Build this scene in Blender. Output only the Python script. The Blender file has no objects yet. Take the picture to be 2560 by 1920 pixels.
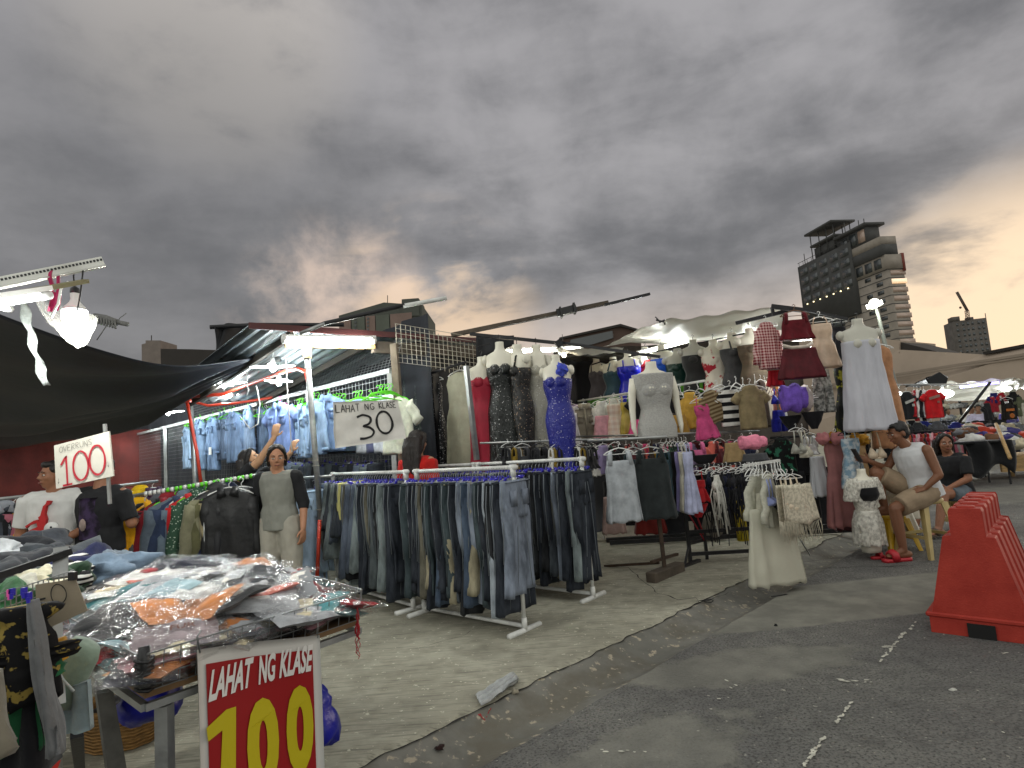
import bpy, math, random
from mathutils import Vector, Matrix, noise
S = bpy.context.scene
rad = math.radians
# ---------------------------------------------------------------- camera
FPX = 1500.0                                   # focal length in pixels of the 2560 wide photograph
CAM = Vector((0, 0, 1.4))
ROT = Matrix.Rotation(math.pi/2 + rad(5.8), 3, 'X') @ Matrix.Rotation(-rad(4.3), 3, 'Z')
cd = bpy.data.cameras.new('camera'); cam = bpy.data.objects.new('camera', cd)
S.collection.objects.link(cam); S.camera = cam
cam.location = CAM; cam.rotation_euler = ROT.to_euler()
cd.sensor_width = 36; cd.lens = 36*FPX/2560; cd.clip_start = 0.05; cd.clip_end = 3000
# ---------------------------------------------------------------- exposure
S.view_settings.view_transform = 'Standard'; S.view_settings.look = 'None'
S.view_settings.gamma = 1; S.view_settings.exposure = 0.0
# ---------------------------------------------------------------- world: dusk sky with heavy cloud
W = bpy.data.worlds.new('World'); S.world = W; W.use_nodes = True
def build_world():
    nt = W.node_tree; N = nt.nodes; L = nt.links; N.clear()
    def nd(t, **k):
        n = N.new(t)
        for a, b in k.items(): setattr(n, a, b)
        return n
    def mt(op, a, b=None, c=None, clamp=False):
        n = nd('ShaderNodeMath', operation=op, use_clamp=clamp)
        for i, q in enumerate((a, b, c)):
            if q is None: continue
            if isinstance(q, (int, float)): n.inputs[i].default_value = q
            else: L.new(q, n.inputs[i])
        return n.outputs[0]
    def vm(op, a, b=None):
        n = nd('ShaderNodeVectorMath', operation=op)
        for i, q in enumerate((a, b)):
            if q is None: continue
            if isinstance(q, (tuple, Vector)): n.inputs[i].default_value = q
            else: L.new(q, n.inputs[i])
        return n
    def mix(f, a, b):
        n = nd('ShaderNodeMix', data_type='RGBA')
        for i, q in ((0, f), (6, a), (7, b)):
            if isinstance(q, (int, float)): n.inputs[i].default_value = q
            elif isinstance(q, tuple): n.inputs[i].default_value = (*q, 1)
            else: L.new(q, n.inputs[i])
        return n.outputs[2]
    def ss(x, lo, hi):
        n = nd('ShaderNodeMapRange', interpolation_type='SMOOTHSTEP')
        L.new(x, n.inputs[0]); n.inputs[1].default_value = lo; n.inputs[2].default_value = hi
        return n.outputs[0]
    tc = nd('ShaderNodeTexCoord'); d = tc.outputs['Generated']
    sx = nd('ShaderNodeSeparateXYZ'); L.new(d, sx.inputs[0])
    z = mt('MAXIMUM', sx.outputs[2], 0.0); den = mt('ADD', z, 0.22)
    cx = nd('ShaderNodeCombineXYZ')
    L.new(mt('DIVIDE', sx.outputs[0], den), cx.inputs[0]); L.new(mt('DIVIDE', sx.outputs[1], den), cx.inputs[1])
    mp = nd('ShaderNodeMapping'); L.new(cx.outputs[0], mp.inputs[0])
    mp.inputs['Location'].default_value = (3.1, 7.7, 0); mp.inputs['Rotation'].default_value = (0, 0, rad(-28)); mp.inputs['Scale'].default_value = (0.7, 1.15, 1)
    def nz(sc, det, rough, dist, off=0.0):
        n = nd('ShaderNodeTexNoise'); L.new(mp.outputs[0], n.inputs['Vector'])
        n.noise_dimensions = '4D'; n.inputs['W'].default_value = off
        n.inputs['Scale'].default_value = sc; n.inputs['Detail'].default_value = det
        n.inputs['Roughness'].default_value = rough; n.inputs['Distortion'].default_value = dist
        return n.outputs[0]
    big = nz(0.62, 6, 0.52, 0.25, 2.2); mid = nz(1.9, 9, 0.56, 0.3, 4.0)
    dn = nd('ShaderNodeTexNoise'); L.new(d, dn.inputs['Vector']); dn.inputs['Scale'].default_value = 5.5; dn.inputs['Detail'].default_value = 11; dn.inputs['Roughness'].default_value = .58; dn.inputs['Distortion'].default_value = .15
    dm = nd('ShaderNodeMapping'); L.new(d, dm.inputs[0]); dm.inputs['Scale'].default_value = (1, 1, 2.6); dm.inputs['Rotation'].default_value = (0, rad(9), 0)
    d2 = nd('ShaderNodeTexNoise'); L.new(dm.outputs[0], d2.inputs['Vector']); d2.inputs['Scale'].default_value = 4.2; d2.inputs['Detail'].default_value = 10; d2.inputs['Roughness'].default_value = .55; d2.inputs['Distortion'].default_value = .25
    c = mt('ADD', mt('ADD', mt('MULTIPLY', big, 0.24), mt('MULTIPLY', mid, 0.24)), mt('ADD', mt('MULTIPLY', dn.outputs[0], .25), mt('MULTIPLY', d2.outputs[0], .27)))
    k = ss(c, 0.405, 0.605)
    dark, lite = (0.108, 0.107, 0.114), (0.272, 0.264, 0.272)
    grey = mix(k, dark, lite)
    def blob(px, py, lo, hi):
        v = ROT @ Vector(((px-1280), (960-py), -FPX)); v.normalize()
        return ss(vm('DOT_PRODUCT', vm('NORMALIZE', d).outputs[0], v).outputs['Value'], lo, hi)
    # brighter break near the top left, warm band over the roofs, yellow light low on the right
    grey = mix(mt('MULTIPLY', blob(520, 60, 0.975, 0.9995), mt('MULTIPLY', ss(c, .44, .56), 0.75)), grey, (0.42, 0.39, 0.36))
    grey = mix(mt('MULTIPLY', blob(420, 640, 0.90, 0.995), 0.55), grey, (0.105, 0.105, 0.11))
    low = ss(sx.outputs[2], 0.27, 0.10)
    grey = mix(mt('MULTIPLY', mt('MULTIPLY', low, blob(1700, 900, 0.84, 0.97)), mt('ADD', mt('MULTIPLY', ss(c, .40, .54), .55), .38)), grey, (0.54, 0.45, 0.39))
    g1 = mt('MULTIPLY', blob(1080, 780, 0.980, 0.9994), ss(d2.outputs[0], 0.44, 0.62))
    grey = mix(mt('MULTIPLY', g1, 0.7), grey, (0.70, 0.51, 0.34))
    g1b = mt('MULTIPLY', blob(840, 800, 0.982, 0.9996), ss(dn.outputs[0], 0.42, 0.62))
    grey = mix(mt('MULTIPLY', g1b, 0.6), grey, (0.70, 0.53, 0.42))
    g2 = mt('MULTIPLY', blob(2640, 1030, 0.940, 0.980), mt('ADD', mt('MULTIPLY', ss(mt('ADD', mt('MULTIPLY', d2.outputs[0], .6), mt('MULTIPLY', c, .4)), 0.40, 0.52), 0.80), 0.20))
    grey = mix(mt('MULTIPLY', g2, 0.97), grey, (0.76, 0.58, 0.40))
    # unseen sky over and behind the camera, brightened as added fill for the foreground
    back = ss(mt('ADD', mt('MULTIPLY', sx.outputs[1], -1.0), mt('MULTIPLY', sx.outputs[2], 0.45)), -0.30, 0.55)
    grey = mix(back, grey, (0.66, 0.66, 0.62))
    sky = nd('ShaderNodeTexSky', sky_type='NISHITA'); sky.sun_disc = False
    sky.sun_elevation = rad(3); sky.sun_rotation = rad(62)
    bg1 = nd('ShaderNodeBackground'); L.new(sky.outputs[0], bg1.inputs[0]); bg1.inputs[1].default_value = 0.012
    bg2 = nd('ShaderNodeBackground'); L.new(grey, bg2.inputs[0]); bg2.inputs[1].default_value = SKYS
    ad = nd('ShaderNodeAddShader'); L.new(bg1.outputs[0], ad.inputs[0]); L.new(bg2.outputs[0], ad.inputs[1])
    out = nd('ShaderNodeOutputWorld'); L.new(ad.outputs[0], out.inputs[0])
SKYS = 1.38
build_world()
sd = bpy.data.lights.new('sun', 'SUN'); so = bpy.data.objects.new('sun', sd); S.collection.objects.link(so)
sd.energy = 0.5; sd.angle = rad(20); sd.color = (1, 0.86, 0.7)
so.rotation_euler = (rad(78), 0, rad(180-62)); so.location = (30, 20, 30)

# ---------------------------------------------------------------- helpers
random.seed(7)
R0 = random.Random(11)
def ray(px, py):
    v = ROT @ Vector((px-1280, 960-py, -FPX)); return v/v.y
def at(px, py, Y): return CAM + ray(px, py)*Y
def gnd(px, py, z=0.0):
    r = ray(px, py); return CAM + r*((z-CAM.z)/r.z)
def lin(h):
    o = []
    for i in (0, 2, 4):
        c = int(h[i:i+2], 16)/255
        o.append(c/12.92 if c <= 0.04045 else ((c+0.055)/1.055)**2.4)
    return tuple(o)
D1 = Vector((0.7071, 0.7071, 0)); D2 = Vector((-0.7071, 0.7071, 0)); UP = Vector((0, 0, 1))

class B:
    def __init__(s): s.v = []; s.f = []; s.m = []
    def face(s, idx, mi=0): s.f.append(idx); s.m.append(mi)
    def loft(s, rings, mi=0, c0=True, c1=True, closed=True):
        b = len(s.v); n = len(rings[0])
        for r in rings: s.v.extend(Vector(p) for p in r)
        for i in range(len(rings)-1):
            for j in range(n if closed else n-1):
                k = (j+1) % n
                s.face((b+i*n+j, b+i*n+k, b+(i+1)*n+k, b+(i+1)*n+j), mi)
        if closed and c0: s.face(tuple(b+j for j in reversed(range(n))), mi)
        if closed and c1: s.face(tuple(b+(len(rings)-1)*n+j for j in range(n)), mi)
        return s
    def tube(s, pts, r, n=6, mi=0, sx=1.0):
        pts = [Vector(p) for p in pts]
        if not isinstance(r, (list, tuple)): r = [r]*len(pts)
        rings = []; prev = None
        for i, p in enumerate(pts):
            a = pts[max(i-1, 0)]; c = pts[min(i+1, len(pts)-1)]
            t = (c-a); t = t.normalized() if t.length > 1e-9 else Vector((0, 0, 1))
            if prev is None: u = t.cross(Vector((0, 0, 1)) if abs(t.z) < .95 else Vector((1, 0, 0))).normalized()
            else: u = (prev - t*prev.dot(t)).normalized()
            prev = u; w = t.cross(u)
            rings.append([p + u*(math.cos(2*math.pi*k/n)*r[i]*sx) + w*(math.sin(2*math.pi*k/n)*r[i]) for k in range(n)])
        return s.loft(rings, mi)
    def bar(s, a, b, w, h=None, mi=0, up=UP):
        a = Vector(a); b = Vector(b); h = h or w; t = (b-a).normalized()
        u = t.cross(up)
        u = u.normalized() if u.length > 1e-4 else Vector((1, 0, 0))
        q = u.cross(t); u = u*w/2; q = q*h/2
        return s.loft([[p-u-q, p+u-q, p+u+q, p-u+q] for p in (a, b)], mi)
    def box(s, c, sz, rz=0, mi=0, M=None):
        x, y, z = (k/2 for k in sz); M = M or Matrix.Rotation(rz, 3, 'Z'); c = Vector(c)
        P = lambda a, b, d: c + M @ Vector((a*x, b*y, d*z))
        return s.loft([[P(-1, -1, k), P(1, -1, k), P(1, 1, k), P(-1, 1, k)] for k in (-1, 1)], mi)
    def ell(s, c, r, M=None, n=12, mi=0):
        c = Vector(c); M = M or Matrix.Identity(3); rings = []
        for i in range(n//2+1):
            t = -math.pi/2 + math.pi*i/(n//2)
            t = max(-1.52, min(1.52, t))
            rings.append([c + M @ Vector((r[0]*math.cos(t)*math.cos(2*math.pi*j/n), r[1]*math.cos(t)*math.sin(2*math.pi*j/n), r[2]*math.sin(t))) for j in range(n)])
        return s.loft(rings, mi)
    def cap(s, a, b, ra, rb, n=10, mi=0):
        a = Vector(a); b = Vector(b); t = b-a; L = t.length; t = t/L if L > 1e-6 else Vector((0, 0, 1))
        pts = [a-t*ra*.98, a-t*ra*.7, a, b, b+t*rb*.7, b+t*rb*.98]
        return s.tube(pts, [ra*.2, ra*.7, ra, rb, rb*.7, rb*.2], n, mi)
    def grid(s, fn, nu, nv, mi=0):
        b = len(s.v)
        for i in range(nu+1):
            for j in range(nv+1): s.v.append(Vector(fn(i/nu, j/nv)))
        for i in range(nu):
            for j in range(nv):
                s.face((b+i*(nv+1)+j, b+(i+1)*(nv+1)+j, b+(i+1)*(nv+1)+j+1, b+i*(nv+1)+j+1), mi)
        return s
    def sheet(s, fn, nu, nv, th, mi=0):        # a cloth sheet with real thickness
        def off(u, v):
            e = 1e-3; p = Vector(fn(u, v)); a = Vector(fn(min(u+e, 1), v))-Vector(fn(max(u-e, 0), v)); c = Vector(fn(u, min(v+e, 1)))-Vector(fn(u, max(v-e, 0)))
            nn = a.cross(c); nn = nn.normalized() if nn.length > 0 else Vector((0, 0, 1))
            return p - nn*th
        b0 = len(s.v); s.grid(fn, nu, nv, mi); b1 = len(s.v); s.grid(off, nu, nv, mi)
        bd = [i*(nv+1) for i in range(nu+1)] + [nu*(nv+1)+j for j in range(1, nv+1)] + [i*(nv+1)+nv for i in range(nu-1, -1, -1)] + [j for j in range(nv-1, 0, -1)]
        for a, c in zip(bd, bd[1:]+bd[:1]): s.face((b0+a, b0+c, b1+c, b1+a), mi)
        return s
    def mesh(s, name, mats, smooth=True):
        me = bpy.data.meshes.new(name); me.from_pydata([tuple(p) for p in s.v], [], s.f)
        for m in (mats if isinstance(mats, (list, tuple)) else [mats]): me.materials.append(m)
        me.polygons.foreach_set('material_index', s.m)
        if smooth: me.polygons.foreach_set('use_smooth', [True]*len(s.f))
        me.update(); return me
    def obj(s, name, mats, parent=None, smooth=True):
        """local-space mesh under parent (or top level at the origin of its coordinates)"""
        o = bpy.data.objects.new(name, s.mesh(name, mats, smooth)); S.collection.objects.link(o)
        if parent is not None: o.parent = parent
        return o
    def world(s, name, mats, smooth=True, origin=None):
        """verts given in world space: the origin is moved to the base of the thing"""
        if origin is None:
            xs = [p.x for p in s.v]; ys = [p.y for p in s.v]; zs = [p.z for p in s.v]
            origin = Vector(((min(xs)+max(xs))/2, (min(ys)+max(ys))/2, min(zs)))
        s.v = [p-origin for p in s.v]
        o = s.obj(name, mats, None, smooth); o.location = origin; return o
    def part(s, name, mats, parent, smooth=True):
        """verts in world space, parent a thing that has only a location"""
        o0 = Vector(parent.location); q = parent.parent
        while q is not None: o0 = o0 + Vector(q.location); q = q.parent
        s.v = [p-o0 for p in s.v]; return s.obj(name, mats, parent, smooth)
def tag(o, label=None, cat=None, group=None, kind=None):
    if label: o['label'] = label
    if cat: o['category'] = cat
    if group: o['group'] = group
    if kind: o['kind'] = kind
    return o
def empty(name, loc, label, cat, group=None, rz=0):
    o = bpy.data.objects.new(name, None); S.collection.objects.link(o); o.location = loc; o.rotation_euler = (0, 0, rz)
    o.empty_display_size = .1; return tag(o, label, cat, group)
def bevel(o, w=0.004, seg=1):
    m = o.modifiers.new('bevel', 'BEVEL'); m.width = w; m.segments = seg; m.limit_method = 'ANGLE'; return o
def autoflat(o):
    for p in o.data.polygons: p.use_smooth = False
    return o
# ---------------------------------------------------------------- materials
MC = {}
def mat(name, col, rough=.7, metal=0, bump=0, bscale=60, var=0.0, vscale=3, emit=None, es=0, alpha=None, spec=.5, coord='Object', trans=0, stretch=None, sheen=0, col2=None, lo=.35, hi=.65):
    key = (name, tuple(col), rough, metal, bump, bscale, var, vscale, es, alpha, stretch, col2)
    if key in MC: return MC[key]
    m = bpy.data.materials.new(name); m.use_nodes = True; nt = m.node_tree; N = nt.nodes; L = nt.links
    p = N['Principled BSDF']; p.inputs['Base Color'].default_value = (*col, 1)
    p.inputs['Roughness'].default_value = rough; p.inputs['Metallic'].default_value = metal
    p.inputs['Specular IOR Level'].default_value = spec
    if sheen: p.inputs['Sheen Weight'].default_value = sheen
    if trans: p.inputs['Transmission Weight'].default_value = trans
    if alpha is not None: p.inputs['Alpha'].default_value = alpha
    if emit: p.inputs['Emission Color'].default_value = (*emit, 1); p.inputs['Emission Strength'].default_value = es
    if bump or var:
        tc = N.new('ShaderNodeTexCoord'); mp = N.new('ShaderNodeMapping'); L.new(tc.outputs[coord], mp.inputs[0])
        if stretch: mp.inputs['Scale'].default_value = stretch
    if var:
        n = N.new('ShaderNodeTexNoise'); L.new(mp.outputs[0], n.inputs['Vector']); n.inputs['Scale'].default_value = vscale; n.inputs['Detail'].default_value = 6; n.inputs['Roughness'].default_value = .62
        r = N.new('ShaderNodeMapRange'); L.new(n.outputs[0], r.inputs[0]); r.inputs[1].default_value = lo; r.inputs[2].default_value = hi
        mx = N.new('ShaderNodeMix'); mx.data_type = 'RGBA'; L.new(r.outputs[0], mx.inputs[0])
        a = tuple(c*(1-var) for c in col); b = col2 or tuple(min(c*(1+var), 1) for c in col)
        mx.inputs[6].default_value = (*a, 1); mx.inputs[7].default_value = (*b, 1); L.new(mx.outputs[2], p.inputs['Base Color'])
    if bump:
        n = N.new('ShaderNodeTexNoise'); L.new(mp.outputs[0], n.inputs['Vector']); n.inputs['Scale'].default_value = bscale; n.inputs['Detail'].default_value = 5
        bp = N.new('ShaderNodeBump'); bp.inputs['Strength'].default_value = bump; bp.inputs['Distance'].default_value = .01; L.new(n.outputs[0], bp.inputs['Height']); L.new(bp.outputs[0], p.inputs['Normal'])
    MC[key] = m; return m
def nodes_of(m): return m.node_tree.nodes, m.node_tree.links, m.node_tree.nodes['Principled BSDF']
def cl(h, rough=.85, v=.22):                      # plain woven cloth, crumpled
    return mat('cloth', lin(h), rough, 0, .55, 22, v, 9, sheen=.15, spec=.25)
def denim(h, fade=.45):
    c = lin(h); g_ = sum(c)/3; c = tuple(x*.78+g_*.22 for x in c); k = ('denim', h, fade)
    if k in MC: return MC[k]
    m = mat('denim_'+h, c, .9, 0, .35, 45, fade, 4, stretch=(2.2, 2.2, .8), spec=.2, col2=tuple(min(1, x*(1+fade*1.3)+.02) for x in c))
    MC[k] = m; return m
def pattern(kind, a, b, sc=1.0, rough=.8):
    k = (kind, a, b, sc)
    if k in MC: return MC[k]
    m = bpy.data.materials.new(kind+'_cloth'); m.use_nodes = True; N, L, p = nodes_of(m)
    p.inputs['Roughness'].default_value = rough; p.inputs['Specular IOR Level'].default_value = .25
    tc = N.new('ShaderNodeTexCoord'); sx = N.new('ShaderNodeSeparateXYZ'); L.new(tc.outputs['Object'], sx.inputs[0])
    def stripe(sock, freq, w):
        a1 = N.new('ShaderNodeMath'); a1.operation = 'MULTIPLY'; L.new(sock, a1.inputs[0]); a1.inputs[1].default_value = freq
        a2 = N.new('ShaderNodeMath'); a2.operation = 'FRACT'; L.new(a1.outputs[0], a2.inputs[0])
        a3 = N.new('ShaderNodeMath'); a3.operation = 'LESS_THAN'; L.new(a2.outputs[0], a3.inputs[0]); a3.inputs[1].default_value = w
        return a3.outputs[0]
    def ramp(sock, lo, hi):
        r = N.new('ShaderNodeMapRange'); L.new(sock, r.inputs[0]); r.inputs[1].default_value = lo; r.inputs[2].default_value = hi; return r.outputs[0]
    def noi(scale, det=2):
        n = N.new('ShaderNodeTexNoise'); L.new(tc.outputs['Object'], n.inputs['Vector']); n.inputs['Scale'].default_value = scale; n.inputs['Detail'].default_value = det; return n.outputs[0]
    if kind == 'stripes': f = stripe(sx.outputs[2], 14*sc, .5)
    elif kind == 'plaid':
        q = N.new('ShaderNodeMath'); q.operation = 'ADD'; L.new(stripe(sx.outputs[2], 22*sc, .5), q.inputs[0]); L.new(stripe(sx.outputs[0], 22*sc, .5), q.inputs[1])
        f = ramp(q.outputs[0], 0, 2.2)
    elif kind == 'dots':
        v = N.new('ShaderNodeTexVoronoi'); L.new(tc.outputs['Object'], v.inputs['Vector']); v.inputs['Scale'].default_value = 40*sc; f = ramp(v.outputs['Distance'], .28, .22)
    elif kind == 'floral':
        f = ramp(noi(11*sc, 3), .56, .6)
    elif kind == 'net':
        v = N.new('ShaderNodeTexVoronoi'); L.new(tc.outputs['Object'], v.inputs['Vector']); v.inputs['Scale'].default_value = 60*sc; f = ramp(v.outputs['Distance'], .25, .45)
    elif kind == 'marble': f = ramp(noi(16*sc, 6), .42, .6)
    mx = N.new('ShaderNodeMix'); mx.data_type = 'RGBA'; L.new(f, mx.inputs[0])
    mx.inputs[6].default_value = (*lin(a), 1); mx.inputs[7].default_value = (*lin(b), 1); L.new(mx.outputs[2], p.inputs['Base Color'])
    bp = N.new('ShaderNodeBump'); bp.inputs['Strength'].default_value = .4; bp.inputs['Distance'].default_value = .01; L.new(noi(24, 4), bp.inputs['Height']); L.new(bp.outputs[0], p.inputs['Normal'])
    MC[k] = m; return m
def sequin(h, dens=1.0, glit='ffffff'):
    k = ('seq', h, dens, glit)
    if k in MC: return MC[k]
    m = bpy.data.materials.new('sequin_cloth'); m.use_nodes = True; N, L, p = nodes_of(m)
    tc = N.new('ShaderNodeTexCoord'); v = N.new('ShaderNodeTexVoronoi'); L.new(tc.outputs['Object'], v.inputs['Vector']); v.inputs['Scale'].default_value = 190
    sp = N.new('ShaderNodeSeparateColor'); L.new(v.outputs['Color'], sp.inputs[0])
    r = N.new('ShaderNodeMath'); r.operation = 'GREATER_THAN'; L.new(sp.outputs[0], r.inputs[0]); r.inputs[1].default_value = 1-.02*dens
    mx = N.new('ShaderNodeMix'); mx.data_type = 'RGBA'; L.new(r.outputs[0], mx.inputs[0]); mx.inputs[6].default_value = (*lin(h), 1); mx.inputs[7].default_value = (*lin(glit), 1)
    L.new(mx.outputs[2], p.inputs['Base Color'])
    q = N.new('ShaderNodeMath'); q.operation = 'MULTIPLY'; L.new(r.outputs[0], q.inputs[0]); q.inputs[1].default_value = .6; L.new(q.outputs[0], p.inputs['Metallic'])
    p.inputs['Roughness'].default_value = .32
    nm = N.new('ShaderNodeVectorMath'); nm.operation = 'SCALE'; L.new(v.outputs['Color'], nm.inputs[0]); nm.inputs['Scale'].default_value = .9
    ge = N.new('ShaderNodeNewGeometry'); ad = N.new('ShaderNodeVectorMath'); L.new(ge.outputs['Normal'], ad.inputs[0]); L.new(nm.outputs[0], ad.inputs[1])
    sb = N.new('ShaderNodeVectorMath'); sb.operation = 'SUBTRACT'; L.new(ad.outputs[0], sb.inputs[0]); sb.inputs[1].default_value = (.45, .45, .45)
    no = N.new('ShaderNodeVectorMath'); no.operation = 'NORMALIZE'; L.new(sb.outputs[0], no.inputs[0]); L.new(no.outputs[0], p.inputs['Normal'])
    MC[k] = m; return m
def lace(h, sc=90, cover=.5):
    sc = sc*.55; cover = min(1, cover+.1)
    k = ('lace', h, sc, cover)
    if k in MC: return MC[k]
    m = bpy.data.materials.new('lace_cloth'); m.use_nodes = True; N, L, p = nodes_of(m)
    p.inputs['Base Color'].default_value = (*lin(h), 1); p.inputs['Roughness'].default_value = .8
    tc = N.new('ShaderNodeTexCoord'); n = N.new('ShaderNodeTexNoise'); L.new(tc.outputs['Object'], n.inputs['Vector']); n.inputs['Scale'].default_value = sc; n.inputs['Detail'].default_value = 3
    r = N.new('ShaderNodeMapRange'); L.new(n.outputs[0], r.inputs[0]); r.inputs[1].default_value = .38; r.inputs[2].default_value = .64; r.inputs[3].default_value = cover; r.inputs[4].default_value = 1
    L.new(r.outputs[0], p.inputs['Alpha']); MC[k] = m; return m
def glow(col, s):
    return mat('lit_lamp', (1, 1, 1), .5, emit=col, es=s)
STEEL = mat('galvanised_steel', lin('9a9c9b'), .42, .75, .15, 40, .25, 6)
DKSTEEL = mat('dark_steel', lin('2a2a2c'), .5, .5, .2, 40, .3, 6)
RUST = mat('rusty_steel', lin('4a3b30'), .7, .3, .3, 40, .4, 8)
WHITEPIPE = mat('white_painted_pipe', lin('cfd0cc'), .45, 0, .1, 30, .15, 9)
PLASTW = mat('white_plastic', lin('dedfdc'), .35)
BLACKPL = mat('black_plastic', lin('151517'), .4)
GREENPL = mat('green_plastic', lin('5fd21c'), .3)
BLUEPL = mat('blue_plastic', lin('2a22a8'), .35)
PINKPL = mat('pink_plastic', lin('e85fae'), .35)
WIRE = mat('steel_wire', lin('8c8f90'), .4, .8)
WOOD = mat('raw_wood', lin('a98a5c'), .75, 0, .3, 30, .3, 5, stretch=(1, 1, 6))
OLDWOOD = mat('weathered_wood', lin('4d443a'), .85, 0, .4, 30, .35, 5)
MANNEQ = mat('mannequin_plastic', lin('e6e2d4'), .35, 0, .05, 10, trans=.0)
# ---------------------------------------------------------------- cloth pieces
def sm(t): return t*t*(3-2*t)
def cloth(b, st, n=22, rings=16, folds=7, seed=0, mi=0, sq=.75, wob=.004, capt=True):
    """st: rows (z, cx, cy, halfwidth, halfdepth, fold amplitude), top to bottom"""
    rr = random.Random(seed); ph = rr.random()*6.28; dr = rr.uniform(-.9, .9); ph2 = rr.random()*6.28
    z0 = st[0][0]; z1 = st[-1][0]; out = []
    for i in range(rings+1):
        z = z0 + (z1-z0)*i/rings
        k = 0
        while k < len(st)-2 and ((z < st[k+1][0]) if z1 < z0 else (z > st[k+1][0])): k += 1
        a, c = st[k], st[k+1]; t = (z-a[0])/(c[0]-a[0]) if c[0] != a[0] else 0; t = max(0, min(1, t)); t = t*.5+sm(t)*.5
        cx, cy, hw, hd, am = (a[j]+(c[j]-a[j])*t for j in range(1, 6))
        ring = []; tt = i/rings
        for j in range(n):
            th = 2*math.pi*j/n; cs, sn = math.cos(th), math.sin(th)
            x = math.copysign(abs(cs)**sq, cs); y = math.copysign(abs(sn)**sq, sn)
            w = math.sin(folds*th+ph+dr*tt*2.5)+.55*math.sin((folds*2.3)*th+ph2-dr*tt*3)
            q = noise.noise(Vector((x*4+seed, y*3, z*9)))*wob*2
            ring.append(Vector((cx+x*hw*(1+.0*w)+am*.35*w*cs+q, cy+y*hd+am*w*(.5+.5*abs(sn))+q, z + (am*.5*w if i == rings else 0))))
        out.append(ring)
    b.loft(out, mi, capt, True); return b
def hanger_mesh(kind):
    b = B()
    if kind == 'clip':
        b.tube([(0, 0, -.075), (0, 0, -.03), (.015, 0, -.012), (.018, 0, .008), (0, 0, .02), (-.018, 0, .008)], .003, 5, 0)
        b.tube([(-.16, 0, -.078), (.16, 0, -.078)], .004, 5, 0)
        for s in (-1, 1): b.box((s*.11, 0, -.09), (.024, .02, .034), 0, 1); b.box((s*.11, -.012, -.07), (.02, .01, .028), 0, 1)
        for s in (-1, 1): b.tube([(s*.11, -.014, -.078), (s*.122, -.024, -.062)], .005, 4, 1)
    else:
        b.tube([(0, 0, -.06), (0, 0, -.028), (.016, 0, -.01), (.018, 0, .008), (0, 0, .022), (-.02, 0, .008)], .0045, 6, 0)
        b.tube([(-.2, 0, -.135), (-.16, 0, -.105), (-.06, 0, -.07), (0, 0, -.058), (.06, 0, -.07), (.16, 0, -.105), (.2, 0, -.135)], .008, 6, 0, .6)
        b.tube([(-.19, 0, -.135), (.19, 0, -.135)], .005, 5, 0)
    return b
HM = {}
def add_hanger(o, kind, m1, m2=None, s=1.0, z=0):
    k = (kind, m1.name, m2.name if m2 else '')
    if k not in HM: HM[k] = hanger_mesh(kind).mesh('hanger', [m1, m2 or m1])
    h = bpy.data.objects.new('hanger', HM[k]); S.collection.objects.link(h); h.parent = o; h.scale = (s, s, s); h.location = (0, 0, z); return h
def jeans_mesh(L=1.0, top=.19, hem=.15, thick=.035, spread=.03, seed=0, kind='jeans'):
    b = B(); rr = random.Random(seed*7+3)
    z0 = -.085; cz = z0-.27
    if kind == 'skirt':
        cloth(b, [(z0, 0, 0, top, thick, .002), (z0-.2, 0, 0, top*1.15, thick*1.3, .008), (-L, 0, 0, hem*1.7, thick*1.7, .018)], folds=6, seed=seed)
        return b
    cloth(b, [(z0, 0, 0, top, thick*.9, .001), (z0-.03, 0, 0, top*1.01, thick, .002), (z0-.16, 0, 0, top*1.1, thick*1.2, .004), (cz-.02, 0, 0, top*1.04, thick*1.2, .006)], n=26, rings=9, folds=5, seed=seed, sq=.6)
    for s in (-1, 1):
        dz = rr.uniform(-.03, .02); lean = rr.uniform(-.03, .03)
        cloth(b, [(z0-.12, s*top*.5, s*.004, top*.5, thick*1.0, .003), (cz, s*top*.53, s*.006, top*.58, thick*1.2, .006), (cz-.2, s*top*.5, s*.006, top*.54, thick*1.15, .008),
                  ((cz-L)/2-.05, s*(top*.47)+lean*.5, s*.01, hem*.60+.015, thick*1.05, .010), (-L+dz, s*(top*.45+spread)+lean, s*.012, hem*.68, thick, .012)],
              n=18, rings=18, folds=4, seed=seed*3+s, sq=.65)
    b.tube([(-top*1.0, -thick*.95, z0-.012), (0, -thick*1.1, z0-.012), (top*1.0, -thick*.95, z0-.012)], .006, 5)
    for s in (-1, 1): b.box((s*top*.5, -thick*1.25, z0-.14), (top*.55, .008, .12))
    for s in (-1, 1):
        b.tube([(s*top*1.0, -.004, z0-.02), (s*top*1.1, -.004, z0-.16), (s*top*1.09, -.004, cz-.02), (s*(top*.5+hem*.6+.017+top*.01), 0, (cz-L)/2-.05)], .0035, 4, 1)
        b.tube([(s*top*.12, -thick*1.22, z0-.1), (s*top*.3, -thick*1.27, cz), (s*top*.45, -thick*1.2, (cz-L)/2), (s*(top*.45+spread), -thick*1.02, -L+.03)], .0028, 4, 1)
    return b
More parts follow.
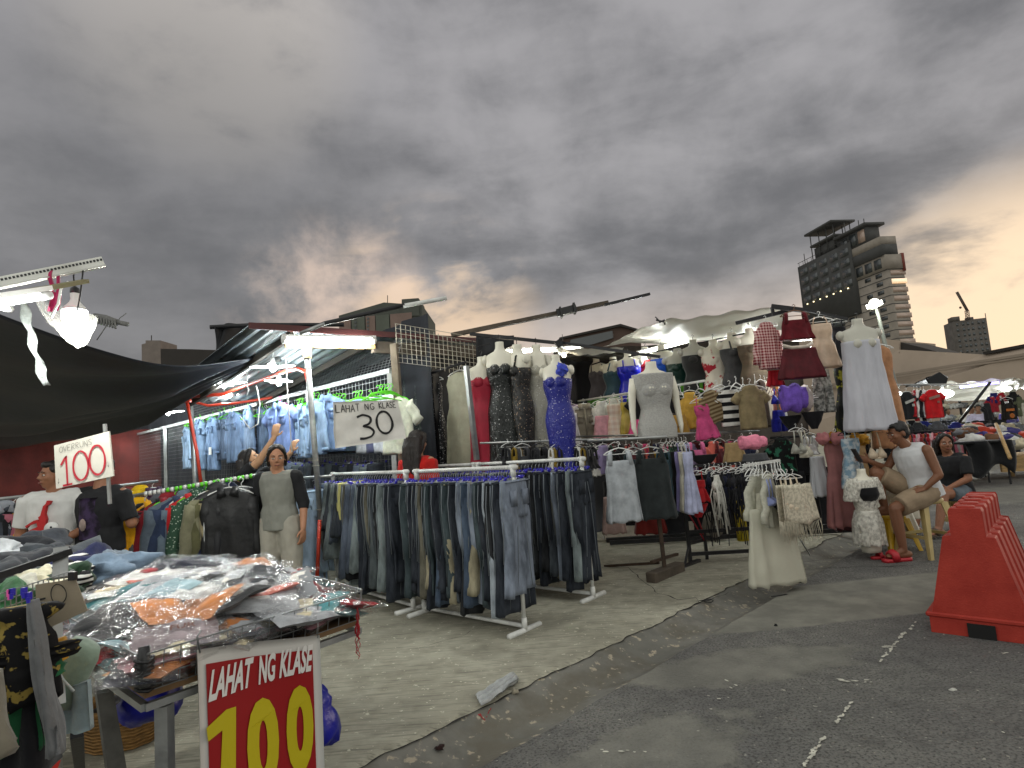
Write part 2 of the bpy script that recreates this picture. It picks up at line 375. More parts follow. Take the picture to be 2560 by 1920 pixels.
def top_mesh(W_=.5, H_=.65, sleeve=.2, ang=62, seed=0, thick=.035, collar=False, hood=False, folds=7, sag=.0, button=False, amp=.009, opened=False):
    """T-shirt / shirt / jacket hanging; W_ chest width; origin at the hook"""
    b = B(); w = W_/2; z0 = -.075
    cloth(b, [(z0+.012, 0, 0, .055, thick*.8, .0), (z0, 0, 0, .075, thick, 0), (z0-.028, 0, 0, w*.62, thick, .001), (z0-.06, 0, 0, w*.93, thick*.95, .002), (z0-.13, 0, 0, w*1.0, thick, .004),
              (z0-.3*H_, 0, 0, w*.97, thick*1.1, amp), (z0-H_, 0, 0, w*1.03+sag, thick*1.15, amp*1.5)], n=28, rings=22, folds=folds, seed=seed)
    if sleeve > 0:
        for s in (-1, 1):
            a = rad(ang+random.Random(seed+s).uniform(-6, 6)); dx, dz = math.cos(a)*s, -math.sin(a)
            p = Vector((s*w*.78, 0, z0-.085)); r = max(.055, w*.3)
            q = p+Vector((dx, 0, dz))*sleeve
            n = 5; pts = [p.lerp(q, k/n)+Vector((0, .012*math.sin(k*2.1+seed), 0)) for k in range(n+1)]
            rr = [r*(1-.38*k/n if sleeve > .35 else 1-.05*k/n)*(1+.06*math.sin(k*2.3+seed)) for k in range(n+1)]
            rings = []
            u = Vector((-dz*s, 0, dx*s)).normalized()
            for pt, r_ in zip(pts, rr):
                rings.append([pt+u*(math.cos(6.283*k/12)*r_)+Vector((0, math.sin(6.283*k/12)*thick*.85, 0)) for k in range(12)])
            b.loft(rings)
            if sleeve > .4: b.tube([q-Vector((dx, 0, dz))*.03, q], r*.66, 10, 0, 1)
    if collar:
        for s in (-1, 1): b.loft([[Vector((s*.012, -thick*1.0, z0-.05)), Vector((s*.085, -thick*1.15, z0-.075)), Vector((s*.088, -thick*.5, z0+.012)), Vector((s*.04, -thick*.6, z0+.02))],
                                  [Vector((s*.012, -thick*1.35, z0-.05)), Vector((s*.085, -thick*1.5, z0-.075)), Vector((s*.088, -thick*.8, z0+.022)), Vector((s*.04, -thick*.9, z0+.03))]])
    if button:
        b.bar((0, -thick*1.25, z0-.05), (0, -thick*1.55, z0-H_+.02), .022, .006, 0, Vector((0, -1, 0)))
        for s in (-1, 1): b.box((s*w*.5, -thick*1.25, z0-.2), (w*.42, .012, .11)); b.box((s*w*.5, -thick*1.42, z0-.165), (w*.44, .01, .035))
    if hood: b.ell((0, .01, z0+.0), (.1, .05, .075), n=10)
    return b
def dress_mesh(prof, seed=0, thick=.06, folds=8, straps=True, top_z=-.09, wob=.004, n=30, rings=26):
    """prof rows (z, halfwidth, fold amp) from bust to hem"""
    b = B()
    st = [(z, 0, 0, hw, max(thick*.5, min(hw*.55, thick*1.6)), am) for z, hw, am in prof]
    cloth(b, st, n=n, rings=rings, folds=folds, seed=seed, wob=wob)
    if straps:
        for s in (-1, 1): b.tube([(s*prof[0][1]*.72, -thick*.25, prof[0][0]-.02), (s*prof[0][1]*.62, -.01, (prof[0][0]+top_z)/2+.01), (s*.05, .0, top_z+.015), (s*.04, .02, top_z+.0)], .006, 5)
    return b
# ================================================================ GROUND
def ground_mat(name, base, alt, kind):
    m = bpy.data.materials.new(name); m.use_nodes = True; N, L, p = nodes_of(m)
    ge = N.new('ShaderNodeNewGeometry'); P = ge.outputs['Position']
    def noi(scale, det=6, rot=0, st=(1, 1, 1), rough=.6):
        mp = N.new('ShaderNodeMapping'); L.new(P, mp.inputs[0]); mp.inputs['Rotation'].default_value = (0, 0, rot); mp.inputs['Scale'].default_value = st
        n = N.new('ShaderNodeTexNoise'); L.new(mp.outputs[0], n.inputs['Vector']); n.inputs['Scale'].default_value = scale; n.inputs['Detail'].default_value = det; n.inputs['Roughness'].default_value = rough; return n.outputs[0]
    def mr(s, lo, hi, a=0., b=1.):
        r = N.new('ShaderNodeMapRange'); L.new(s, r.inputs[0]); r.inputs[1].default_value = lo; r.inputs[2].default_value = hi; r.inputs[3].default_value = a; r.inputs[4].default_value = b; return r.outputs[0]
    def mx(f, a, b, mode='MIX'):
        n = N.new('ShaderNodeMix'); n.data_type = 'RGBA'; n.blend_type = mode
        if isinstance(f, float): n.inputs[0].default_value = f
        else: L.new(f, n.inputs[0])
        for i, q in ((6, a), (7, b)):
            if isinstance(q, tuple): n.inputs[i].default_value = (*q, 1)
            else: L.new(q, n.inputs[i])
        return n.outputs[2]
    def ma(op, a, b=0.0):
        n = N.new('ShaderNodeMath'); n.operation = op
        for i, q in enumerate((a, b)):
            if isinstance(q, (int, float)): n.inputs[i].default_value = q
            else: L.new(q, n.inputs[i])
        return n.outputs[0]
    b, a = lin(base), lin(alt)
    col = mx(mr(noi(.9, 7), .38, .62), b, a)
    col = mx(mr(noi(7, 5), .45, .7, 0., .55), col, tuple(c*.55 for c in b))
    if kind == 'pad':
        ln = noi(70, 4, rad(-34), (.05, 1, 1)); ln2 = noi(110, 2, rad(-34), (.03, 1, 1))
        col = mx(mr(ln, .49, .35, 0., .58), col, tuple(c*.35 for c in b))
        col = mx(mr(noi(1.6, 5), .55, .75, 0., .6), col, tuple(c*.45 for c in b))
        col = mx(mr(noi(30, 2), .66, .72, 0., .8), col, tuple(min(1, c*1.6) for c in a))
        h = ma('ADD', ma('MULTIPLY', ln, 1.0), ma('MULTIPLY', ln2, .5)); bs = .6
    elif kind == 'gutter':
        col = mx(mr(noi(2.2, 5), .5, .62), col, lin('605c52'))
        col = mx(mr(noi(18, 4), .60, .66, 0., .8), col, lin('a89e8a'))
        h = noi(14, 7); bs = .7
    else:
        v = N.new('ShaderNodeTexVoronoi'); L.new(P, v.inputs['Vector']); v.inputs['Scale'].default_value = 45
        # smooth cement patches poured over the coarse tarmac, with ragged edges
        sp = N.new('ShaderNodeSeparateXYZ'); L.new(P, sp.inputs[0]); wob = ma('MULTIPLY', ma('SUBTRACT', noi(2.6, 8, rough=.75), .5), 3.2)
        def patch(cx, cy, rx, ry, rot, pw=4, wb=1.0):
            u = ma('ADD', ma('MULTIPLY', ma('SUBTRACT', sp.outputs[0], cx), math.cos(rot)), ma('MULTIPLY', ma('SUBTRACT', sp.outputs[1], cy), math.sin(rot)))
            w = ma('SUBTRACT', ma('MULTIPLY', ma('SUBTRACT', sp.outputs[1], cy), math.cos(rot)), ma('MULTIPLY', ma('SUBTRACT', sp.outputs[0], cx), math.sin(rot)))
            e = ma('ADD', ma('POWER', ma('ABSOLUTE', ma('DIVIDE', u, rx)), pw), ma('POWER', ma('ABSOLUTE', ma('DIVIDE', w, ry)), pw))
            return mr(ma('ADD', e, ma('MULTIPLY', wob, wb)), 1.15, .75)
        pt = patch(3.1, 4.95, 2.3, .50, .10, 6, .35)
        pt2 = patch(1.25, 3.72, .75, .26, .15, 2, 1.0)
        pt3 = patch(.2, 2.45, 1.0, .35, .75, 2, 1.3)
        pt4 = patch(6.9, 9.8, 3.0, .8, .2, 4, .6)
        pp = ma('MAXIMUM', ma('MAXIMUM', pt, ma('MULTIPLY', pt2, .75)), ma('MAXIMUM', ma('MULTIPLY', pt3, .7), ma('MULTIPLY', pt4, .55)))
        grit = mx(ma('MULTIPLY', mr(v.outputs['Distance'], .28, .05), mr(noi(1.1, 6), .35, .62, .15, 1.)), col, tuple(c*.3 for c in b))
        grit = mx(mr(noi(75, 3), .50, .66, 0., .9), grit, tuple(c*.25 for c in b))
        grit = mx(mr(noi(30, 2), .68, .72, 0., .8), grit, lin('a9a79b'))
        sm_ = mx(mr(noi(4, 7), .4, .62), lin('696861'), lin('7d7c73'))
        col = mx(pp, grit, sm_)
        h = ma('ADD', ma('MULTIPLY', ma('MULTIPLY', v.outputs['Distance'], ma('SUBTRACT', 1.0, pp)), 1.2), ma('MULTIPLY', noi(40, 6), .5)); bs = .8
    L.new(col, p.inputs['Base Color']); L.new(mr(noi(1.3, 5), .4, .65, .72, .95), p.inputs['Roughness']); p.inputs['Specular IOR Level'].default_value = .3
    bp = N.new('ShaderNodeBump'); bp.inputs['Strength'].default_value = bs; bp.inputs['Distance'].default_value = .012; L.new(h, bp.inputs['Height']); L.new(bp.outputs[0], p.inputs['Normal'])
    return m
def sq(s, q, z=0): return Vector(((s-q)/2, (s+q)/2, z))          # s = X+Y, q = Y-X
def jit(s, k): return .05*noise.noise(Vector((s*1.7, k, 0)))+.025*noise.noise(Vector((s*6, k, 3)))
def strip(name, m, qs, ss_, zf, label=None):
    b = B(); nq = len(qs); base = 0
    for s in ss_:
        for q in qs:
            qq = q(s) if callable(q) else q
            b.v.append(sq(s, qq, zf(s, qq)))
    for i in range(len(ss_)-1):
        for j in range(nq-1): b.face((i*nq+j, (i+1)*nq+j, (i+1)*nq+j+1, i*nq+j+1))
    o = b.obj(name, m); tag(o, kind='structure'); return o
SS = [-700, -200, -60, -20, -8] + [-3+.06*i for i in range(380)] + [24, 40, 80, 200, 900]
qi = lambda s: 3.70+jit(s, 1.0)*1.3; qo = lambda s: 3.06+jit(s, 7.0)*.35
def gz(s, q):
    a, c = qo(s), qi(s); t = (q-a)/(c-a); t = max(0, min(1, t))
    n = .012*noise.noise(Vector((s*3, q*7, 0)))
    return -.075*math.sin(math.pi*t**.8)*(1+.5*noise.noise(Vector((s*.6, 0, 5)))) + n*math.sin(math.pi*t)
strip('road', ground_mat('asphalt', '646361', '72716c', 'road'), [-900, -60, -20, -8, -4, -2, 0, 1.5, 2.5, qo], SS, lambda s, q: 0.0)
strip('gutter', ground_mat('gutter_concrete', '66655f', '7a7871', 'gutter'), [(lambda s, k=k: qo(s)+(qi(s)-.0-qo(s))*k/14) for k in range(15)], SS, gz)
def pz(s, q):
    e = q-qi(s)
    return (.016*min(1, e/.05) if e >= 0 else 0) + .03*max(0, 1-abs(e-.7)/.7)*max(0, noise.noise(Vector((s*.5, 1.2, 0))))*1.6
strip('pavement', ground_mat('brushed_concrete', '8e8b7c', 'a5a292', 'pad'), [qi]+[(lambda s, k=k: qi(s)+k) for k in (.008, .05, .12, .25, .4, .6, .8, 1.0, 1.3, 1.6, 2, 3, 5, 9, 20, 60, 200, 900)], SS, pz)
# crack along the pavement edge and branch cracks
CR = mat('crack_dirt', lin('1d1a16'), .95)
def crack(pts, w):
    b = B(); n = len(pts)
    for i, p in enumerate(pts):
        t = (pts[min(i+1, n-1)]-pts[max(i-1, 0)]); t = t.normalized(); u = Vector((-t.y, t.x, 0)); ww = w*(.35+abs(noise.noise(p*9))*1.6)
        b.v.append(p+u*ww); b.v.append(p-u*ww)
    for i in range(n-1): b.face((2*i, 2*i+1, 2*i+3, 2*i+2))
    return b
cb = crack([sq(s, qi(s)-.004, .003+.0*s) for s in [.5+.04*i for i in range(330)]], .007)
for pl, w in (([(1649, 1498), (1620, 1476), (1600, 1455), (1570, 1430), (1500, 1415)], .004), ([(1650, 1498), (1700, 1515), (1760, 1505), (1830, 1480)], .006), ([(1040, 1640), (1150, 1607), (1230, 1572), (1330, 1545)], .002),
              ([(2210, 1380), (2150, 1390), (2060, 1400), (1960, 1410)], .006), ([(1870, 1440), (1990, 1425), (2120, 1418), (2300, 1415)], .007)):
    pts = []
    for (a, c), (d, e) in zip(pl, pl[1:]):
        for k in range(10): pts.append(gnd(a+(d-a)*k/10, c+(e-c)*k/10))
    pts = [p+Vector((noise.noise(p*7), noise.noise(p*7+Vector((5, 5, 5))), 0))*.03+Vector((0, 0, .046 if p.y-p.x > 3.7 else .004)) for p in pts]
    c2 = crack(pts, w); o_ = len(cb.v); cb.v += c2.v
    for f in c2.f: cb.face(tuple(i+o_ for i in f))
tag(cb.obj('ground_crack', CR), kind='structure')
# worn white paint of the parking line
PW = mat('worn_road_paint', lin('bdbbae'), .85, 0, .3, 60, .3, 30)
def paint(segs):
    b = B(); rr = random.Random(5)
    for (x0, y0, x1, y1, w, dens) in segs:
        a = gnd(x0, y0, .004); c = gnd(x1, y1, .004); L_ = (c-a).length; n = int(L_/.012*dens*.55); t = (c-a).normalized(); u = Vector((-t.y, t.x, 0))
        for i in range(n):
            p = a.lerp(c, rr.random())+u*rr.uniform(-w, w)+Vector((0, 0, rr.random()*.0018)); r = rr.uniform(.003, .011); k = 5; base = len(b.v)
            for j in range(k): b.v.append(p+t*(math.cos(j*6.28/k)*r*rr.uniform(.8, 2.6))+u*(math.sin(j*6.28/k)*r*rr.uniform(.5, 1.2)))
            b.face(tuple(base+j for j in range(k)))
    return b
tag(paint([(2262, 1580, 2200, 1655, .008, 1.6), (2200, 1615, 2236, 1618, .02, 3), (2100, 1700, 2176, 1703, .018, 1.6), (2132, 1752, 2090, 1806, .007, 2.2), (2064, 1838, 2008, 1915, .008, 2.2),
           (2475, 1632, 2522, 1632, .015, 1.4), (1460, 1872, 1620, 1885, .02, .5), (1800, 1700, 1860, 1730, .05, .35), (2290, 1555, 2275, 1575, .006, .8), (1700, 1780, 2000, 1790, .25, .12), (2300, 1700, 2560, 1850, .4, .05)]).obj('road_marking', PW), kind='structure')
# ================================================================ FAR BUILDINGS
def frame_box(b, O, a, c, a0, a1, c0, c1, z0, z1, mi=0):
    P = lambda u, v, z: Vector((O.x, O.y, 0))+a*u+c*v+Vector((0, 0, z))
    b.loft([[P(a0, c0, z), P(a1, c0, z), P(a1, c1, z), P(a0, c1, z)] for z in (z0, z1)], mi)
def prism(b, pts, th, mi=0, push=0.0):
    """outline standing on the plane of pts (world points), extruded away by th metres"""
    n = Vector((pts[-1].x-pts[0].x, pts[-1].y-pts[0].y, 0)).normalized(); k = Vector((-n.y, n.x, 0))
    if k.y < 0: k = -k
    b.loft([[p+k*push for p in pts], [p+k*(push+th) for p in pts]], mi)
def bmat(name, h, v=.12, rough=.85): return mat(name, lin(h), rough, 0, .1, 3, v, .25, coord='Object')
# --- tall residential tower
T = empty('tower_block', Vector((141, 225, 0)), 'tall grey residential tower with dark glazed top floors leaning over the white dresses', 'building')
O = at(2218, 672, 225); O.z = 0; T.location = O
a = Vector((-.148, .989, 0)); c = Vector((.989, .148, 0)); LA, LC = 49.0, 7.0
zt = at(2222, 672, 225).z; zt2 = at(2222, 632, 225).z; fl = 3.35
GREYW = bmat('tower_concrete', '867e74'); DARKW = bmat('tower_dark_cladding', '40403f'); GLASS = mat('dark_window_glass', lin('33383a'), .25, 0, spec=.8); WARM = mat('lit_window', (1, 1, 1), .5, emit=lin('f0b060'), es=.8)
REDW = bmat('tower_red_panel', '6b3026'); PALEGL = mat('sky_lit_glass', lin('a58f80'), .15, 0, spec=.8)
b = B(); frame_box(b, O, a, c, 0, LA, 0, LC, 0, zt); b.part('lower_storeys', GREYW, T)
b = B(); frame_box(b, O, a, c, 16, LA+2.2, -1.2, LC-2, zt-13.5, zt+16.5); b.part('dark_upper_storeys', DARKW, T)
b = B(); frame_box(b, O, a, c, -.4, 24, -.4, LC-.5, zt, zt+5.6); frame_box(b, O, a, c, .5, 24, -.8, LC-1, zt+9.8, zt+13.1); b.part('glazed_corner_storeys', GREYW, T)
b = B(); frame_box(b, O, a, c, 0, 23, -.9, LC-1.4, zt+5.6, zt+9.8); b.part('parapet_band', DARKW, T)
b = B(); frame_box(b, O, a, c, 7, 24, -.7, LC-2, zt+13.1, zt+19.5); b.part('rooftop_storey', DARKW, T)
b = B(); frame_box(b, O, a, c, 6, 24.5, -2, LC, zt+19.8, zt+20.9); b.part('roof_slab', DARKW, T)
b = B(); frame_box(b, O, a, c, 26, 40, .2, 7, zt+16.5, zt+21.5); frame_box(b, O, a, c, 25, 41, -1, 8, zt+22.3, zt+23.2)
for u in (25.4, 30, 35, 40.6):
    for v in (-.6, 7.4): frame_box(b, O, a, c, u-.15, u+.15, v-.15, v+.15, zt+16.5, zt+28)
frame_box(b, O, a, c, 23.8, 42, -2.5, 9, zt+28, zt+28.9); b.part('rooftop_canopy', DARKW, T)
b = B()
for u in range(17, 52, 3): frame_box(b, O, a, c, u-.07, u+.07, -1.2, -1.06, zt+16.5, zt+18.3)
frame_box(b, O, a, c, 17, 51, -1.2, -1.08, zt+18.1, zt+18.3)
for u, h in ((20, 26), (12, 24), (9, 23.5), (48, 22)): frame_box(b, O, a, c, u-.12, u+.12, .5, .74, zt+14, zt+h)
b.part('roof_railing', DARKW, T)
b = B(); frame_box(b, O, a, c, -.5, .5, 6.5, LC+.6, zt-1, zt+6); b.part('red_fin', REDW, T)
nf = 15
for k in range(nf):
    z = zt-3.35*(k+1)
    b = B(); frame_box(b, O, a, c, -.1, LA+.1, -.1, LC+.08, z+3.1, z+3.32); b.part('floor_ledge', DARKW, T)
    for u in (3.0, 20.5):
        b = B(); frame_box(b, O, a, c, u, u+3.2, -.12, .1, z+1.1, z+2.6); b.part('window', WARM if (k == 8 and u < 5) else GLASS, T)
    if k % 2 == 0:
        b = B(); frame_box(b, O, a, c, 9, 12, -.12, .1, z+1.1, z+2.6); b.part('window', GLASS, T)
    b = B(); frame_box(b, O, a, c, -.14, .1, 1.2, 7.6, z+.9, z+2.8); b.part('window', WARM if k == 1 else PALEGL, T)
    b = B(); frame_box(b, O, a, c, 26.5, 38, -.35, .1, z+.35, z+2.95)
    b.part('window', GLASS, T)
    if k: b = B(); frame_box(b, O, a, c, 44.5, 47.5, -.12, .1, z+1.0, z+2.5); b.part('window', GLASS, T)
for k in range(4):
    for u in (17.5, 24, 31, 38, 44.5):
        b = B(); frame_box(b, O, a, c, u, u+5, -1.35, -1.1, zt+14.2-k*4.4-2.6, zt+14.2-k*4.4+.4); b.part('window', GLASS, T)
for u in (2, 7, 12):
    b = B(); frame_box(b, O, a, c, u, u+3.6, -.6, -.3, zt+1, zt+4.8); b.part('window', GLASS, T)
    b = B(); frame_box(b, O, a, c, u+6, u+9.6, -.95, -.6, zt+14, zt+18.8); b.part('window', GLASS if u > 3 else PALEGL, T)
b = B()
for u in (20, 24.5, 29, 33.5, 38, 42.5, 47): frame_box(b, O, a, c, u, u+.55, -1.5, -1.2, zt-2.2, zt-1.8)
b.part('soffit_lights', mat('lit_spots', (1, 1, 1), .5, emit=lin('ffe9b0'), es=3), T)
# --- distant tower under construction with crane
T2 = empty('unfinished_tower', Vector((0, 0, 0)), 'small grey unfinished concrete tower far off on the right horizon', 'building')
O2 = at(2502, 1025, 450); O2.z = 0; T2.location = O2; a2 = Vector((-.95, .3, 0)).normalized(); c2 = Vector((.3, .95, 0)).normalized(); z2 = at(2440, 796, 450).z
TG = bmat('bare_concrete', '55504b', .25)
b = B(); frame_box(b, O2, a2, c2, 0, 22, 0, 18, 0, z2); b.part('concrete_core', TG, T2)
b = B(); frame_box(b, O2, a2, c2, 17, 22.2, -.2, 8, z2, z2+3.4); frame_box(b, O2, a2, c2, 7, 11, 3, 8, z2, z2+2.2); frame_box(b, O2, a2, c2, 0, .4, 0, .4, z2, z2+3.5); b.part('rooftop_walls', TG, T2)
for k in range(12):
    for u in (1.5, 4.5, 8.5, 11.5, 14.5, 18.5):
        b = B(); frame_box(b, O2, a2, c2, u, u+1.5, -.15, .2, z2-4-k*4.2, z2-1.8-k*4.2); b.part('window', GLASS, T2)
CRN = empty('tower_crane', at(2422, 797, 452), 'thin luffing crane standing on the unfinished tower', 'crane')
CM = mat('crane_steel', lin('5c5049'), .6, .3)
def lattice(b, p0, p1, w, n):
    p0, p1 = Vector(p0), Vector(p1); t = (p1-p0).normalized(); u = t.cross(Vector((.2, .9, .1))).normalized()*w; v = t.cross(u).normalized()*w
    for s1, s2 in ((1, 1), (1, -1), (-1, -1), (-1, 1)): b.bar(p0+u*s1+v*s2, p1+u*s1+v*s2, .35)
    for i in range(n):
        q = p0.lerp(p1, i/n); r = p0.lerp(p1, (i+1)/n); b.bar(q+u+v, r-u+v, .2); b.bar(q-u-v, r+u-v, .2)
b = B(); lattice(b, at(2420, 800, 452), at(2417, 776, 452), .9, 4); b.part('mast', CM, CRN)
b = B(); lattice(b, at(2419, 778, 452), at(2392, 730, 452), .55, 12); b.part('jib', CM, CRN)
b = B(); b.bar(at(2417, 778, 452), at(2413, 768, 452), .5); b.bar(at(2413, 768, 452), at(2392, 730, 452), .15); b.ell(at(2401, 769, 452), (.9, .9, .9)); b.part('counterweight', CM, CRN)
# --- long beige building behind the far stalls
BE = bmat('beige_render', '9b8c7d', .1); BD = bmat('dark_roof_sheet', '2b2724')
def yb(x): return 66-(x-1960)*18/660
Lb = [(1900, 1100), (1900, 838), (2150, 842), (2150, 848), (2247, 851), (2247, 874), (2340, 880), (2458, 886), (2500, 880), (2660, 848), (2660, 1100)]
b = B(); prism(b, [at(x, y, yb(x)) if y < 1090 else Vector((at(x, 1000, yb(x)).x, yb(x), 0)) for x, y in Lb], 9); bb = b.world('beige_building', BE, False); tag(bb, 'long beige rendered building with a stepped roofline behind the far stalls', 'building')
b = B()
for dy, th in ((0, .22), (7, .14)):
    b.bar(at(2020, 971+dy, yb(2020))+Vector((0, -.15, 0)), at(2660, 871+dy, yb(2660))+Vector((0, -.15, 0)), .3, th)
b.part('wall_moulding', bmat('beige_trim', '8a7d70'), bb, False)
b = B(); prism(b, [at(2246, 874, yb(2246)), at(2246, 855, yb(2246)), at(2300, 868, yb(2300)), at(2345, 881, yb(2345))], 6, 0, .4); b.part('lean_to_roof', BD, bb, False)
b = B(); b.bar(at(2458, 884, yb(2458))+Vector((0, -.2, 0)), at(2660, 846, yb(2660))+Vector((0, -.2, 0)), .5, .25); b.part('coping', BD, bb, False)
b = B()
for x in (2205, 2248, 2400): b.bar(at(x, 880, yb(x))+Vector((0, -.05, 0)), at(x+12, 960, yb(x))+Vector((0, -.05, 0)), .12)
b.part('drain_stain', bmat('damp_stain', '7c7064'), bb, False)
# --- green and pink building over the left roof
GB = empty('apartment_block', at(950, 1120, 120), 'grey green block with pale pink wall panels rising behind the corrugated roof', 'building'); GB.location.z = 0
Yg = 120
def px_prism(pts, Y, th, name, m, parent, push=0.0, slope=0.0):
    b = B(); pp = [at(x, y, Y+(x-pts[0][0])*slope) for x, y in pts]
    for p, (x, y) in zip(pp, pts):
        if y >= 880 or (y >= 870 and Y == 90 and False): p.z = 0
    prism(b, pp, th, 0, push); return b.part(name, m, parent, False)
GG = bmat('grey_green_render', '4b4e48'); GP = bmat('pink_render', '7a675f'); GM = bmat('green_panel', '585d54')
px_prism([(847, 900), (847, 789), (960, 756), (1003, 759), (1055, 761), (1055, 900)], Yg, 20, 'wall', GG, GB)
px_prism([(1004, 790), (1005, 749), (1047, 746), (1049, 790)], Yg, 8, 'stair_tower', GG, GB, -.3)
for x0, x1, m in ((849, 877, GP), (880, 912, GM), (915, 938, GP), (940, 973, GM), (976, 1030, GP)):
    px_prism([(x0, 900), (x0, 798 - (x0-847)*.09), (x1, 798-(x1-847)*.09), (x1, 900)], Yg, .3, 'wall_panel', m, GB, -.35)
for x in (888, 919, 1036):
    for k in range(5):
        px_prism([(x, 800+k*9), (x, 795+k*9), (x+5, 795+k*9), (x+5, 800+k*9)], Yg, .2, 'window', GLASS, GB, -.6)
px_prism([(968, 757), (968, 738), (969, 738), (969, 757)], Yg, .3, 'antenna', BD, GB)
# --- brown building
BR = empty('office_building', at(1520, 1100, 90), 'low brown building with a glazed strip peeking over the stalls', 'building'); BR.location.z = 0
px_prism([(1400, 900), (1400, 848), (1550, 815), (1600, 829), (1605, 900)], 90, 14, 'wall', bmat('brown_render', '4d3c34'), BR)
px_prism([(1425, 870), (1425, 851), (1530, 828), (1532, 846), (1480, 862)], 90, .4, 'glazing', GLASS, BR, -.4)
px_prism([(1398, 850), (1398, 845), (1550, 811), (1604, 827), (1603, 831), (1550, 817)], 90, 15, 'roof', BD, BR, -.5)
# --- little far block on the left
LBk = empty('far_apartment_block', at(378, 1185, 300), 'tiny beige block with an antenna above the black awning', 'building'); LBk.location.z = 0
px_prism([(354, 880), (354, 861), (364, 858), (364, 851), (401, 851), (402, 880)], 300, 15, 'wall', bmat('far_beige', '6f6660'), LBk)
px_prism([(402, 880), (402, 872), (480, 873), (562, 876), (562, 884)], 300, 15, 'lower_wing', BD, LBk)
px_prism([(377.4, 852), (377.4, 838), (378.4, 838), (378.4, 852)], 300, .5, 'antenna', BD, LBk)
# --- street lamp
SLp = empty('street_lamp', at(2255, 1097, 38), 'tall grey street lamp lit in front of the tower', 'street lamp'); SLp.location.z = 0
b = B(); base = at(2255, 1095, 38); base.z = 0; b.tube([base, at(2238, 965, 38), at(2210, 850, 38), at(2196, 790, 38), at(2189, 768, 38)], [.17, .16, .13, .1, .08], 10); b.part('post', mat('lamp_post_paint', lin('777a76'), .5, .3), SLp)
b = B(); b.bar(at(2176, 772, 38), at(2204, 762, 38), .5, .14); b.part('lamp_head', mat('lamp_head', lin('8d8d86'), .5), SLp)
b = B(); b.bar(at(2172, 766, 37.9), at(2200, 757, 37.9), .5, .26); b.ell(at(2186, 757, 37.8), (.3, .3, .26)); b.part('lamp_lens', glow((1, 1, .85), 14), SLp)
l = bpy.data.lights.new('street_lamp_light', 'POINT'); l.energy = 500; l.shadow_soft_size = .3; l.color = (.95, 1, .85); lo = bpy.data.objects.new('street_lamp_light', l); S.collection.objects.link(lo); lo.parent = SLp; lo.location = at(2186, 765, 37.3)-SLp.location
# ================================================================ WRITING
_tc = {}
def text_mesh(txt, bold=0.0):
    k = (txt, bold)
    if k in _tc: return _tc[k]
    cu = bpy.data.curves.new('lettering', 'FONT'); cu.body = txt; cu.offset = bold; cu.resolution_u = 4
    o = bpy.data.objects.new('lettering', cu); S.collection.objects.link(o)
    dg = bpy.context.evaluated_depsgraph_get(); me = bpy.data.meshes.new_from_object(o.evaluated_get(dg))
    v = [(p.co.x, p.co.y) for p in me.vertices]; f = [tuple(p.vertices) for p in me.polygons]
    bpy.data.objects.remove(o); bpy.data.curves.remove(cu); bpy.data.meshes.remove(me)
    xs = [p[0] for p in v]; ys = [p[1] for p in v]; x0, x1, y0, y1 = min(xs), max(xs), min(ys), max(ys)
    _tc[k] = ([((x-x0)/(x1-x0), (y-y0)/(y1-y0)) for x, y in v], f); return _tc[k]
def put_text(b, txt, fn, u0, v0, u1, v1, bold=0., slant=0., skew=0., mi=0):
    """letters laid on a surface fn(u, v) between (u0,v0) and (u1,v1)"""
    v, f = text_mesh(txt, bold); base = len(b.v)
    for x, y in v: b.v.append(Vector(fn(u0+(u1-u0)*(x*(1-slant)+y*slant), v0+(v1-v0)*y+skew*x)))
    for q in f: b.face(tuple(base+i for i in q), mi)
GL = {'L': [[(0, 1), (0, 0), (.8, .03)]], 'A': [[(0, 0), (.45, 1), (.9, 0)], [(.15, .38), (.75, .4)]], 'H': [[(0, 1), (0, 0)], [(.8, 1), (.8, 0)], [(0, .5), (.8, .52)]],
      'T': [[(0, 1), (.95, 1)], [(.48, 1), (.48, 0)]], 'N': [[(0, 0), (0, 1), (.75, 0), (.75, 1)]], 'G': [[(.85, .85), (.5, 1), (.1, .8), (0, .4), (.2, .05), (.6, 0), (.85, .15), (.85, .42), (.5, .42)]],
      'K': [[(0, 1), (0, 0)], [(.75, 1), (0, .48), (.8, 0)]], 'S': [[(.8, .88), (.45, 1), (.1, .8), (.2, .58), (.65, .42), (.78, .18), (.45, 0), (0, .1)]], 'E': [[(.75, 1), (0, 1), (0, 0), (.8, 0)], [(0, .52), (.6, .52)]],
      'O': [[(.45, 1), (.1, .8), (0, .45), (.15, .1), (.45, 0), (.75, .12), (.88, .5), (.78, .85), (.45, 1)]], 'V': [[(0, 1), (.4, 0), (.8, 1)]], 'R': [[(0, 0), (0, 1), (.5, 1), (.7, .8), (.5, .55), (0, .52), (.75, 0)]],
      'U': [[(0, 1), (0, .25), (.3, 0), (.65, .1), (.75, .4), (.75, 1)]], '1': [[(-.15, .72), (.2, 1), (.2, 0)], [(-.1, 0), (.5, 0)]],
      '0': [[(.42 + .42*math.sin(k*.3927)*(1.0), .5+.5*math.cos(k*.3927)) for k in range(17)]],
      '3': [[(0, .9), (.35, 1), (.75, .88), (.78, .7), (.6, .57), (.22, .52), (.65, .45), (.88, .25), (.7, .06), (.3, 0), (.05, .02)]],
      '5': [[(.8, 1), (.15, 1), (.08, .55), (.5, .62), (.85, .38), (.7, .05), (.3, -.02), (0, .12)]],
      'v': [[(.2, 1), (.2, 0)], [(0, .35), (.2, 0), (.4, .35)]]}
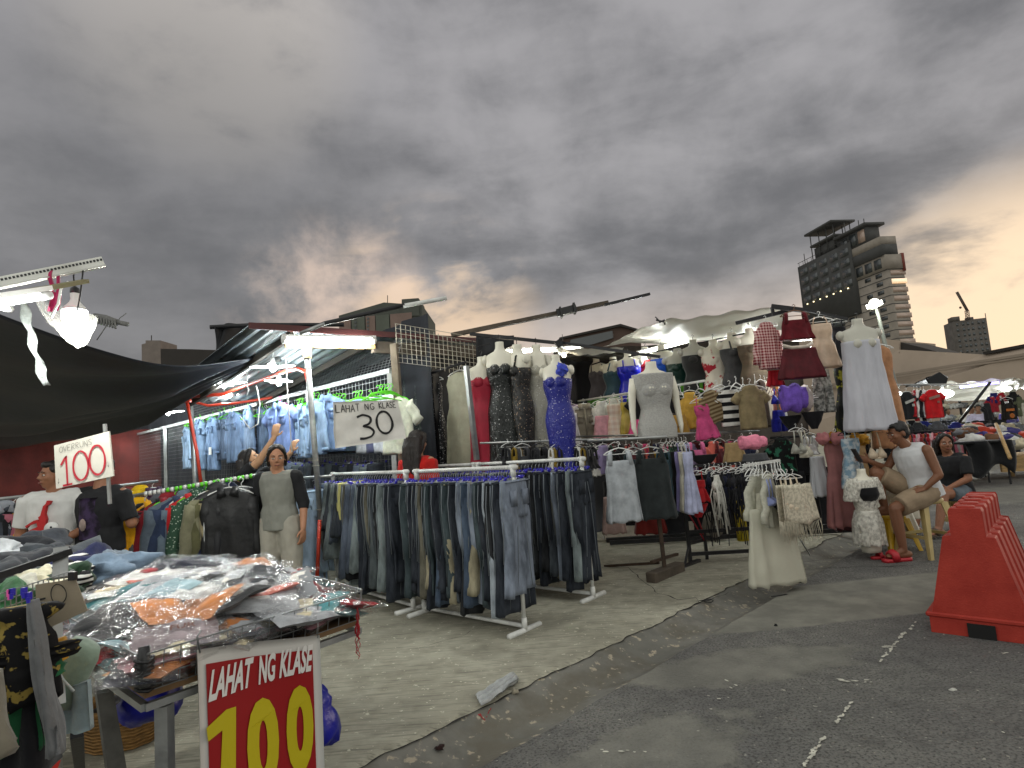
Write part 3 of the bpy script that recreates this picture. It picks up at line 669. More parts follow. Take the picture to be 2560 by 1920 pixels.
def put_hand(b, txt, fn, u0, v0, h, w, gap, th, mi=0, seed=1, asp=1.0):
    rr = random.Random(seed); u = u0
    for ch in txt:
        if ch == ' ': u += w*.7; continue
        g = GL[ch]; dv = rr.uniform(-.04, .04)*h
        for st in g:
            pts = []
            for (x, y), (x2, y2) in zip(st, st[1:]):
                for k in range(5): pts.append((x+(x2-x)*k/5, y+(y2-y)*k/5))
            pts.append(st[-1]); n = len(pts); base = len(b.v)
            if len(st) > 4:
                for _ in range(3): pts = [pts[0]]+[tuple((pts[i-1][q]+pts[i][q]*2+pts[i+1][q])/4 for q in (0, 1)) for i in range(1, n-1)]+[pts[-1]]
            for i, (x, y) in enumerate(pts):
                a, c = pts[max(i-1, 0)], pts[min(i+1, n-1)]; tx, ty = (c[0]-a[0])*w, (c[1]-a[1])*h*asp; l = math.hypot(tx, ty) or 1; ww = th*(1+.12*math.sin(i*.35+u*9))
                px, py = u+x*w, v0+dv+y*h
                b.v.append(Vector(fn(px-ty/l*ww, py+tx/l*ww/asp))); b.v.append(Vector(fn(px+ty/l*ww, py-tx/l*ww/asp)))
            for i in range(n-1): b.face((base+2*i, base+2*i+1, base+2*i+3, base+2*i+2), mi)
        u += w*(.95 if ch != '1' else .75)+gap
def wl(px, py, c=5.16): r = ray(px, py); return CAM + r*(c/(1+r.x))      # on a wall running away to the left
def point_light(parent, p, e, col=(.93, 1, .98), r=.06, name='lamp_light'):
    l = bpy.data.lights.new(name, 'POINT'); l.energy = e; l.color = col; l.shadow_soft_size = r
    o = bpy.data.objects.new(name, l); S.collection.objects.link(o); o.parent = parent; o.location = Vector(p)-Vector(parent.location); return o
LIT = glow((.93, 1, .97), 9)
# ================================================================ LEFT STALL
# --- framed wire mesh panels and the loose mesh above them
def wire_grid(b, P, U, V, nu, nv, t=.0035):
    for i in range(nu+1): a = P+U*(i/nu); b.bar(a, a+V, t, t, 0, U)
    for j in range(nv+1): a = P+V*(j/nv); b.bar(a, a+U, t, t, 0, V)
xs = [float(v) for v in (-1.30, -2.66, -4.02, -5.6, -7.2, -8.8)]
for i in range(5):
    x0, x1 = xs[i], xs[i+1]; P = Vector((x0, 5.16-x0, 0)); Q = Vector((x1, 5.16-x1, 0)); U = Q-P; z0, z1 = .25, 2.3
    t = empty('mesh_panel', P, ('grey framed wire mesh panel %s' % ['right beside the white 30 banner', 'between the 30 banner and the bright blue shirt', 'behind the middle denim jackets', 'behind the leftmost denim jackets', 'behind the two men on the left'][i]), 'mesh panel', 'wire mesh panels of the stall')
    b = B(); u = U.normalized()*.03
    b.bar(P+u+UP*z0, P+u+UP*z1, .05); b.bar(Q-u+UP*z0, Q-u+UP*z1, .05); b.bar(P+UP*z1, Q+UP*z1, .05); b.bar(P+UP*z0, Q+UP*z0, .05); b.part('frame', STEEL, t, False)
    b = B(); wire_grid(b, P+UP*z0+D1*.01, U, UP*(z1-z0), int(U.length/.075), 28); b.part('wire_mesh', WIRE, t, False)
for i, (x0, x1) in enumerate(((-1.25, -3.4), (-3.4, -6.2))):
    b = B(); P = Vector((x0, 5.2-x0, 2.34)); wire_grid(b, P, Vector((x1-x0, x0-x1, 0)), UP*(.32 if i == 0 else .5)+D1*.12, 42 if i == 0 else 54, 10, .004)
    tag(b.world('wire_mesh', WIRE, False), 'strip of white wire mesh above the panels, %s' % ('near the corner post by the banner' if i == 0 else 'under the hanging lamps on the left'), 'wire mesh')
b = B(); P = Vector((-1.2, 6.34, 2.28))
wire_grid(b, P, Vector((1.35, 1.3, -.02)), UP*.42+Vector((.0, .0, 0)), 30, 8, .005)
for k, p in enumerate(b.v): p.z += .05*math.sin(p.x*4)-.04*math.sin(p.x*2.2+1)
tag(b.world('wire_mesh', mat('pale_wire', lin('a9a596'), .5, .4), False), 'sagging pale wire mesh hung over the long gowns', 'wire mesh')
# corner post
b = B(); b.bar(at(985, 860, 6.35), Vector((-1.18, 6.34, 0)), .07); o = b.world('corner_post', mat('bare_timber', lin('6f6454'), .8, .1, .3, 20, .3, 6), False); tag(o, 'square timber corner post beside the 30 banner', 'post')
# dark tarpaulin back wall
BT = mat('black_tarpaulin', lin('17181c'), .62, 0, .35, 14, .25, 2, spec=.35)
BT2 = mat('black_awning_tarpaulin', lin('1c1e25'), .55, 0, .25, 9, .2, 2, spec=.4)
def curtain(name, label, P, Q, z0, z1, m, n=60, amp=.04, cat='tarpaulin'):
    P, Q = Vector(P), Vector(Q); d = (Q-P); u = Vector((-d.y, d.x, 0)).normalized()
    b = B(); b.sheet(lambda s, t: P+d*s+UP*(z0+(z1-z0)*t)+u*amp*(math.sin(s*d.length*5)+.6*math.sin(s*d.length*13+t*2)), n, 6, .004)
    return tag(b.world(name, m), label, cat)
curtain('tarpaulin_wall', 'dark tarpaulin wall behind the wire mesh panels', (-.9, 6.9, 0), (-11, 17, 0), 0, 3.0, mat('slate_tarpaulin', lin('23262d'), .8, 0, .3, 10, .25, 1.5), 90, .05)
curtain('tarpaulin_wall', 'dark tarpaulin wall behind the long evening gowns', (-.9, 6.95, 0), (1.35, 9.3, 0), 0, 2.6, BT, 30, .05)
curtain('tarpaulin_wall', 'rust red tarpaulin at the far left behind the white shirted man', (-16, 12.5, 0), (-8.3, 14, 0), 0, 2.4, mat('red_tarpaulin', lin('5a1f1a'), .8, 0, .3, 10, .3, 2), 40, .05)
curtain('tarpaulin_wall', 'black tarpaulin far left under the awning', (-19, 15.5, 0), (-7.5, 16.2, 0), 0, 3.4, BT, 30, .05)
# --- corrugated roof
Z0 = 2.78
E0 = at(620, 815, 5.7); E1 = at(1272, 857, 7.75)
def roof(s, t):
    p = E0.lerp(E1, s)+D2*t*3.4-D1*.0; p.z = E0.z+(E1.z-E0.z)*s - .38*t + .022*math.sin(s*2*math.pi*24); return p
b = B(); b.sheet(roof, 144, 3, -.004); o = b.world('corrugated_roof', mat('galvanised_sheet', lin('8b9497'), .38, .75, .1, 12, .25, 3)); tag(o, 'corrugated metal stall roof lit from below', 'roof')
b = B(); b.bar(E0+UP*.0-D2*.02, E1-D2*.02, .03, .06); b.part('edge_trim', mat('maroon_trim', lin('4a2020'), .6), o, False)
for k in (.14, .42, .7, .97):
    p = roof(k, .02)-UP*.06; q = roof(k, .98)-UP*.07; b = B(); b.bar(p, q, .04, .07); b.part('rafter', mat('dark_timber', lin('3a352e'), .8), o, False)
b = B(); b.sheet(lambda s, t: at(535+s*120, 815-6*math.sin(s*3)+t*(88 if s < .3 else 88-60*(s-.3)), 6.6+.6*s)+Vector((0, .05*math.sin(s*14+t*3), 0)), 30, 10, .006)
tag(b.world('tarpaulin_flap', BT), 'black tarpaulin flap hanging off the left end of the corrugated roof', 'tarpaulin')
b = B(); b.tube([at(525, 818, 6.6), at(640, 812, 6.9), at(760, 812, 7.1), at(860, 812, 7.2)], .025, 6); tag(b.world('roof_pole', DKSTEEL), 'dark pole along the left top edge of the corrugated roof', 'pole')
# lit wooden beam and tube lamp, dark beam further on
b = B(); b.bar(at(712, 859, 5.95), at(936, 864, 6.5), .05, .075); tag(b.world('timber_beam', WOOD, False), 'short pale timber beam glowing under the long tube lamp', 'beam')
b = B(); b.bar(at(930, 868, 6.5), at(1262, 882, 7.7), .06, .13); tag(b.world('timber_beam', OLDWOOD, False), 'long dark timber beam along the eaves above the gowns', 'beam')
def tube_lamp(x0, y0, Ya, x1, y1, Yb, r, label, e, n=3, col=(.95, 1, .97), ems=14):
    p, q = at(x0, y0, Ya), at(x1, y1, Yb); t = empty('tube_lamp', (p+q)/2, label, 'lamp')
    d = (q-p).normalized(); b = B(); b.tube([p, q], r, 10); b.part('light_tube', glow((.95, 1, .97), ems), t)
    b = B(); b.bar(p+UP*(r+.012)-d*.03, q+UP*(r+.012)+d*.03, r*1.8, .02); b.part('fitting', PLASTW, t, False)
    b = B()
    b.tube([p-d*.03, p+d*.015], r*1.15, 10); b.part('end_cap', PLASTW, t)
    b = B(); b.tube([q+d*.03, q-d*.015], r*1.15, 10); b.part('end_cap', PLASTW, t)
    for k in range(n): point_light(t, p.lerp(q, (k+.5)/n)-UP*.09, e/n, col)
    return t
tube_lamp(712, 850, 5.86, 932, 852, 6.4, .03, 'long white tube lamp under the front edge of the corrugated roof', 60)
# steel pole under the beam
PB = gnd(815, 1480); PT = at(768, 893, 6.0)
b = B(); b.tube([PB, PB.lerp(PT, .5)+Vector((.004, 0, 0)), PT], [.032, .03, .03], 12); o = b.world('steel_pole', STEEL); tag(o, 'leaning galvanised steel pole holding the lit timber beam', 'pole')
b = B(); b.box(at(768, 880, 6.0), (.07, .07, .13), .1); b.part('timber_block', WOOD, o, False)
for k, f in enumerate((.55, .57, .36, .95)):
    b = B(); b.tube([PB.lerp(PT, f)+Vector((.036*math.cos(a_), .036*math.sin(a_), .004*k)) for a_ in [j*.7 for j in range(10)]], .004, 4)
    b.part('twine', mat('pale_twine', lin('a7a69a'), .9), o)
# pipes sticking out over the roof
def pole(name, label, pts, r, m, n=10):
    b = B(); b.tube(pts, r, n); return tag(b.world(name, m), label, 'pole')
o = pole('jutting_pipe', 'white tipped pipe jutting up from the roof in front of the green building', [at(755, 832, 5.6), at(812, 808, 5.6), at(1012, 763, 5.65)], .02, DKSTEEL)
b = B(); b.tube([at(1008, 765, 5.65), at(1117, 745, 5.68)], .021, 10); b.part('white_tip', WHITEPIPE, o)
b = B(); b.tube([at(750, 834, 5.58), at(812, 809, 5.58)], .018, 8); b.part('pale_sleeve', STEEL, o)
o = tag((lambda b: (b.bar(at(1128, 838, 7), at(1520, 757, 7.1), .075, .045), b.world('jutting_pole', OLDWOOD, False))[1])(B()), 'long timber pole jutting over the gowns towards the white tarpaulin', 'pole')
b = B(); b.bar(at(1512, 762, 7.05), at(1624, 735, 7.15), .04, .03); b.part('extension', DKSTEEL, o, False)
b = B(); b.bar(at(1392, 783, 7.0), at(1440, 771, 7.0), .1, .08); b.bar(at(1400, 782, 6.98), at(1404, 781, 6.98), .13, .12); b.bar(at(1433, 772, 6.98), at(1438, 771, 6.98), .13, .12); b.part('clamp', BLACKPL, o, False)
# --- sagging black awning at the left
A_, T_, Bf, C_ = at(-60, 768, 4.05), at(700, 893, 6.95), at(-60, 1118, 18.2), Vector((-14, 7, 3.1))
Tn = at(640, 893, 6.75)
def awn(s, t):                       # s along the ridge to the tip, t from the near edge to the far pipe
    near = A_.lerp(Tn, s); far = Bf.lerp(T_, s**.9)
    near = near - UP*.26*math.sin(math.pi*s)*(1-.2*s)
    far = far - UP*.10*math.sin(math.pi*s)
    p = near.lerp(far, t)
    w = min(1, (1-s)*3.0); k = (1-t)**.7
    p = p - UP*(.42*math.sin(math.pi*min(1, t*1.05))*w*(1-.5*s))
    f = .075*math.sin(t*19+s*4)+.05*math.sin(t*39+s*7+1)+.028*math.sin(t*71+s*5)+.08*noise.noise(Vector((s*2.5, t*15, 1)))
    return p + UP*f*w*.9*math.sin(math.pi*min(1, t+.06))**.5
b = B(); b.sheet(awn, 60, 130, .004); o = b.world('black_awning', BT2); tag(o, 'large sagging black tarpaulin awning at the upper left', 'awning')
b = B(); b.tube([Bf.lerp(T_, k/10)-UP*.10*math.sin(math.pi*(k/10)**(1/.9))-UP*.03 for k in range(11)], .025, 6); tag(b.world('awning_pipe', STEEL), 'steel pipe along the far edge of the black awning', 'pipe')
# under-awning poles
for px, py, Y, lb in ((260, 1062, 10.5, 'thin steel pole behind the handwritten OVERRUNS sign'), (475, 985, 8.6, 'steel pole beside the red conduit and the denim row')):
    p = at(px, py, Y); q = Vector((p.x+.1, p.y, 0)); b = B(); b.tube([p, q], .035, 8); tag(b.world('steel_pole', STEEL), lb, 'pole')
# --- LED fan lamps
def fan_lamp(px, py, Y, w, label, e=11, tilt=0):
    c = at(px, py, Y); s = w*Y/1500; t = empty('led_lamp', c, label, 'lamp', 'led fan lamps under the roof')
    b = B(); b.tube([c+UP*.0, c+UP*.09], [.035, .022], 10); b.part('lamp_holder', PLASTW, t)
    for k in range(4):
        a_ = k*math.pi/2+tilt; d = Vector((math.cos(a_), math.sin(a_), .02)); b = B()
        M = Matrix((d, Vector((-d.y, d.x, 0)), UP)).transposed()
        b.ell(c+d*s*.3-UP*.01, (s*.24, s*.1, .014), M, 12); b.part('light_blade', LIT, t)
    b = B(); b.ell(c-UP*.03, (.035, .035, .035)); b.part('light_globe', LIT, t)
    b = B(); b.tube([c+UP*.09, c+UP*.2+Vector((.02, 0, 0)), c+UP*.36], .004, 4); b.part('cord', PLASTW, t)
    point_light(t, c-UP*.1, e, (.9, 1, 1)); return t
for i, (x, y, Y, w, tl, lb) in enumerate([(682, 915, 6.6, 92, .3, 'white blade lamp nearest the steel pole, higher of two'), (697, 951, 7.2, 66, .9, 'white blade lamp just under the one by the steel pole'), (560, 958, 7.6, 92, .1, 'largest blade lamp hanging over the red conduit'),
    (563, 984, 8.4, 80, .7, 'blade lamp hidden behind the large one over the red conduit'), (428, 998, 9.2, 56, .4, 'blade lamp at the junction of the red conduit'), (420, 1029, 10, 66, .2, 'blade lamp below the red conduit junction'),
    (300, 1056, 11.5, 56, .5, 'blade lamp over the left mesh panels'), (233, 1061, 12, 44, .1, 'blade lamp to the upper left of the OVERRUNS sign pole'), (255, 1076, 13, 62, .8, 'blade lamp right on top of the OVERRUNS sign'), (172, 1080, 14, 44, .3, 'furthest blade lamp beside the left edge of the OVERRUNS sign')]):
    fan_lamp(x, y, Y, w*1.1, lb, 18 if Y < 9 else 30, tl)
# red conduit
RED = mat('red_conduit', lin('c23a24'), .45)
b = B(); b.tube([at(462, 993, 8), at(560, 985, 8), at(640, 955, 7.4), at(700, 932, 6.9), at(745, 922, 6.4), at(764, 930, 6.2), at(773, 965, 6.15), at(776, 1000, 6.1)], .022, 8); tag(b.world('conduit', RED), 'red electrical conduit curving over the denim shirts to the steel pole', 'conduit')
b = B(); b.tube([at(468, 1000, 8.2), at(520, 1014, 8.3), at(590, 1008, 8.4), at(680, 994, 8.2)], .018, 8); tag(b.world('conduit', RED), 'lower sagging red conduit above the green hangers', 'conduit')
b = B(); b.tube([at(466, 995, 8.1), at(478, 1060, 8.1), at(492, 1130, 8.0), at(503, 1210, 8.0)], .022, 8); tag(b.world('conduit', RED), 'red conduit running down beside the left denim jackets', 'conduit')
b = B(); b.tube([at(799, 1300, 6.3), at(793, 1440, 6.2)], .02, 8); tag(b.world('red_pole', RED), 'short red pole standing beside the jeans rack', 'pole')
b = B(); b.box(at(468, 996, 8.0), (.09, .05, .11)); tag(b.world('junction_box', RED, False), 'red electrical junction box at the bend of the conduits', 'junction box')
# cables
for pts, lb in (([(617, 930, 7), (618, 965, 7), (622, 975, 7), (616, 990, 7)], 'white looped cable hanging near the large blade lamp'), ([(641, 965, 6.6), (650, 1010, 6.6), (645, 1060, 6.4), (625, 1072, 6.4), (600, 1040, 6.4)], 'white cable loop draped over the denim shirts'), ([(714, 890, 6.2), (720, 1000, 6.1), (730, 1130, 6.0)], 'thin pale cord hanging in front of the bright blue shirt')):
    b = B(); b.tube([at(*p) for p in pts], .006, 5); tag(b.world('cable', PLASTW), lb, 'cable')
# --- denim shirts
rd = random.Random(3)
def garment(b, name, mats, loc, rz, label, cat, group=None, hg=('shoulder', PLASTW, None), hs=1.0, sc=1.0, tilt=0):
    o = b.obj(name, mats); o.location = loc; o.rotation_euler = (0, tilt, rz); o.scale = (sc,)*3
    tag(o, label, cat, group)
    if hg: add_hanger(o, hg[0], hg[1], hg[2], hs)
    return o
DEN = ['8fb0d4', '5f7fa6', '7595bd', '6788b3', '87a6cc', '5c7ba3', '93b4d8', '4a6184', '7493c4', '86a8d6', '9cbadb', '80a0c8']
dn = [(468, 1060, 5.0, '93b5da'), (500, 1040, 4.95, '5f7c9e'), (532, 1033, 4.9, '6c8db8'), (560, 1022, 4.95, '4d6484'), (585, 1020, 4.8, '6b8bb5'), (620, 1012, 4.85, '7f9cc2'), (655, 1008, 4.95, '566f90'), (700, 995, 4.55, '6f8fd0'), (757, 1000, 4.7, '8fb3d8'), (785, 985, 4.6, '86aad2'), (820, 975, 4.7, '7396c2')]
dl = ['pale washed denim jacket at the far left of the row beside the pole', 'grey blue denim dress with buttons, second from the left of the row', 'mid blue denim jacket with a white patch on its pocket', 'dark blue denim jacket wedged behind its neighbours',
      'faded blue denim shirt with a small dark bow print', 'hooded denim jacket with a white drawstring cable in front', 'short grey blue denim jacket behind the hand of the reaching woman', 'bright blue short sleeved shirt on a pink hanger above the woman', 'pale blue washed shirt just right of the bright blue one', 'light blue shirt with frayed hem behind the steel pole', 'light denim shirt touching the left edge of the white banner']
for i, (x, y, c, h) in enumerate(dn):
    p = wl(x, y, c); Hh = .86 if i in (1, 2) else (.62 if i > 6 else .74)
    b = top_mesh(.5, Hh, .2 if i in (1, 7) else .52, 76 if i != 7 else 40, seed=i+20, collar=True, button=True, hood=i == 5, thick=.05)
    o = garment(b, 'denim_shirt', denim(h, .3), p, rad(-45+rd.uniform(-14, 14)), dl[i], 'denim shirt', 'denim shirts hung along the wire mesh', ('shoulder', PINKPL if i == 7 else GREENPL, None))
    if i == 2:
        b = B(); b.box((.12, -.085, -.62), (.13, .01, .12)); pt = b.obj('cloth_patch', cl('e6e6e0'), o, False); pt['label'] = 'white square patch with scrawled writing'
# extra green hangers bunched beside shirts
GH = []
for i, (x, y, c) in enumerate([(490, 1045, 5.05), (548, 1028, 5.0), (577, 1022, 5.0), (640, 1030, 5.0), (672, 1020, 5.0), (690, 1003, 4.8), (745, 1002, 4.8), (752, 1000, 4.8), (795, 985, 4.75), (835, 990, 4.95), (843, 988, 4.95), (851, 987, 4.95), (859, 988, 4.95), (886, 983, 4.95), (894, 981, 4.95), (902, 980, 4.95), (945, 968, 4.95), (953, 966, 4.95), (961, 965, 4.95), (970, 964, 4.95), (978, 964, 4.95)]):
    p = wl(x, y, c)
    o = bpy.data.objects.new('plastic_hanger', hanger_mesh('shoulder').mesh('hanger_g', [GREENPL, GREENPL]) if not GH else GH[0].data); S.collection.objects.link(o); GH.append(o)
    o.location = p; o.rotation_euler = (0, rd.uniform(-.2, .2), rad(35+rd.uniform(-8, 8))); tag(o, 'lime green plastic hanger hooked on the wire mesh among the shirts', 'hanger', 'green hangers on the mesh')
for i, (x, y, h) in enumerate([(862, 988, 'b9c4d6'), (893, 985, '8ea5c4'), (925, 980, 'c9ccd2'), (950, 975, '55597a'), (968, 973, 'c2c7d0'), (988, 975, 'd3d6c4')]):
    garment(top_mesh(.46, .6, .25, 60, seed=60+i), 'folded_shirt', cl(h), wl(x, y, 5.12), rad(-20-3*i), 'shirt shoulder showing above the white 30 banner, %s' % ['palest blue at its left corner', 'denim blue, second from the left', 'off white in the middle', 'dark indigo beside the off white', 'pale grey second from the right', 'cream one at the right corner'][i], 'shirt', 'shirts above the white banner', ('shoulder', GREENPL, None))
# --- white cloth banner LAHAT NG KLASE 30
c4 = [at(832, 1005, 5.75), at(995, 1000, 6.1), at(1016, 1096, 6.1), at(838, 1121, 5.75)]
def ban(u, v):                       # u right, v up
    lo = c4[3].lerp(c4[2], u); hi = c4[0].lerp(c4[1], u); return lo.lerp(hi, v)+Vector((-.02, -.02, 0))*0+Vector((0, -1, 0))*(.012*math.sin(u*9+v*5)+.02*noise.noise(Vector((u*4, v*4, 2))))
b = B(); b.sheet(ban, 24, 18, .004); o = b.world('cloth_banner', mat('banner_cloth', lin('d9d6cf'), .8, 0, .3, 8, .1, 4)); tag(o, 'white cloth banner reading LAHAT NG KLASE 30 in black', 'banner')
INK = mat('black_marker_ink', lin('121212'), .7)
fb = lambda u, v: ban(u, v)+Vector((-.2, -1, 0)).normalized()*.012
b = B(); put_hand(b, 'LAHAT', fb, .04, .76, .17, .065, .012, .0055, 0, 2, .62); put_hand(b, 'NG', fb, .48, .79, .15, .065, .015, .0055, 0, 3, .62); put_hand(b, 'KLASE', fb, .69, .81, .15, .05, .008, .005, 0, 4, .62)
put_hand(b, '3', fb, .34, .12, .56, .26, 0, .016, 0, 5, .62); put_hand(b, '0', fb, .62, .17, .55, .27, 0, .016, 0, 6, .62); b.part('lettering', INK, o, False)
# --- OVERRUNS 100 board
c5 = [at(135, 1114, 3.4), at(272, 1078, 3.4), at(283, 1190, 3.4), at(140, 1222, 3.4)]
def brd(u, v): return c5[3].lerp(c5[2], u).lerp(c5[0].lerp(c5[1], u), v)
b = B(); b.sheet(brd, 4, 4, .012); o = b.world('price_board', mat('painted_board', lin('c9c6bb'), .7, 0, .1, 30, .08, 5), False); tag(o, 'tilted cream board handwritten OVERRUNS 100 held above the clothes pile', 'sign')
fo = lambda u, v: brd(u, v)+Vector((.1, -1, 0))*.006
b = B(); put_hand(b, 'OVERRUNS', fo, .10, .80, .13, .075, .004, .003, 0, 3, .85); put_hand(b, 'v', fo, .05, .10, .12, .06, 0, .002, 0, 3); put_hand(b, 'v', fo, .93, .22, .12, .06, 0, .002, 0, 3); b.part('lettering', mat('pencil_ink', lin('3c3a38'), .8), o, False)
b = B(); put_hand(b, '1', fo, .16, .05, .66, .28, 0, .018, 0, 1, .85); put_hand(b, '0', fo, .33, .08, .66, .32, 0, .018, 0, 1, .85); put_hand(b, '0', fo, .62, .12, .66, .33, 0, .018, 0, 1, .85); b.part('numerals', mat('red_marker_ink', lin('b02636'), .7), o, False)
b = B(); b.bar(at(262, 1060, 3.42), at(275, 1260, 3.42), .015); b.part('stick', STEEL, o, False)
# ================================================================ CLOTHES RACKS
def rack(label, A, Bp, h, m=WHITEPIPE, r=.017, foot=.36, low=.06, group=None, name='clothes_rack', feet=True, mid=False):
    A, Bp = Vector(A), Vector(Bp); t = empty(name, (A+Bp)/2, label, 'clothes rack', group); d = (Bp-A).normalized(); n = Vector((-d.y, d.x, 0))
    b = B(); b.tube([A+UP*h-d*.04, Bp+UP*h+d*.04], r, 10); b.part('hanging_rail', m, t)
    for P in (A, Bp):
        b = B(); b.tube([P+UP*.03, P+UP*(h-.01)], r*.95, 8); b.part('leg', m, t)
        b = B(); b.tube([P+UP*(h-.07), P+UP*(h+r*.3)], r*1.35, 10); b.tube([P+UP*h-d*.03, P+UP*h+d*.03], r*1.35, 10); b.part('corner_joint', m, t)
        if feet:
            b = B(); b.tube([P+n*foot/2+UP*.03, P-n*foot/2+UP*.03], r*1.25, 10); b.part('foot', m, t)
            b = B(); b.tube([P+UP*.03, P+UP*.12], r*1.3, 10); b.part('foot_joint', m, t)
    b = B(); b.tube([A+UP*low, Bp+UP*low], r*.95, 8); b.part('lower_rail', m, t)
    return t, d
def ordn(i, n, la='left', lb='right'):
    return i
rj = random.Random(9)
JV = [jeans_mesh(L=1.0+.05*math.sin(i*2.1), top=.17+.02*math.sin(i), hem=.13+.04*math.sin(i*1.7), thick=.03+.008*math.sin(i*3), spread=.015+.02*abs(math.sin(i*2.7)), seed=i) for i in range(8)]
SEAM = mat('pale_seam_thread', lin('6f767c'), .9)
JM = [b.mesh('jeans', [WHITEPIPE, SEAM]) for b in JV]
SKM = [jeans_mesh(L=.62, top=.17, hem=.14, thick=.035, seed=31, kind='skirt').mesh('skirt', [WHITEPIPE]), jeans_mesh(L=.85, top=.17, hem=.16, thick=.04, seed=33, kind='skirt').mesh('skirt', [WHITEPIPE])]
def put(name, me, m, loc, rz, sc, label, cat, group, hk='clip', tilt=0):
    o = bpy.data.objects.new(name, me); S.collection.objects.link(o); o.location = loc; o.rotation_euler = (tilt, 0, rz); o.scale = sc if isinstance(sc, tuple) else (sc,)*3
    o.material_slots[0].link = 'OBJECT'; o.material_slots[0].material = m
    tag(o, label, cat, group)
    if hk == 'clip': add_hanger(o, 'clip', WIRE, BLUEPL)
    elif hk: add_hanger(o, 'shoulder', hk)
    return o
JN = {'1b222d': 'dark navy', '232a35': 'dark indigo', '16191e': 'near black', '343c44': 'slate', '454f52': 'grey green', '4a5668': 'dusty blue', '34465c': 'mid blue', '6d7a7c': 'pale grey green', 'c9c264': 'yellow', '5d5a4b': 'olive', '8c8468': 'tan', '8d98a3': 'light grey', '2b3a3f': 'dark teal', '6b7687': 'faded grey blue'}
def hang_row(A, Bp, h, cols, lab, group, off=.0, kinds=None, lens=None, yaw=45):
    A, Bp = Vector(A), Vector(Bp)
    if len(cols) > 12:
        c2, k2, l2 = [], [], []
        for i, c in enumerate(cols):
            for r_ in range(2 if (i % 2 or i % 5 == 0) else 1): c2.append(c if r_ == 0 else cols[(i+7) % len(cols)] if cols[(i+7) % len(cols)] not in ('c9c264', '8d98a3') else c); k2.append(kinds[i] if kinds else 'jeans'); l2.append(lens[i] if lens else 1)
        cols, kinds, lens = c2, k2, l2
    n = len(cols)
    for i, c in enumerate(cols):
        f = (i+.6)/n; p = A.lerp(Bp, f)+UP*(h+off-.012)
        k = rj.randrange(8); s = (lens[i] if lens else 1)*rj.uniform(.96, 1.05)
        nm = JN[c]; zone = 'at the far end' if f < .2 else 'near the far end' if f < .42 else 'in the middle' if f < .62 else 'towards the near end' if f < .85 else 'at the near end'
        kd = kinds[i] if kinds else 'jeans'
        me = JM[k] if kd == 'jeans' else SKM[0] if kd == 'shorts' else SKM[1]
        put({'jeans': 'jeans', 'shorts': 'denim_shorts', 'skirt': 'denim_skirt'}[kd], me, denim(c, .4 if c not in ('c9c264',) else .1), p, rad(yaw+rj.uniform(-13, 13)), (rj.uniform(.95, 1.1), rj.uniform(.9, 1.3), s), '%s %s hanging %s of the %s' % (nm, kd, zone, lab), kd if kd != 'shorts' else 'shorts', group, tilt=rj.uniform(-.03, .03))
GA0, GA1 = gnd(845, 1474), gnd(1034, 1531); GB0, GB1 = gnd(1062, 1537), gnd(1313, 1586)
HR = 1.232
rack('white pipe rack holding jeans, far half of the front pair', GA0, GA1, HR, group='white pipe racks of jeans'); rack('white pipe rack holding jeans, nearest the camera', GB0, GB1, HR, group='white pipe racks of jeans')
GC1 = gnd(1484, 1502); GC0 = GC1+(GB1-GB0).normalized()*-1.3; GE1 = GC0-(GB1-GB0).normalized()*.06; GE0 = GE1-(GB1-GB0).normalized()*1.25
rack('white pipe rack of dark jeans beside the grey tank tops', GC0, GC1, HR+.0, group='white pipe racks of jeans'); rack('white pipe rack behind the front jeans, below the long gowns', GE0, GE1, HR, group='white pipe racks of jeans')
gA = ['1b222d', '232a35', '343c44', '454f52', '6d7a7c', '343c44', 'c9c264', '34465c', '6d7a7c', '4a5668', '4a5668', '34465c', '232a35', '343c44', '5d5a4b', '454f52', '16191e', '6d7a7c', '1b222d', '232a35']
hang_row(GA0, GA1, HR, gA, 'front rack with short items', 'jeans on the white racks', kinds=['shorts', 'shorts', 'shorts', 'shorts', 'skirt', 'shorts']+['jeans']*3+['skirt', 'skirt']+['jeans']*9, lens=[1, .9, .8, 1.1, 1, 1, .82, 1, 1, 1.1, 1.1, 1, 1, 1, 1, 1, 1, 1, 1, 1])
gB = ['232a35', '343c44', '1b222d', '16191e', '5d5a4b', '232a35', '8c8468', '2b3a3f', '1b222d', '34465c', '232a35', '2b3a3f', '16191e', '343c44', '1b222d', '232a35', '16191e', '34465c', '8c8468', '2b3a3f', '1b222d', '8d98a3', '6b7687', '8d98a3', '6b7687']
hang_row(GB0, GB1, HR, gB, 'nearest white rack', 'jeans on the white racks', lens=[.97]*19+[1.0, .98, 1.02, .96, 1.0, .95])
gC = ['343c44', '232a35', '454f52', '5d5a4b', '16191e', '6d7a7c', '232a35', '454f52', '5d5a4b', '2b3a3f', '16191e', '16191e', '1b222d', '16191e', '343c44', '6b7687', '232a35', '1b222d', '232a35']
hang_row(GC0, GC1, HR, gC, 'right hand white rack', 'jeans on the white racks')
hang_row(GE0, GE1, HR, ['232a35', '343c44', '16191e', '5d5a4b', '232a35', '454f52', '1b222d', '343c44', '16191e', '232a35', '34465c', '16191e'], 'rack behind the front jeans', 'jeans on the white racks')
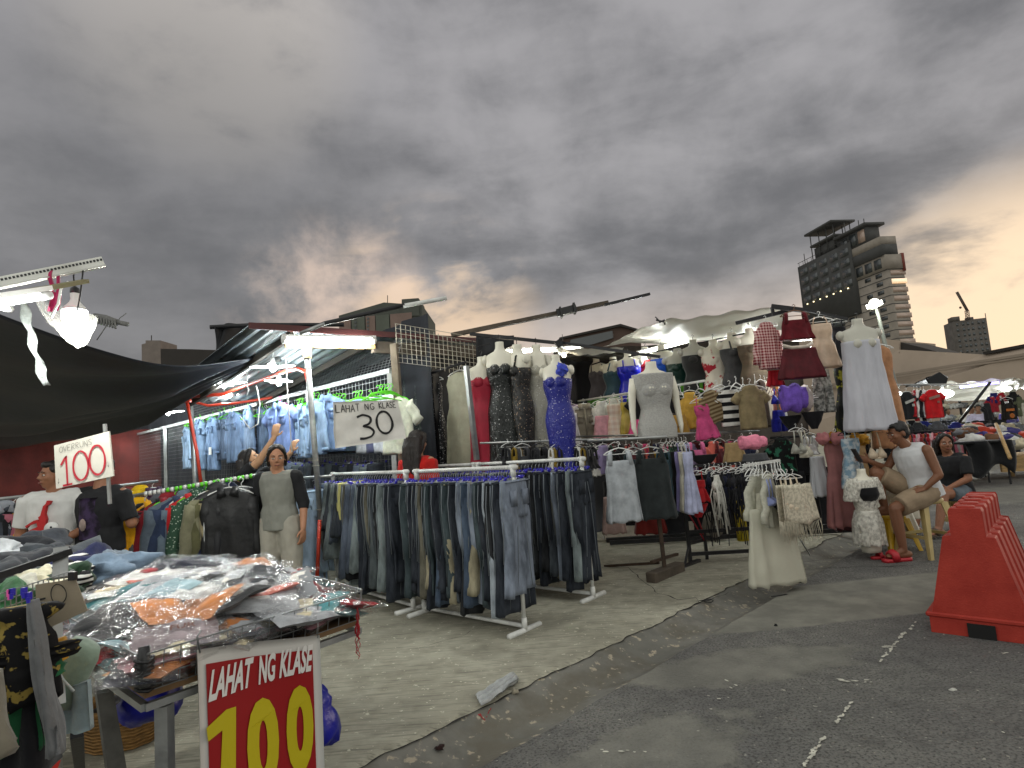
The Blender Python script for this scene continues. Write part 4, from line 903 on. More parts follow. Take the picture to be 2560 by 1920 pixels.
# --- pale jeans hanging behind the standing woman
for i, (x, y, Y, h) in enumerate([(735, 1210, 6.5, '8fb0d0'), (760, 1205, 6.4, '7f9fc4'), (785, 1205, 6.4, '9ab8d6')]):
    put('jeans', JM[i], denim(h, .25), at(x, y, Y), rad(20+8*i), 1, '%s blue jeans hanging behind the standing woman, %s' % (('light', 'washed', 'palest')[i], ('left of three', 'middle of three', 'right of three')[i]), 'jeans', 'pale jeans behind the woman')
b = B(); b.tube([at(700, 1198, 6.7), at(830, 1190, 6.2)], .014, 8); tag(b.world('hanging_rail', STEEL), 'steel rail with pale jeans behind the standing woman', 'rail')
# low dark rack of shorts and small clothes behind left rack
for i in range(16):
    x = 690+i*17; Y = 7.4-.05*i
    put('denim_shorts', SKM[0], denim(['232a35', '343c44', '16191e', '4a5668', '454f52'][i % 5], .4), at(x, 1142+(i % 3)*4, Y), rad(30+rj.uniform(-20, 20)), .8, 'dark denim shorts on the low rail under the %s' % ('denim shirts' if x < 830 else 'white banner'), 'shorts', 'shorts on the low rail')
b = B(); b.tube([at(670, 1140, 7.5), at(975, 1125, 6.6)], .014, 8); tag(b.world('hanging_rail', DKSTEEL), 'dark rail of shorts below the white 30 banner', 'rail')
# ================================================================ JACKET RACK
JA, JB = at(332, 1240, 5.3), at(642, 1188, 5.65)
t = empty('jacket_rack', (JA+JB)/2, 'grey steel rack of jackets and hoodies left of the standing woman', 'clothes rack')
b = B(); b.tube([JA, JB], .016, 8); b.part('hanging_rail', STEEL, t)
q = Vector((JB.x+.03, JB.y, 0)); b = B(); b.tube([q, JB], .024, 8); b.part('leg', STEEL, t)
q = Vector((JA.x, JA.y, 0)); b = B(); b.tube([q, JA], .024, 8); b.part('leg', STEEL, t)
ringc = ['white', 'white', 'white', 'pink', 'white', 'blue', 'green', 'green', 'green', 'white', 'green', 'green', 'white', 'green', 'green', 'green', 'green', 'white']
cm = {'white': PLASTW, 'pink': PINKPL, 'blue': BLUEPL, 'green': GREENPL}
jk = [('yellow', 'd9a514', 300), ('black', '141417', 318), ('amber', 'd69a12', 340), ('grey', '4c4f55', 362), ('black', '16171b', 372), ('maroon', '7e1c26', 384), ('slate', '55606c', 400), ('navy', '2a3650', 416), ('blue grey', '5d6b78', 434), ('bright red', 'b51f24', 450), ('dark green dotted', '2f4a3a', 470), ('forest green', '2c4034', 486), ('khaki', '7c7a62', 506), ('olive', '5b5a3e', 522), ('tan', '8e8468', 536), ('navy with white stripes', '1d2440', 552)]
TM = [top_mesh(.46+.03*math.sin(i), .7+.06*math.sin(i*2), .56, 84, seed=i+90, thick=.055, collar=i % 2 == 0, hood=i % 3 == 0, amp=.014).mesh('jacket', [WHITEPIPE]) for i in range(5)]
for i, (nm, h, x) in enumerate(jk):
    f = (x-300)/(642-290)+.04; p = JA.lerp(JB, f)
    m = pattern('dots', '2f4a3a', 'a9b8a8', 1.2) if 'dotted' in nm else cl(h)
    o = put('jacket', TM[i % 5], m, p-UP*.01, rad(52+rj.uniform(-8, 8)), (1, 1.05, rj.uniform(.95, 1.12)), '%s jacket on the grey rack%s' % (nm, ' beside the black jackets' if i > 12 else ' behind the man in black' if i < 5 else ''), 'jacket', 'jackets on the grey rack', cm[ringc[i]])
    if 'white stripes' in nm:
        for z in (-.33, -.5):
            b = B(); b.box((-.235, -.05, z), (.02, .03, .22), .2); b.obj('sleeve_stripe', cl('d5d8d8'), o, False)
for i, (x, y, Y, rz, h, nm) in enumerate([(545, 1203, 5.5, 32, '15161a', 'black hooded jacket with white cord ends'), (572, 1202, 5.45, 16, '101114', 'large black jacket at the end of the grey rack'), (603, 1200, 5.55, 40, '14151a', 'black jacket right behind the rack leg')]):
    b = top_mesh(.46, .84, .56, 84, seed=140+i, thick=.07, hood=i == 0, collar=i == 1, amp=.02)
    o = garment(b, 'jacket', mat('black_nylon', lin(h), .5, 0, .6, 14, .3, 6), at(x, y, Y), rad(rz), nm, 'jacket', 'jackets on the grey rack', ('shoulder', PLASTW, None))
b = B()
for i in range(26):
    f = .1+i*.034; p = JA.lerp(JB, f); b.tube([p-(JB-JA).normalized()*.012, p+(JB-JA).normalized()*.012], .021, 8, i % 3 if i > 4 else 0)
b.part('rail_rings', [PLASTW, GREENPL, GREENPL], t)
# second rail further left, behind the white-shirted man
RA, RB = at(-40, 1252, 5.6), at(395, 1203, 6.6)
b = B(); b.tube([RA, RB], .016, 8); tag(b.world('hanging_rail', STEEL), 'steel rail of T-shirts behind the two men', 'rail')
for i, (x, h, nm) in enumerate([(5, '8f9299', 'grey'), (25, '3b3f48', 'charcoal'), (48, '17181b', 'black'), (62, '9b5a66', 'dusty rose'), (78, 'd0a020', 'mustard yellow'), (100, '822028', 'dark red'), (205, '20263a', 'navy'), (222, 'b0242c', 'bright red'), (345, 'd8b018', 'yellow'), (378, '3c2440', 'plum')]):
    f = (x+40)/435; put('hanging_shirt', TM[i % 5], cl(h), RA.lerp(RB, f)-UP*.01, rad(50), .9, '%s shirt on the rail behind the men' % nm, 'shirt', 'shirts on the back rail', PLASTW)
# ================================================================ TABLE OF BAGGED SHIRTS
FLc, FRc = at(360, 1607, 1.91), at(893, 1462, 2.55)
BLc, BRc = Vector((-2.2, 2.82, .85)), Vector((-1.5, 3.45, .85)); FLc.z = FRc.z = .85
tb = empty('basket_table', (FLc+BRc)/2, 'low wire sided table heaped with plastic bagged shirts', 'table'); tb.location.z = 0
zt_ = .735
b = B(); b.loft([[Vector((p.x, p.y, z)) for p in (FLc, FRc, BRc, BLc)] for z in (zt_-.02, zt_)]); b.part('table_top', mat('plywood', lin('6b5236'), .8, 0, .2, 20, .3, 6), tb, False)
b = B()
for p, q in ((FLc, FRc), (FRc, BRc), (BRc, BLc), (BLc, FLc)):
    a_, c_ = Vector((p.x, p.y, zt_-.045)), Vector((q.x, q.y, zt_-.045)); b.bar(a_, c_, .022, .022)
b.part('frame', STEEL, tb, False)
for p, q in ((FLc, FRc), (FRc, BRc), (BRc, BLc), (BLc, FLc)):
    b = B(); U = q-p; U.z = 0; n = int(U.length/.05)
    P0 = Vector((p.x, p.y, zt_)); lean = (Vector((U.y, -U.x, 0)).normalized())*.02
    for i in range(n+1): b.bar(P0+U*(i/n), P0+U*(i/n)+UP*.115+lean, .0028)
    for j in range(4): b.bar(P0+UP*.115*j/3+lean*j/3, P0+U+UP*.115*j/3+lean*j/3, .0028 if j < 3 else .005)
    b.part('wire_side', WIRE, tb, False)
for p, dx in ((FLc, .03), (FLc.lerp(FRc, .72), -.05), (BRc, 0), (BLc, 0)):
    b = B(); b.bar(Vector((p.x+dx, p.y+.05, 0)), Vector((p.x+dx, p.y+.05, zt_-.06)), .04); b.part('leg', STEEL, tb, False)
b = B(); b.bar(at(255, 1700, 2.35), at(300, 1990, 2.0), .05); b.part('leg', mat('old_table_leg', lin('55544f'), .7, .2, .2, 30, .3, 8), tb, False)
b = B(); b.tube([FLc+UP*.02, FLc-UP*.04+Vector((.006, -.01, 0)), FLc-UP*.11], [.016, .02, .014], 8)
for k in range(7): b.tube([FLc-UP*(.02+.014*k)+Vector((.025*math.cos(a_), .025*math.sin(a_), .004*math.sin(a_*2+k))) for a_ in [j*.8 for j in range(9)]], .006, 5)
b.part('tie_wrap', BLACKPL, tb)
film = bpy.data.materials.new('clear_plastic_film'); film.use_nodes = True
def mkfilm():
    N = film.node_tree.nodes; L = film.node_tree.links; N.clear()
    o = N.new('ShaderNodeOutputMaterial'); mx = N.new('ShaderNodeMixShader'); tr = N.new('ShaderNodeBsdfTransparent'); gl = N.new('ShaderNodeBsdfGlossy'); df = N.new('ShaderNodeBsdfDiffuse'); m2 = N.new('ShaderNodeMixShader')
    gl.inputs['Roughness'].default_value = .1; df.inputs[0].default_value = (.8, .82, .82, 1); m2.inputs[0].default_value = .05
    tc = N.new('ShaderNodeTexCoord'); n = N.new('ShaderNodeTexNoise'); L.new(tc.outputs['Object'], n.inputs['Vector']); n.inputs['Scale'].default_value = 17; n.inputs['Detail'].default_value = 3; n.inputs['Distortion'].default_value = 1.2
    bp = N.new('ShaderNodeBump'); bp.inputs['Strength'].default_value = 1; bp.inputs['Distance'].default_value = .03; L.new(n.outputs[0], bp.inputs['Height'])
    for q in (gl, df): L.new(bp.outputs[0], q.inputs['Normal'])
    fr = N.new('ShaderNodeLayerWeight'); fr.inputs[0].default_value = .35; L.new(bp.outputs[0], fr.inputs['Normal'])
    r = N.new('ShaderNodeMapRange'); L.new(fr.outputs['Facing'], r.inputs[0]); r.inputs[3].default_value = .025; r.inputs[4].default_value = .36
    L.new(r.outputs[0], mx.inputs[0]); L.new(tr.outputs[0], mx.inputs[1]); L.new(gl.outputs[0], m2.inputs[1]); L.new(df.outputs[0], m2.inputs[2]); L.new(m2.outputs[0], mx.inputs[2]); L.new(mx.outputs[0], o.inputs[0])
mkfilm()
def pillow(seed, sx, sy, sz, n=14, cr=.2, grow=0):
    b = B(); rr = random.Random(seed); o = rr.uniform(0, 50)
    def f(s):
        def g(u, v):
            x, y = u*2-1, v*2-1
            e = max(0, 1-abs(x)**5)*max(0, 1-abs(y)**5)
            nz_ = noise.noise(Vector((x*1.6+o, y*1.6, s)))+.6*noise.noise(Vector((x*4+o, y*4, s*3)))
            warp = .05*noise.noise(Vector((x*2+o, y*2, 9)))
            return (x*sx*(1+warp)+grow*x*.02, y*sy*(1+warp*1.3)+grow*y*.02, s*sz*e**.5*(.75+cr*2*nz_)+sz*.5*noise.noise(Vector((x+o, y, 4)))*cr*4+(grow*.004*s))
        return g
    b.grid(f(1), n, n); b.grid(lambda u, v: f(-1)(u, v), n, n)
    half = (n+1)*(n+1); bd = [i*(n+1) for i in range(n+1)]+[n*(n+1)+j for j in range(1, n+1)]+[i*(n+1)+n for i in range(n-1, -1, -1)]+[j for j in range(n-1, 0, -1)]
    for a_, c_ in zip(bd, bd[1:]+bd[:1]): b.face((a_, c_, half+c_, half+a_))
    return b
PM = [pillow(i, .15, .115, .022, 16, .3).mesh('folded', [WHITEPIPE]) for i in range(6)]
FM = [pillow(i+40, .162, .128, .024, 18, .24, 1).mesh('film', [film]) for i in range(6)]
BC = [('grey', '8b8e92'), ('white', 'd6d6d2'), ('navy', '1f2433'), ('black', '1b1c1f'), ('teal', '2f6b70'), ('orange', 'c47a3c'), ('coral', 'c8604c'), ('dusty pink', '9c6a72'), ('light grey', 'a9acb0'), ('aqua', '4f9499'), ('charcoal', '3d4047'), ('dark red', '8e2028'), ('cream', 'c9bd98'), ('pale blue', '9db7bf'), ('silver grey', 'b4b6b8')]
rb = random.Random(21); zn = {}
def bag(p, h, nm, rx, ry, rz, i, where, s=1.0):
    lab = '%s folded shirt in clear plastic %s' % (nm, where)
    m = cl(h) if i % 7 else pattern('floral', h, 'e8e4dc', 1.3)
    if nm == 'dark red': m = pattern('floral', 'a01e26', 'e6dcdc', 1.4)
    o = bpy.data.objects.new('bagged_shirt', PM[i % 6]); S.collection.objects.link(o); o.location = p; o.rotation_euler = (rx, ry, rz); o.scale = (s, s, s)
    o.material_slots[0].link = 'OBJECT'; o.material_slots[0].material = m; tag(o, lab, 'bagged shirt', 'bagged shirts in the wire basket')
    if i % 3 == 2 and s < 1: return o
    f = bpy.data.objects.new('plastic_bag', FM[(i*5) % 6]); S.collection.objects.link(f); f.parent = o; return o
# heap laid row by row: front edge low, crown in the middle
nU, nV = 9, 8; cnt = 0
for layer in range(2):
    for iv in range(nV):
        for iu in range(nU):
            u = .05+.89*(iu+.5+rb.uniform(-.3, .3)+(.5 if layer else 0))/nU; v = (.07 if not layer else .14)+(.88 if not layer else .8)*(iv+.5+rb.uniform(-.3, .3))/nV
            if u > .98: continue
            g = FLc.lerp(FRc, u).lerp(BLc.lerp(BRc, u), v)
            hmp = .155*(1.12-.62*u)*math.sin(math.pi*min(1, v*1.05+.03))**.7*math.sin(math.pi*min(1, u*.96+.04))**.6
            if layer and rb.random() < .35: continue
            g.z = zt_+.035+hmp*(.55 if not layer else 1.0)+.03*layer
            nm, h = rb.choice([q_ for q_ in BC if q_[0] not in ('black', 'charcoal', 'navy')]+[BC[1], BC[3], BC[2]]) if u < .86 else rb.choice([BC[4], BC[11], BC[11], BC[13], BC[9]])
            if .4 < u < .8 and rb.random() < .55: nm, h = rb.choice([BC[0], BC[8], BC[14], BC[1]])
            where = ('at the front left corner' if u < .25 and v < .35 else 'at the right end' if u > .8 else 'along the front wires' if v < .25 else 'at the back of the heap' if v > .75 else 'on the crown of the heap' if layer else 'in the middle of the basket')
            bag(g, h, nm, rb.uniform(-.3, .22)-(.25 if v < .2 else 0), rb.uniform(-.28, .28), rb.uniform(0, 6.28), cnt, where, rb.uniform(.72, .95)); cnt += 1
for i, (x, y, Y, nm, h, rx, ry, rz, s, wh) in enumerate([(480, 1410, 2.95, 'navy', '1c2130', .1, .1, .3, 1.1, 'topmost at the back of the heap'), (375, 1440, 2.8, 'white', 'd9d9d4', .1, 0, -.2, 1.05, 'with a red print at the back left'), (520, 1570, 2.2, 'grey', '8d9094', .35, .05, .7, 1.2, 'largest one in the front middle'), (640, 1500, 2.4, 'light grey', 'a4a7ab', .25, .1, .4, 1.15, 'to the right of the front middle'),
    (600, 1445, 2.65, 'charcoal', '33363c', .15, 0, .2, 1.2, 'behind the large grey ones'), (400, 1500, 2.45, 'teal', '2f6b70', .3, .05, .5, 1.1, 'left of the large grey ones'), (330, 1540, 2.2, 'black', '1a1b1e', .3, 0, .1, 1.2, 'with white marks near the left rim'), (590, 1430, 2.9, 'orange', 'c47a3c', .2, -.1, .6, 1.15, 'near the back'), (440, 1585, 2.08, 'mauve', '8d8084', .35, 0, .5, .95, 'with brown letters near the front rim'), (745, 1535, 2.34, 'silver grey', '9a9da1', .2, .1, .9, .95, 'above the red price sign')]):
    o = bag(at(x, y, Y), h, nm, rx*.7, ry, rz, 1+i*7+(i % 5), wh, s*.9)
    if i == 8:
        b = B(); put_text(b, 'FUR', lambda u, v: (u*.09-.02, v*.04-.02, .03), 0, 0, 1, 1, .02); b.obj('printed_letters', cl('6e4a40'), o, False)
    if i == 1: b = B(); b.ell((-.02, .02, .02), (.05, .03, .012)); b.obj('red_print', cl('b03038'), o)
for i in range(14):
    u = .03+.94*i/13; g = FLc.lerp(FRc, u); g = g+(BLc-FLc).normalized()*.09; g.z = zt_+.045+.02*(i % 3)
    nm, h = BC[(i*5+2) % 15] if u < .8 else BC[(4, 11, 9)[i % 3]]
    bag(g, h, nm, rb.uniform(-.1, .35), rb.uniform(-.2, .2), rb.uniform(0, 6), i*3+1, 'pressed against the front wires' if u < .8 else 'in the right front corner', .85)
for i in range(7):
    g = FLc.lerp(BLc, .06+.9*i/6)+(FRc-FLc).normalized()*.07; g.z = zt_+.05+.02*(i % 2); nm, h = BC[(i*4+5) % 15]; bag(g, h, nm, rb.uniform(-.2, .2), rb.uniform(-.3, .1), rb.uniform(0, 6), i*4+1, 'along the left wire side', .85)
# --- red price sign hanging from the basket
SL, SR = at(487, 1617, 2.02), at(787, 1580, 2.36); SU = SR-SL; hgt = .66
def sg(u, v):
    p = SL.lerp(SR, u)-UP*hgt*(1-v)+Vector((.6, -.8, 0))*(.045+.01*math.sin(u*5+v*3)+.012*(1-v)); return p
sn = Vector((SU.y, -SU.x, 0)).normalized()
if sn.y > 0: sn = -sn
b = B(); b.sheet(sg, 20, 24, .003); o = b.world('price_banner', mat('banner_vinyl', lin('c3c1bc'), .45)); tag(o, 'red and white vinyl banner reading LAHAT NG KLASE 100 hung on the basket table', 'banner')
sf = lambda k: (lambda u, v: sg(u, v)+sn*k)
b = B(); b.grid(lambda u, v: sf(.004)(.055+u*.865, .02+v*.91), 20, 24); b.part('red_field', mat('red_vinyl', lin('8e1216'), .35, 0, .1, 6), o)
b = B(); put_text(b, 'LAHAT', sf(.0075), .06, .755, .42, .90, .035, .1, .03); put_text(b, 'NG', sf(.0075), .45, .785, .60, .93, .035, .12, .01); put_text(b, 'KLASE', sf(.0075), .62, .80, .925, .945, .035, .1, .015); b.part('white_lettering', mat('white_vinyl', lin('d2d0cc'), .5), o, False)
b = B(); o_n = [(.04, .60), (.19, .70), (.265, .705), (.235, .0), (.115, .0), (.155, .555), (.05, .50)]
for x_, y_ in o_n: b.v.append(sf(.0075)(x_, y_*.62+.27))
b.face(tuple(range(7))); put_text(b, '0', sf(.0075), .33, .27, .61, .72, .05, .06, 0); put_text(b, '0', sf(.0075), .66, .30, .91, .75, .05, .06, 0); b.part('yellow_numerals', mat('yellow_vinyl', lin('b5a60e'), .4), o, False)
b = B(); b.tube([sg(.02, 1)-UP*.01, sg(.0, 1.0)+UP*.04, sg(.03, 1)+UP*.06], .003, 5); b.part('tie', WIRE, o); b = B(); b.tube([sg(.98, 1)-UP*.01, sg(.99, 1)+UP*.06], .002, 5); b.part('tie', WIRE, o)
# red tinsel string
b = B()
for k in range(16):
    p = at(893+2*math.sin(k*1.8), 1520+k*7, 2.5); b.tube([p, p+Vector((.008*math.sin(k*3), .003, -.02)), p+Vector((-.006*math.cos(k*2), 0, -.035))], .0035 if k < 9 else .0015, 5)
tag(b.world('red_string', mat('red_string', lin('9c1420'), .6)), 'knotted red string dangling from the right corner of the basket', 'string')
# --- blue bag, wicker basket, items under the table
def crumple(name, label, cat, c, r, m, seed=0, amp=.25, n=26, group=None, rz=0, fr=3.0, fz=1.0):
    b = B(); b.ell((0, 0, 0), (1, 1, 1), n=n); 
    for p in b.v:
        q = p.copy(); k = 1+amp*noise.noise(q*fr*.5+Vector((seed, 0, 0)))*1.6+amp*.55*noise.noise(q*fr+Vector((0, seed, 0)))+amp*.35*abs(noise.noise(q*fr*2.3+Vector((0, 0, seed))))
        p.x, p.y, p.z = q.x*k*r[0], q.y*k*r[1], q.z*k*r[2]*fz
    o = b.obj(name, m); o.location = c; o.rotation_euler = (0, 0, rz); return tag(o, label, cat, group)
BLUEBAG = mat('blue_plastic_bag', lin('12188c'), .35, 0, .8, 14, .3, 5)
crumple('plastic_bag', 'blue plastic bag poking out from under the basket table', 'bag', at(375, 1712, 2.4)-UP*.04, (.12, .1, .09), BLUEBAG, 3)
crumple('plastic_bag', 'blue plastic bag behind the right edge of the red price sign', 'bag', at(775, 1800, 2.5), (.1, .1, .13), BLUEBAG, 6)
WK = mat('wicker', lin('8d6a3a'), .8, 0, .6, 60, .35, 30, stretch=(1, 1, 3))
bc = gnd(255, 1900); 
bk = empty('wicker_basket', bc+Vector((-.0, .15, 0)), 'round wicker basket standing in the dark under the table', 'basket')
b = B(); c0 = Vector(bk.location); rings = []
for k in range(15):
    z = .0+.22*k/14; r = .13+.03*k/14+(.004 if k % 2 else -.004); rings.append([c0+Vector((math.cos(a_*.2618)*r*1.25, math.sin(a_*.2618)*r, z+.012*math.sin(a_*.52))) for a_ in range(24)])
b.loft(rings, 0, True, False)
for k in range(13): z = .008+k*.0165; b.tube([c0+Vector((math.cos(a_*.2618)*(.138+.03*z/.22)*1.25, math.sin(a_*.2618)*(.138+.03*z/.22), z+.003*(-1)**a_)) for a_ in range(25)], .005, 4)
b.part('body', WK, bk)
b = B(); b.tube([c0+Vector((math.cos(a_*.2618)*.166*1.25, math.sin(a_*.2618)*.166, .225+.008*math.sin(a_))) for a_ in range(25)], .011, 6); b.part('rim', WK, bk)
for sg_ in (-1, 1): b = B(); b.tube([c0+Vector((.06*math.cos(a_), sg_*.16, .22+.075*math.sin(a_))) for a_ in [math.pi*j/8 for j in range(9)]], .009, 6); b.part('handle', WK, bk)
crumple('folded_umbrella', 'bundle of dark cloth stuffed in the wicker basket', 'cloth', c0+UP*.19, (.12, .09, .05), cl('3b3838'), 4)
# --- heap of loose clothes on the back-left table
t2 = empty('clothes_table', Vector((-2.9, 3.9, 0)), 'table hidden under a heap of loose dark clothes at the left', 'table')
b = B(); b.loft([[Vector((x, y, z)) for x, y in ((-1.95, 3.3), (-2.75, 4.55), (-4.3, 4.2), (-2.7, 2.65))] for z in (.72, .75)]); b.part('table_top', OLDWOOD, t2, False)
for x, y in ((-2.05, 3.35), (-2.8, 4.45), (-4.2, 4.15), (-2.7, 2.75)): b = B(); b.bar((x, y, 0), (x, y, .72), .04); b.part('leg', STEEL, t2, False)
hp = [(60, 1345, 3.6, .30, .22, .12, '3a3f47', 'charcoal'), (130, 1330, 3.9, .34, .22, .13, '474c52', 'slate grey'), (20, 1320, 4.2, .3, .2, .12, '23252b', 'near black'), (190, 1345, 3.8, .22, .16, .09, '2c3254', 'navy blue'), (215, 1375, 3.5, .22, .15, .1, '20254a', 'dark blue'), (140, 1372, 3.4, .22, .14, .09, 'STR', 'black and white striped'), (255, 1395, 3.3, .2, .12, .08, '67798c', 'denim blue'), (285, 1390, 3.5, .16, .12, .08, '74808c', 'grey blue'), (60, 1390, 3.3, .25, .16, .09, '2b2d33', 'black'), (5, 1375, 3.2, .09, .08, .06, 'd0a51e', 'bright yellow'),
      (120, 1425, 3.0, .16, .12, .08, '27402e', 'dark green'), (95, 1430, 2.9, .12, .1, .07, 'c9c4ac', 'cream'), (20, 1415, 2.9, .16, .12, .08, '35383d', 'dark grey'), (175, 1425, 3.1, .13, .1, .08, 'STR', 'striped'), (165, 1320, 4.1, .16, .12, .07, '5d5650', 'taupe'), (225, 1358, 3.9, .2, .1, .05, 'c6c2ab', 'pale cream'), (10, 1460, 2.6, .14, .1, .07, '2d5a36', 'leaf green'), (60, 1450, 2.7, .13, .1, .06, 'b9b7aa', 'off white'), (300, 1410, 3.6, .15, .12, .1, '333940', 'dark slate'), (60, 1300, 4.4, .3, .18, .1, '42464e', 'grey'), (5, 1300, 3.9, .12, .1, .06, 'c8ccd0', 'light grey')]
for i, (x, y, Y, a_, b_, c_, h, nm) in enumerate(hp):
    m = pattern('stripes', 'e4e4e0', '16161a', 2.6) if h == 'STR' else cl(h, .85, .3)
    crumple('crumpled_garment', '%s crumpled garment in the loose heap on the left table%s' % (nm, ' edge' if x > 200 else ''), 'garment', at(x, y, Y)-UP*(.21 if y < 1350 else .12 if y < 1380 else .07), (a_, b_, c_), m, i*1.7, .5, 34, 'loose clothes on the left table', R0.uniform(0, 3), 3.2)
# ================================================================ FOREGROUND LEFT STAND
YF = 1.45
b = B(); b.bar(at(-40, 1452, 1.6), at(178, 1378, 1.75), .018, .018); tag(b.world('rack_bar', DKSTEEL, False), 'black square rail at the near left edge', 'rail')
b = B(); b.bar(at(153, 1370, 1.75), at(150, 1445, 1.72), .035, .02); b.bar(at(142, 1520, 1.7), at(152, 1760, 1.65), .02); tag(b.world('stand_bracket', STEEL, False), 'grey steel upright holding the near left rail', 'bracket')
b = B(); p0, p1 = at(-30, 1500, 1.5), at(185, 1430, 1.62)
wire_grid(b, p0-UP*.05, (p1-p0), UP*.055, 16, 3, .0025); tag(b.world('wire_shelf', WIRE, False), 'wire shelf edge behind the cardboard 50 sign', 'wire shelf')
c6 = [at(88, 1462, 1.5), at(188, 1447, 1.53), at(218, 1527, 1.53), at(95, 1582, 1.5)]
def crd(u, v): return c6[3].lerp(c6[2], u).lerp(c6[0].lerp(c6[1], u), v)
b = B(); b.sheet(crd, 4, 4, .006); o = b.world('cardboard_sign', mat('cardboard', lin('8a7f6c'), .85, 0, .1, 20, .1, 6), False); tag(o, 'grubby cardboard sign handwritten 50 clipped to the near left rail', 'sign')
b = B(); fc = lambda u, v: crd(u, v)+Vector((.0, -.005, 0)); put_hand(b, '0', fc, .38, .42, .5, .42, 0, .012, 0, 2, .8); put_hand(b, '5', fc, -.02, .1, .55, .34, 0, .016, 0, 2, .8); b.part('lettering', INK, o, False)
b = B(); b.box(at(182, 1440, 1.52), (.016, .012, .02)); b.part('clip', BLACKPL, o, False)
CAMO = pattern('floral', '0e0e10', '8d7a3c', 3.2)
fg = [('hanging_blouse', top_mesh(.13, .2, .03, 82, seed=301, thick=.03), CAMO, at(62, 1445, 1.42), 30, 'black blouse with gold floral print hanging at the near left', 'blouse'),
      ('hanging_shirt', top_mesh(.2, .26, .05, 80, seed=302, thick=.03), cl('b8862a'), at(0, 1465, 1.5), 25, 'mustard yellow shirt at the near left edge', 'shirt'),
      ('hanging_shirt', top_mesh(.22, .26, .04, 80, seed=303, thick=.03), cl('1f5a38'), at(-30, 1500, 1.4), 25, 'bright green shirt cut off by the left edge', 'shirt')]
for nm, b, m, p, rz, lb, ct in fg: garment(b, nm, m, p, rad(rz), lb, ct, None, None)
b = B(); cloth(b, [(0, 0, 0, .09, .03, .006), (-.07, 0, 0, .10, .04, .008), (-.15, 0, 0, .12, .05, .012)], folds=7, seed=9); o = b.obj('hanging_skirt', cl('6f6b5e')); o.location = at(-125, 1690, 1.2); tag(o, 'beige pleated skirt hanging below the green shirt', 'skirt')
b = B(); cloth(b, [(0, 0, 0, .038, .03, .004), (-.27, 0, 0, .045, .04, .01)], folds=5, seed=10); o = b.obj('hanging_trousers', cl('121318')); o.location = at(72, 1625, 1.44); tag(o, 'long black trousers hanging behind the gold print blouse', 'trousers')
b = B(); cloth(b, [(0, 0, 0, .009, .014, .001), (-.34, .02, 0, .013, .018, .004)], folds=3, seed=12); o = b.obj('hanging_towel', cl('6a6c6e')); o.location = at(82, 1500, 1.4); o.rotation_euler = (0, rad(-6), 0); tag(o, 'narrow pale grey strip of cloth beside the black trousers', 'cloth')
b = B(); cloth(b, [(0, 0, 0, .03, .03, .003), (-.24, 0, 0, .035, .04, .01)], folds=4, seed=13); o = b.obj('hanging_trousers', cl('191b52')); o.location = at(40, 1640, 1.46); tag(o, 'navy trousers at the bottom left', 'trousers')
for i, (x, y) in enumerate([(30, 1480), (60, 1478), (72, 1490), (25, 1482)]):
    b = B(); b.box((0, 0, 0), (.008, .01, .016)); b.box((.004, -.006, -.008), (.006, .006, .012), .4); o = b.obj('plastic_clip', PINKPL if i == 3 else BLUEPL, None, False); o.location = at(x, y, 1.38); tag(o, '%s plastic clothes clip at the near left rail' % ('pink' if i == 3 else 'blue'), 'clip', 'clips on the near left rail')
# bucket hat and tote bag on a hook
b = B(); M = Matrix.Rotation(rad(35), 3, 'Y'); cc = at(172, 1680, 1.7)
rings = [[cc+M@Vector((math.cos(a_*.314)*r*.8, math.sin(a_*.314)*r*.6, z)) for a_ in range(20)] for r, z in ((.02, .088), (.05, .085), (.062, .06), (.068, 0), (.075, -.03), (.085, -.07))]
b.loft(rings); tag(b.world('bucket_hat', cl('7d8f80')), 'sage green bucket hat hanging below the table corner', 'hat')
tt = empty('tote_bag', at(172, 1780, 1.66), 'pale blue cloth tote bag hanging under the green hat', 'bag')
b = B(); cq = Vector(tt.location); b.sheet(lambda u, v: cq+Vector(((u-.5)*(.10-.015*v), .015*math.sin(u*7)+.02*math.sin(u*math.pi), (v-.5)*.125+.018*(u-.5))), 14, 10, .02); b.part('body', cl('7f9196'), tt)
b = B(); b.tube([cq+Vector((-.04, -.01, .05)), cq+Vector((-.075, -.02, .065)), cq+Vector((-.075, -.02, .04)), cq+Vector((-.05, -.02, .03)), cq+Vector((-.02, -.02, .055)), cq+Vector((.0, -.02, .09)), cq+Vector((.02, -.01, .055))], .004, 6); b.part('cord_handle', cl('a9b3b3'), tt)
b = B(); b.bar(gnd(205, 1975), at(192, 1830, 1.75), .03); tag(b.world('black_post', DKSTEEL, False), 'black post rising by the wicker basket', 'post')
b = B(); b.bar(at(-20, 1903, 1.45), at(135, 1912, 1.6), .03, .02); tag(b.world('red_bar', mat('red_paint', lin('b02018'), .5), False), 'red painted bar at the bottom left corner', 'bar')
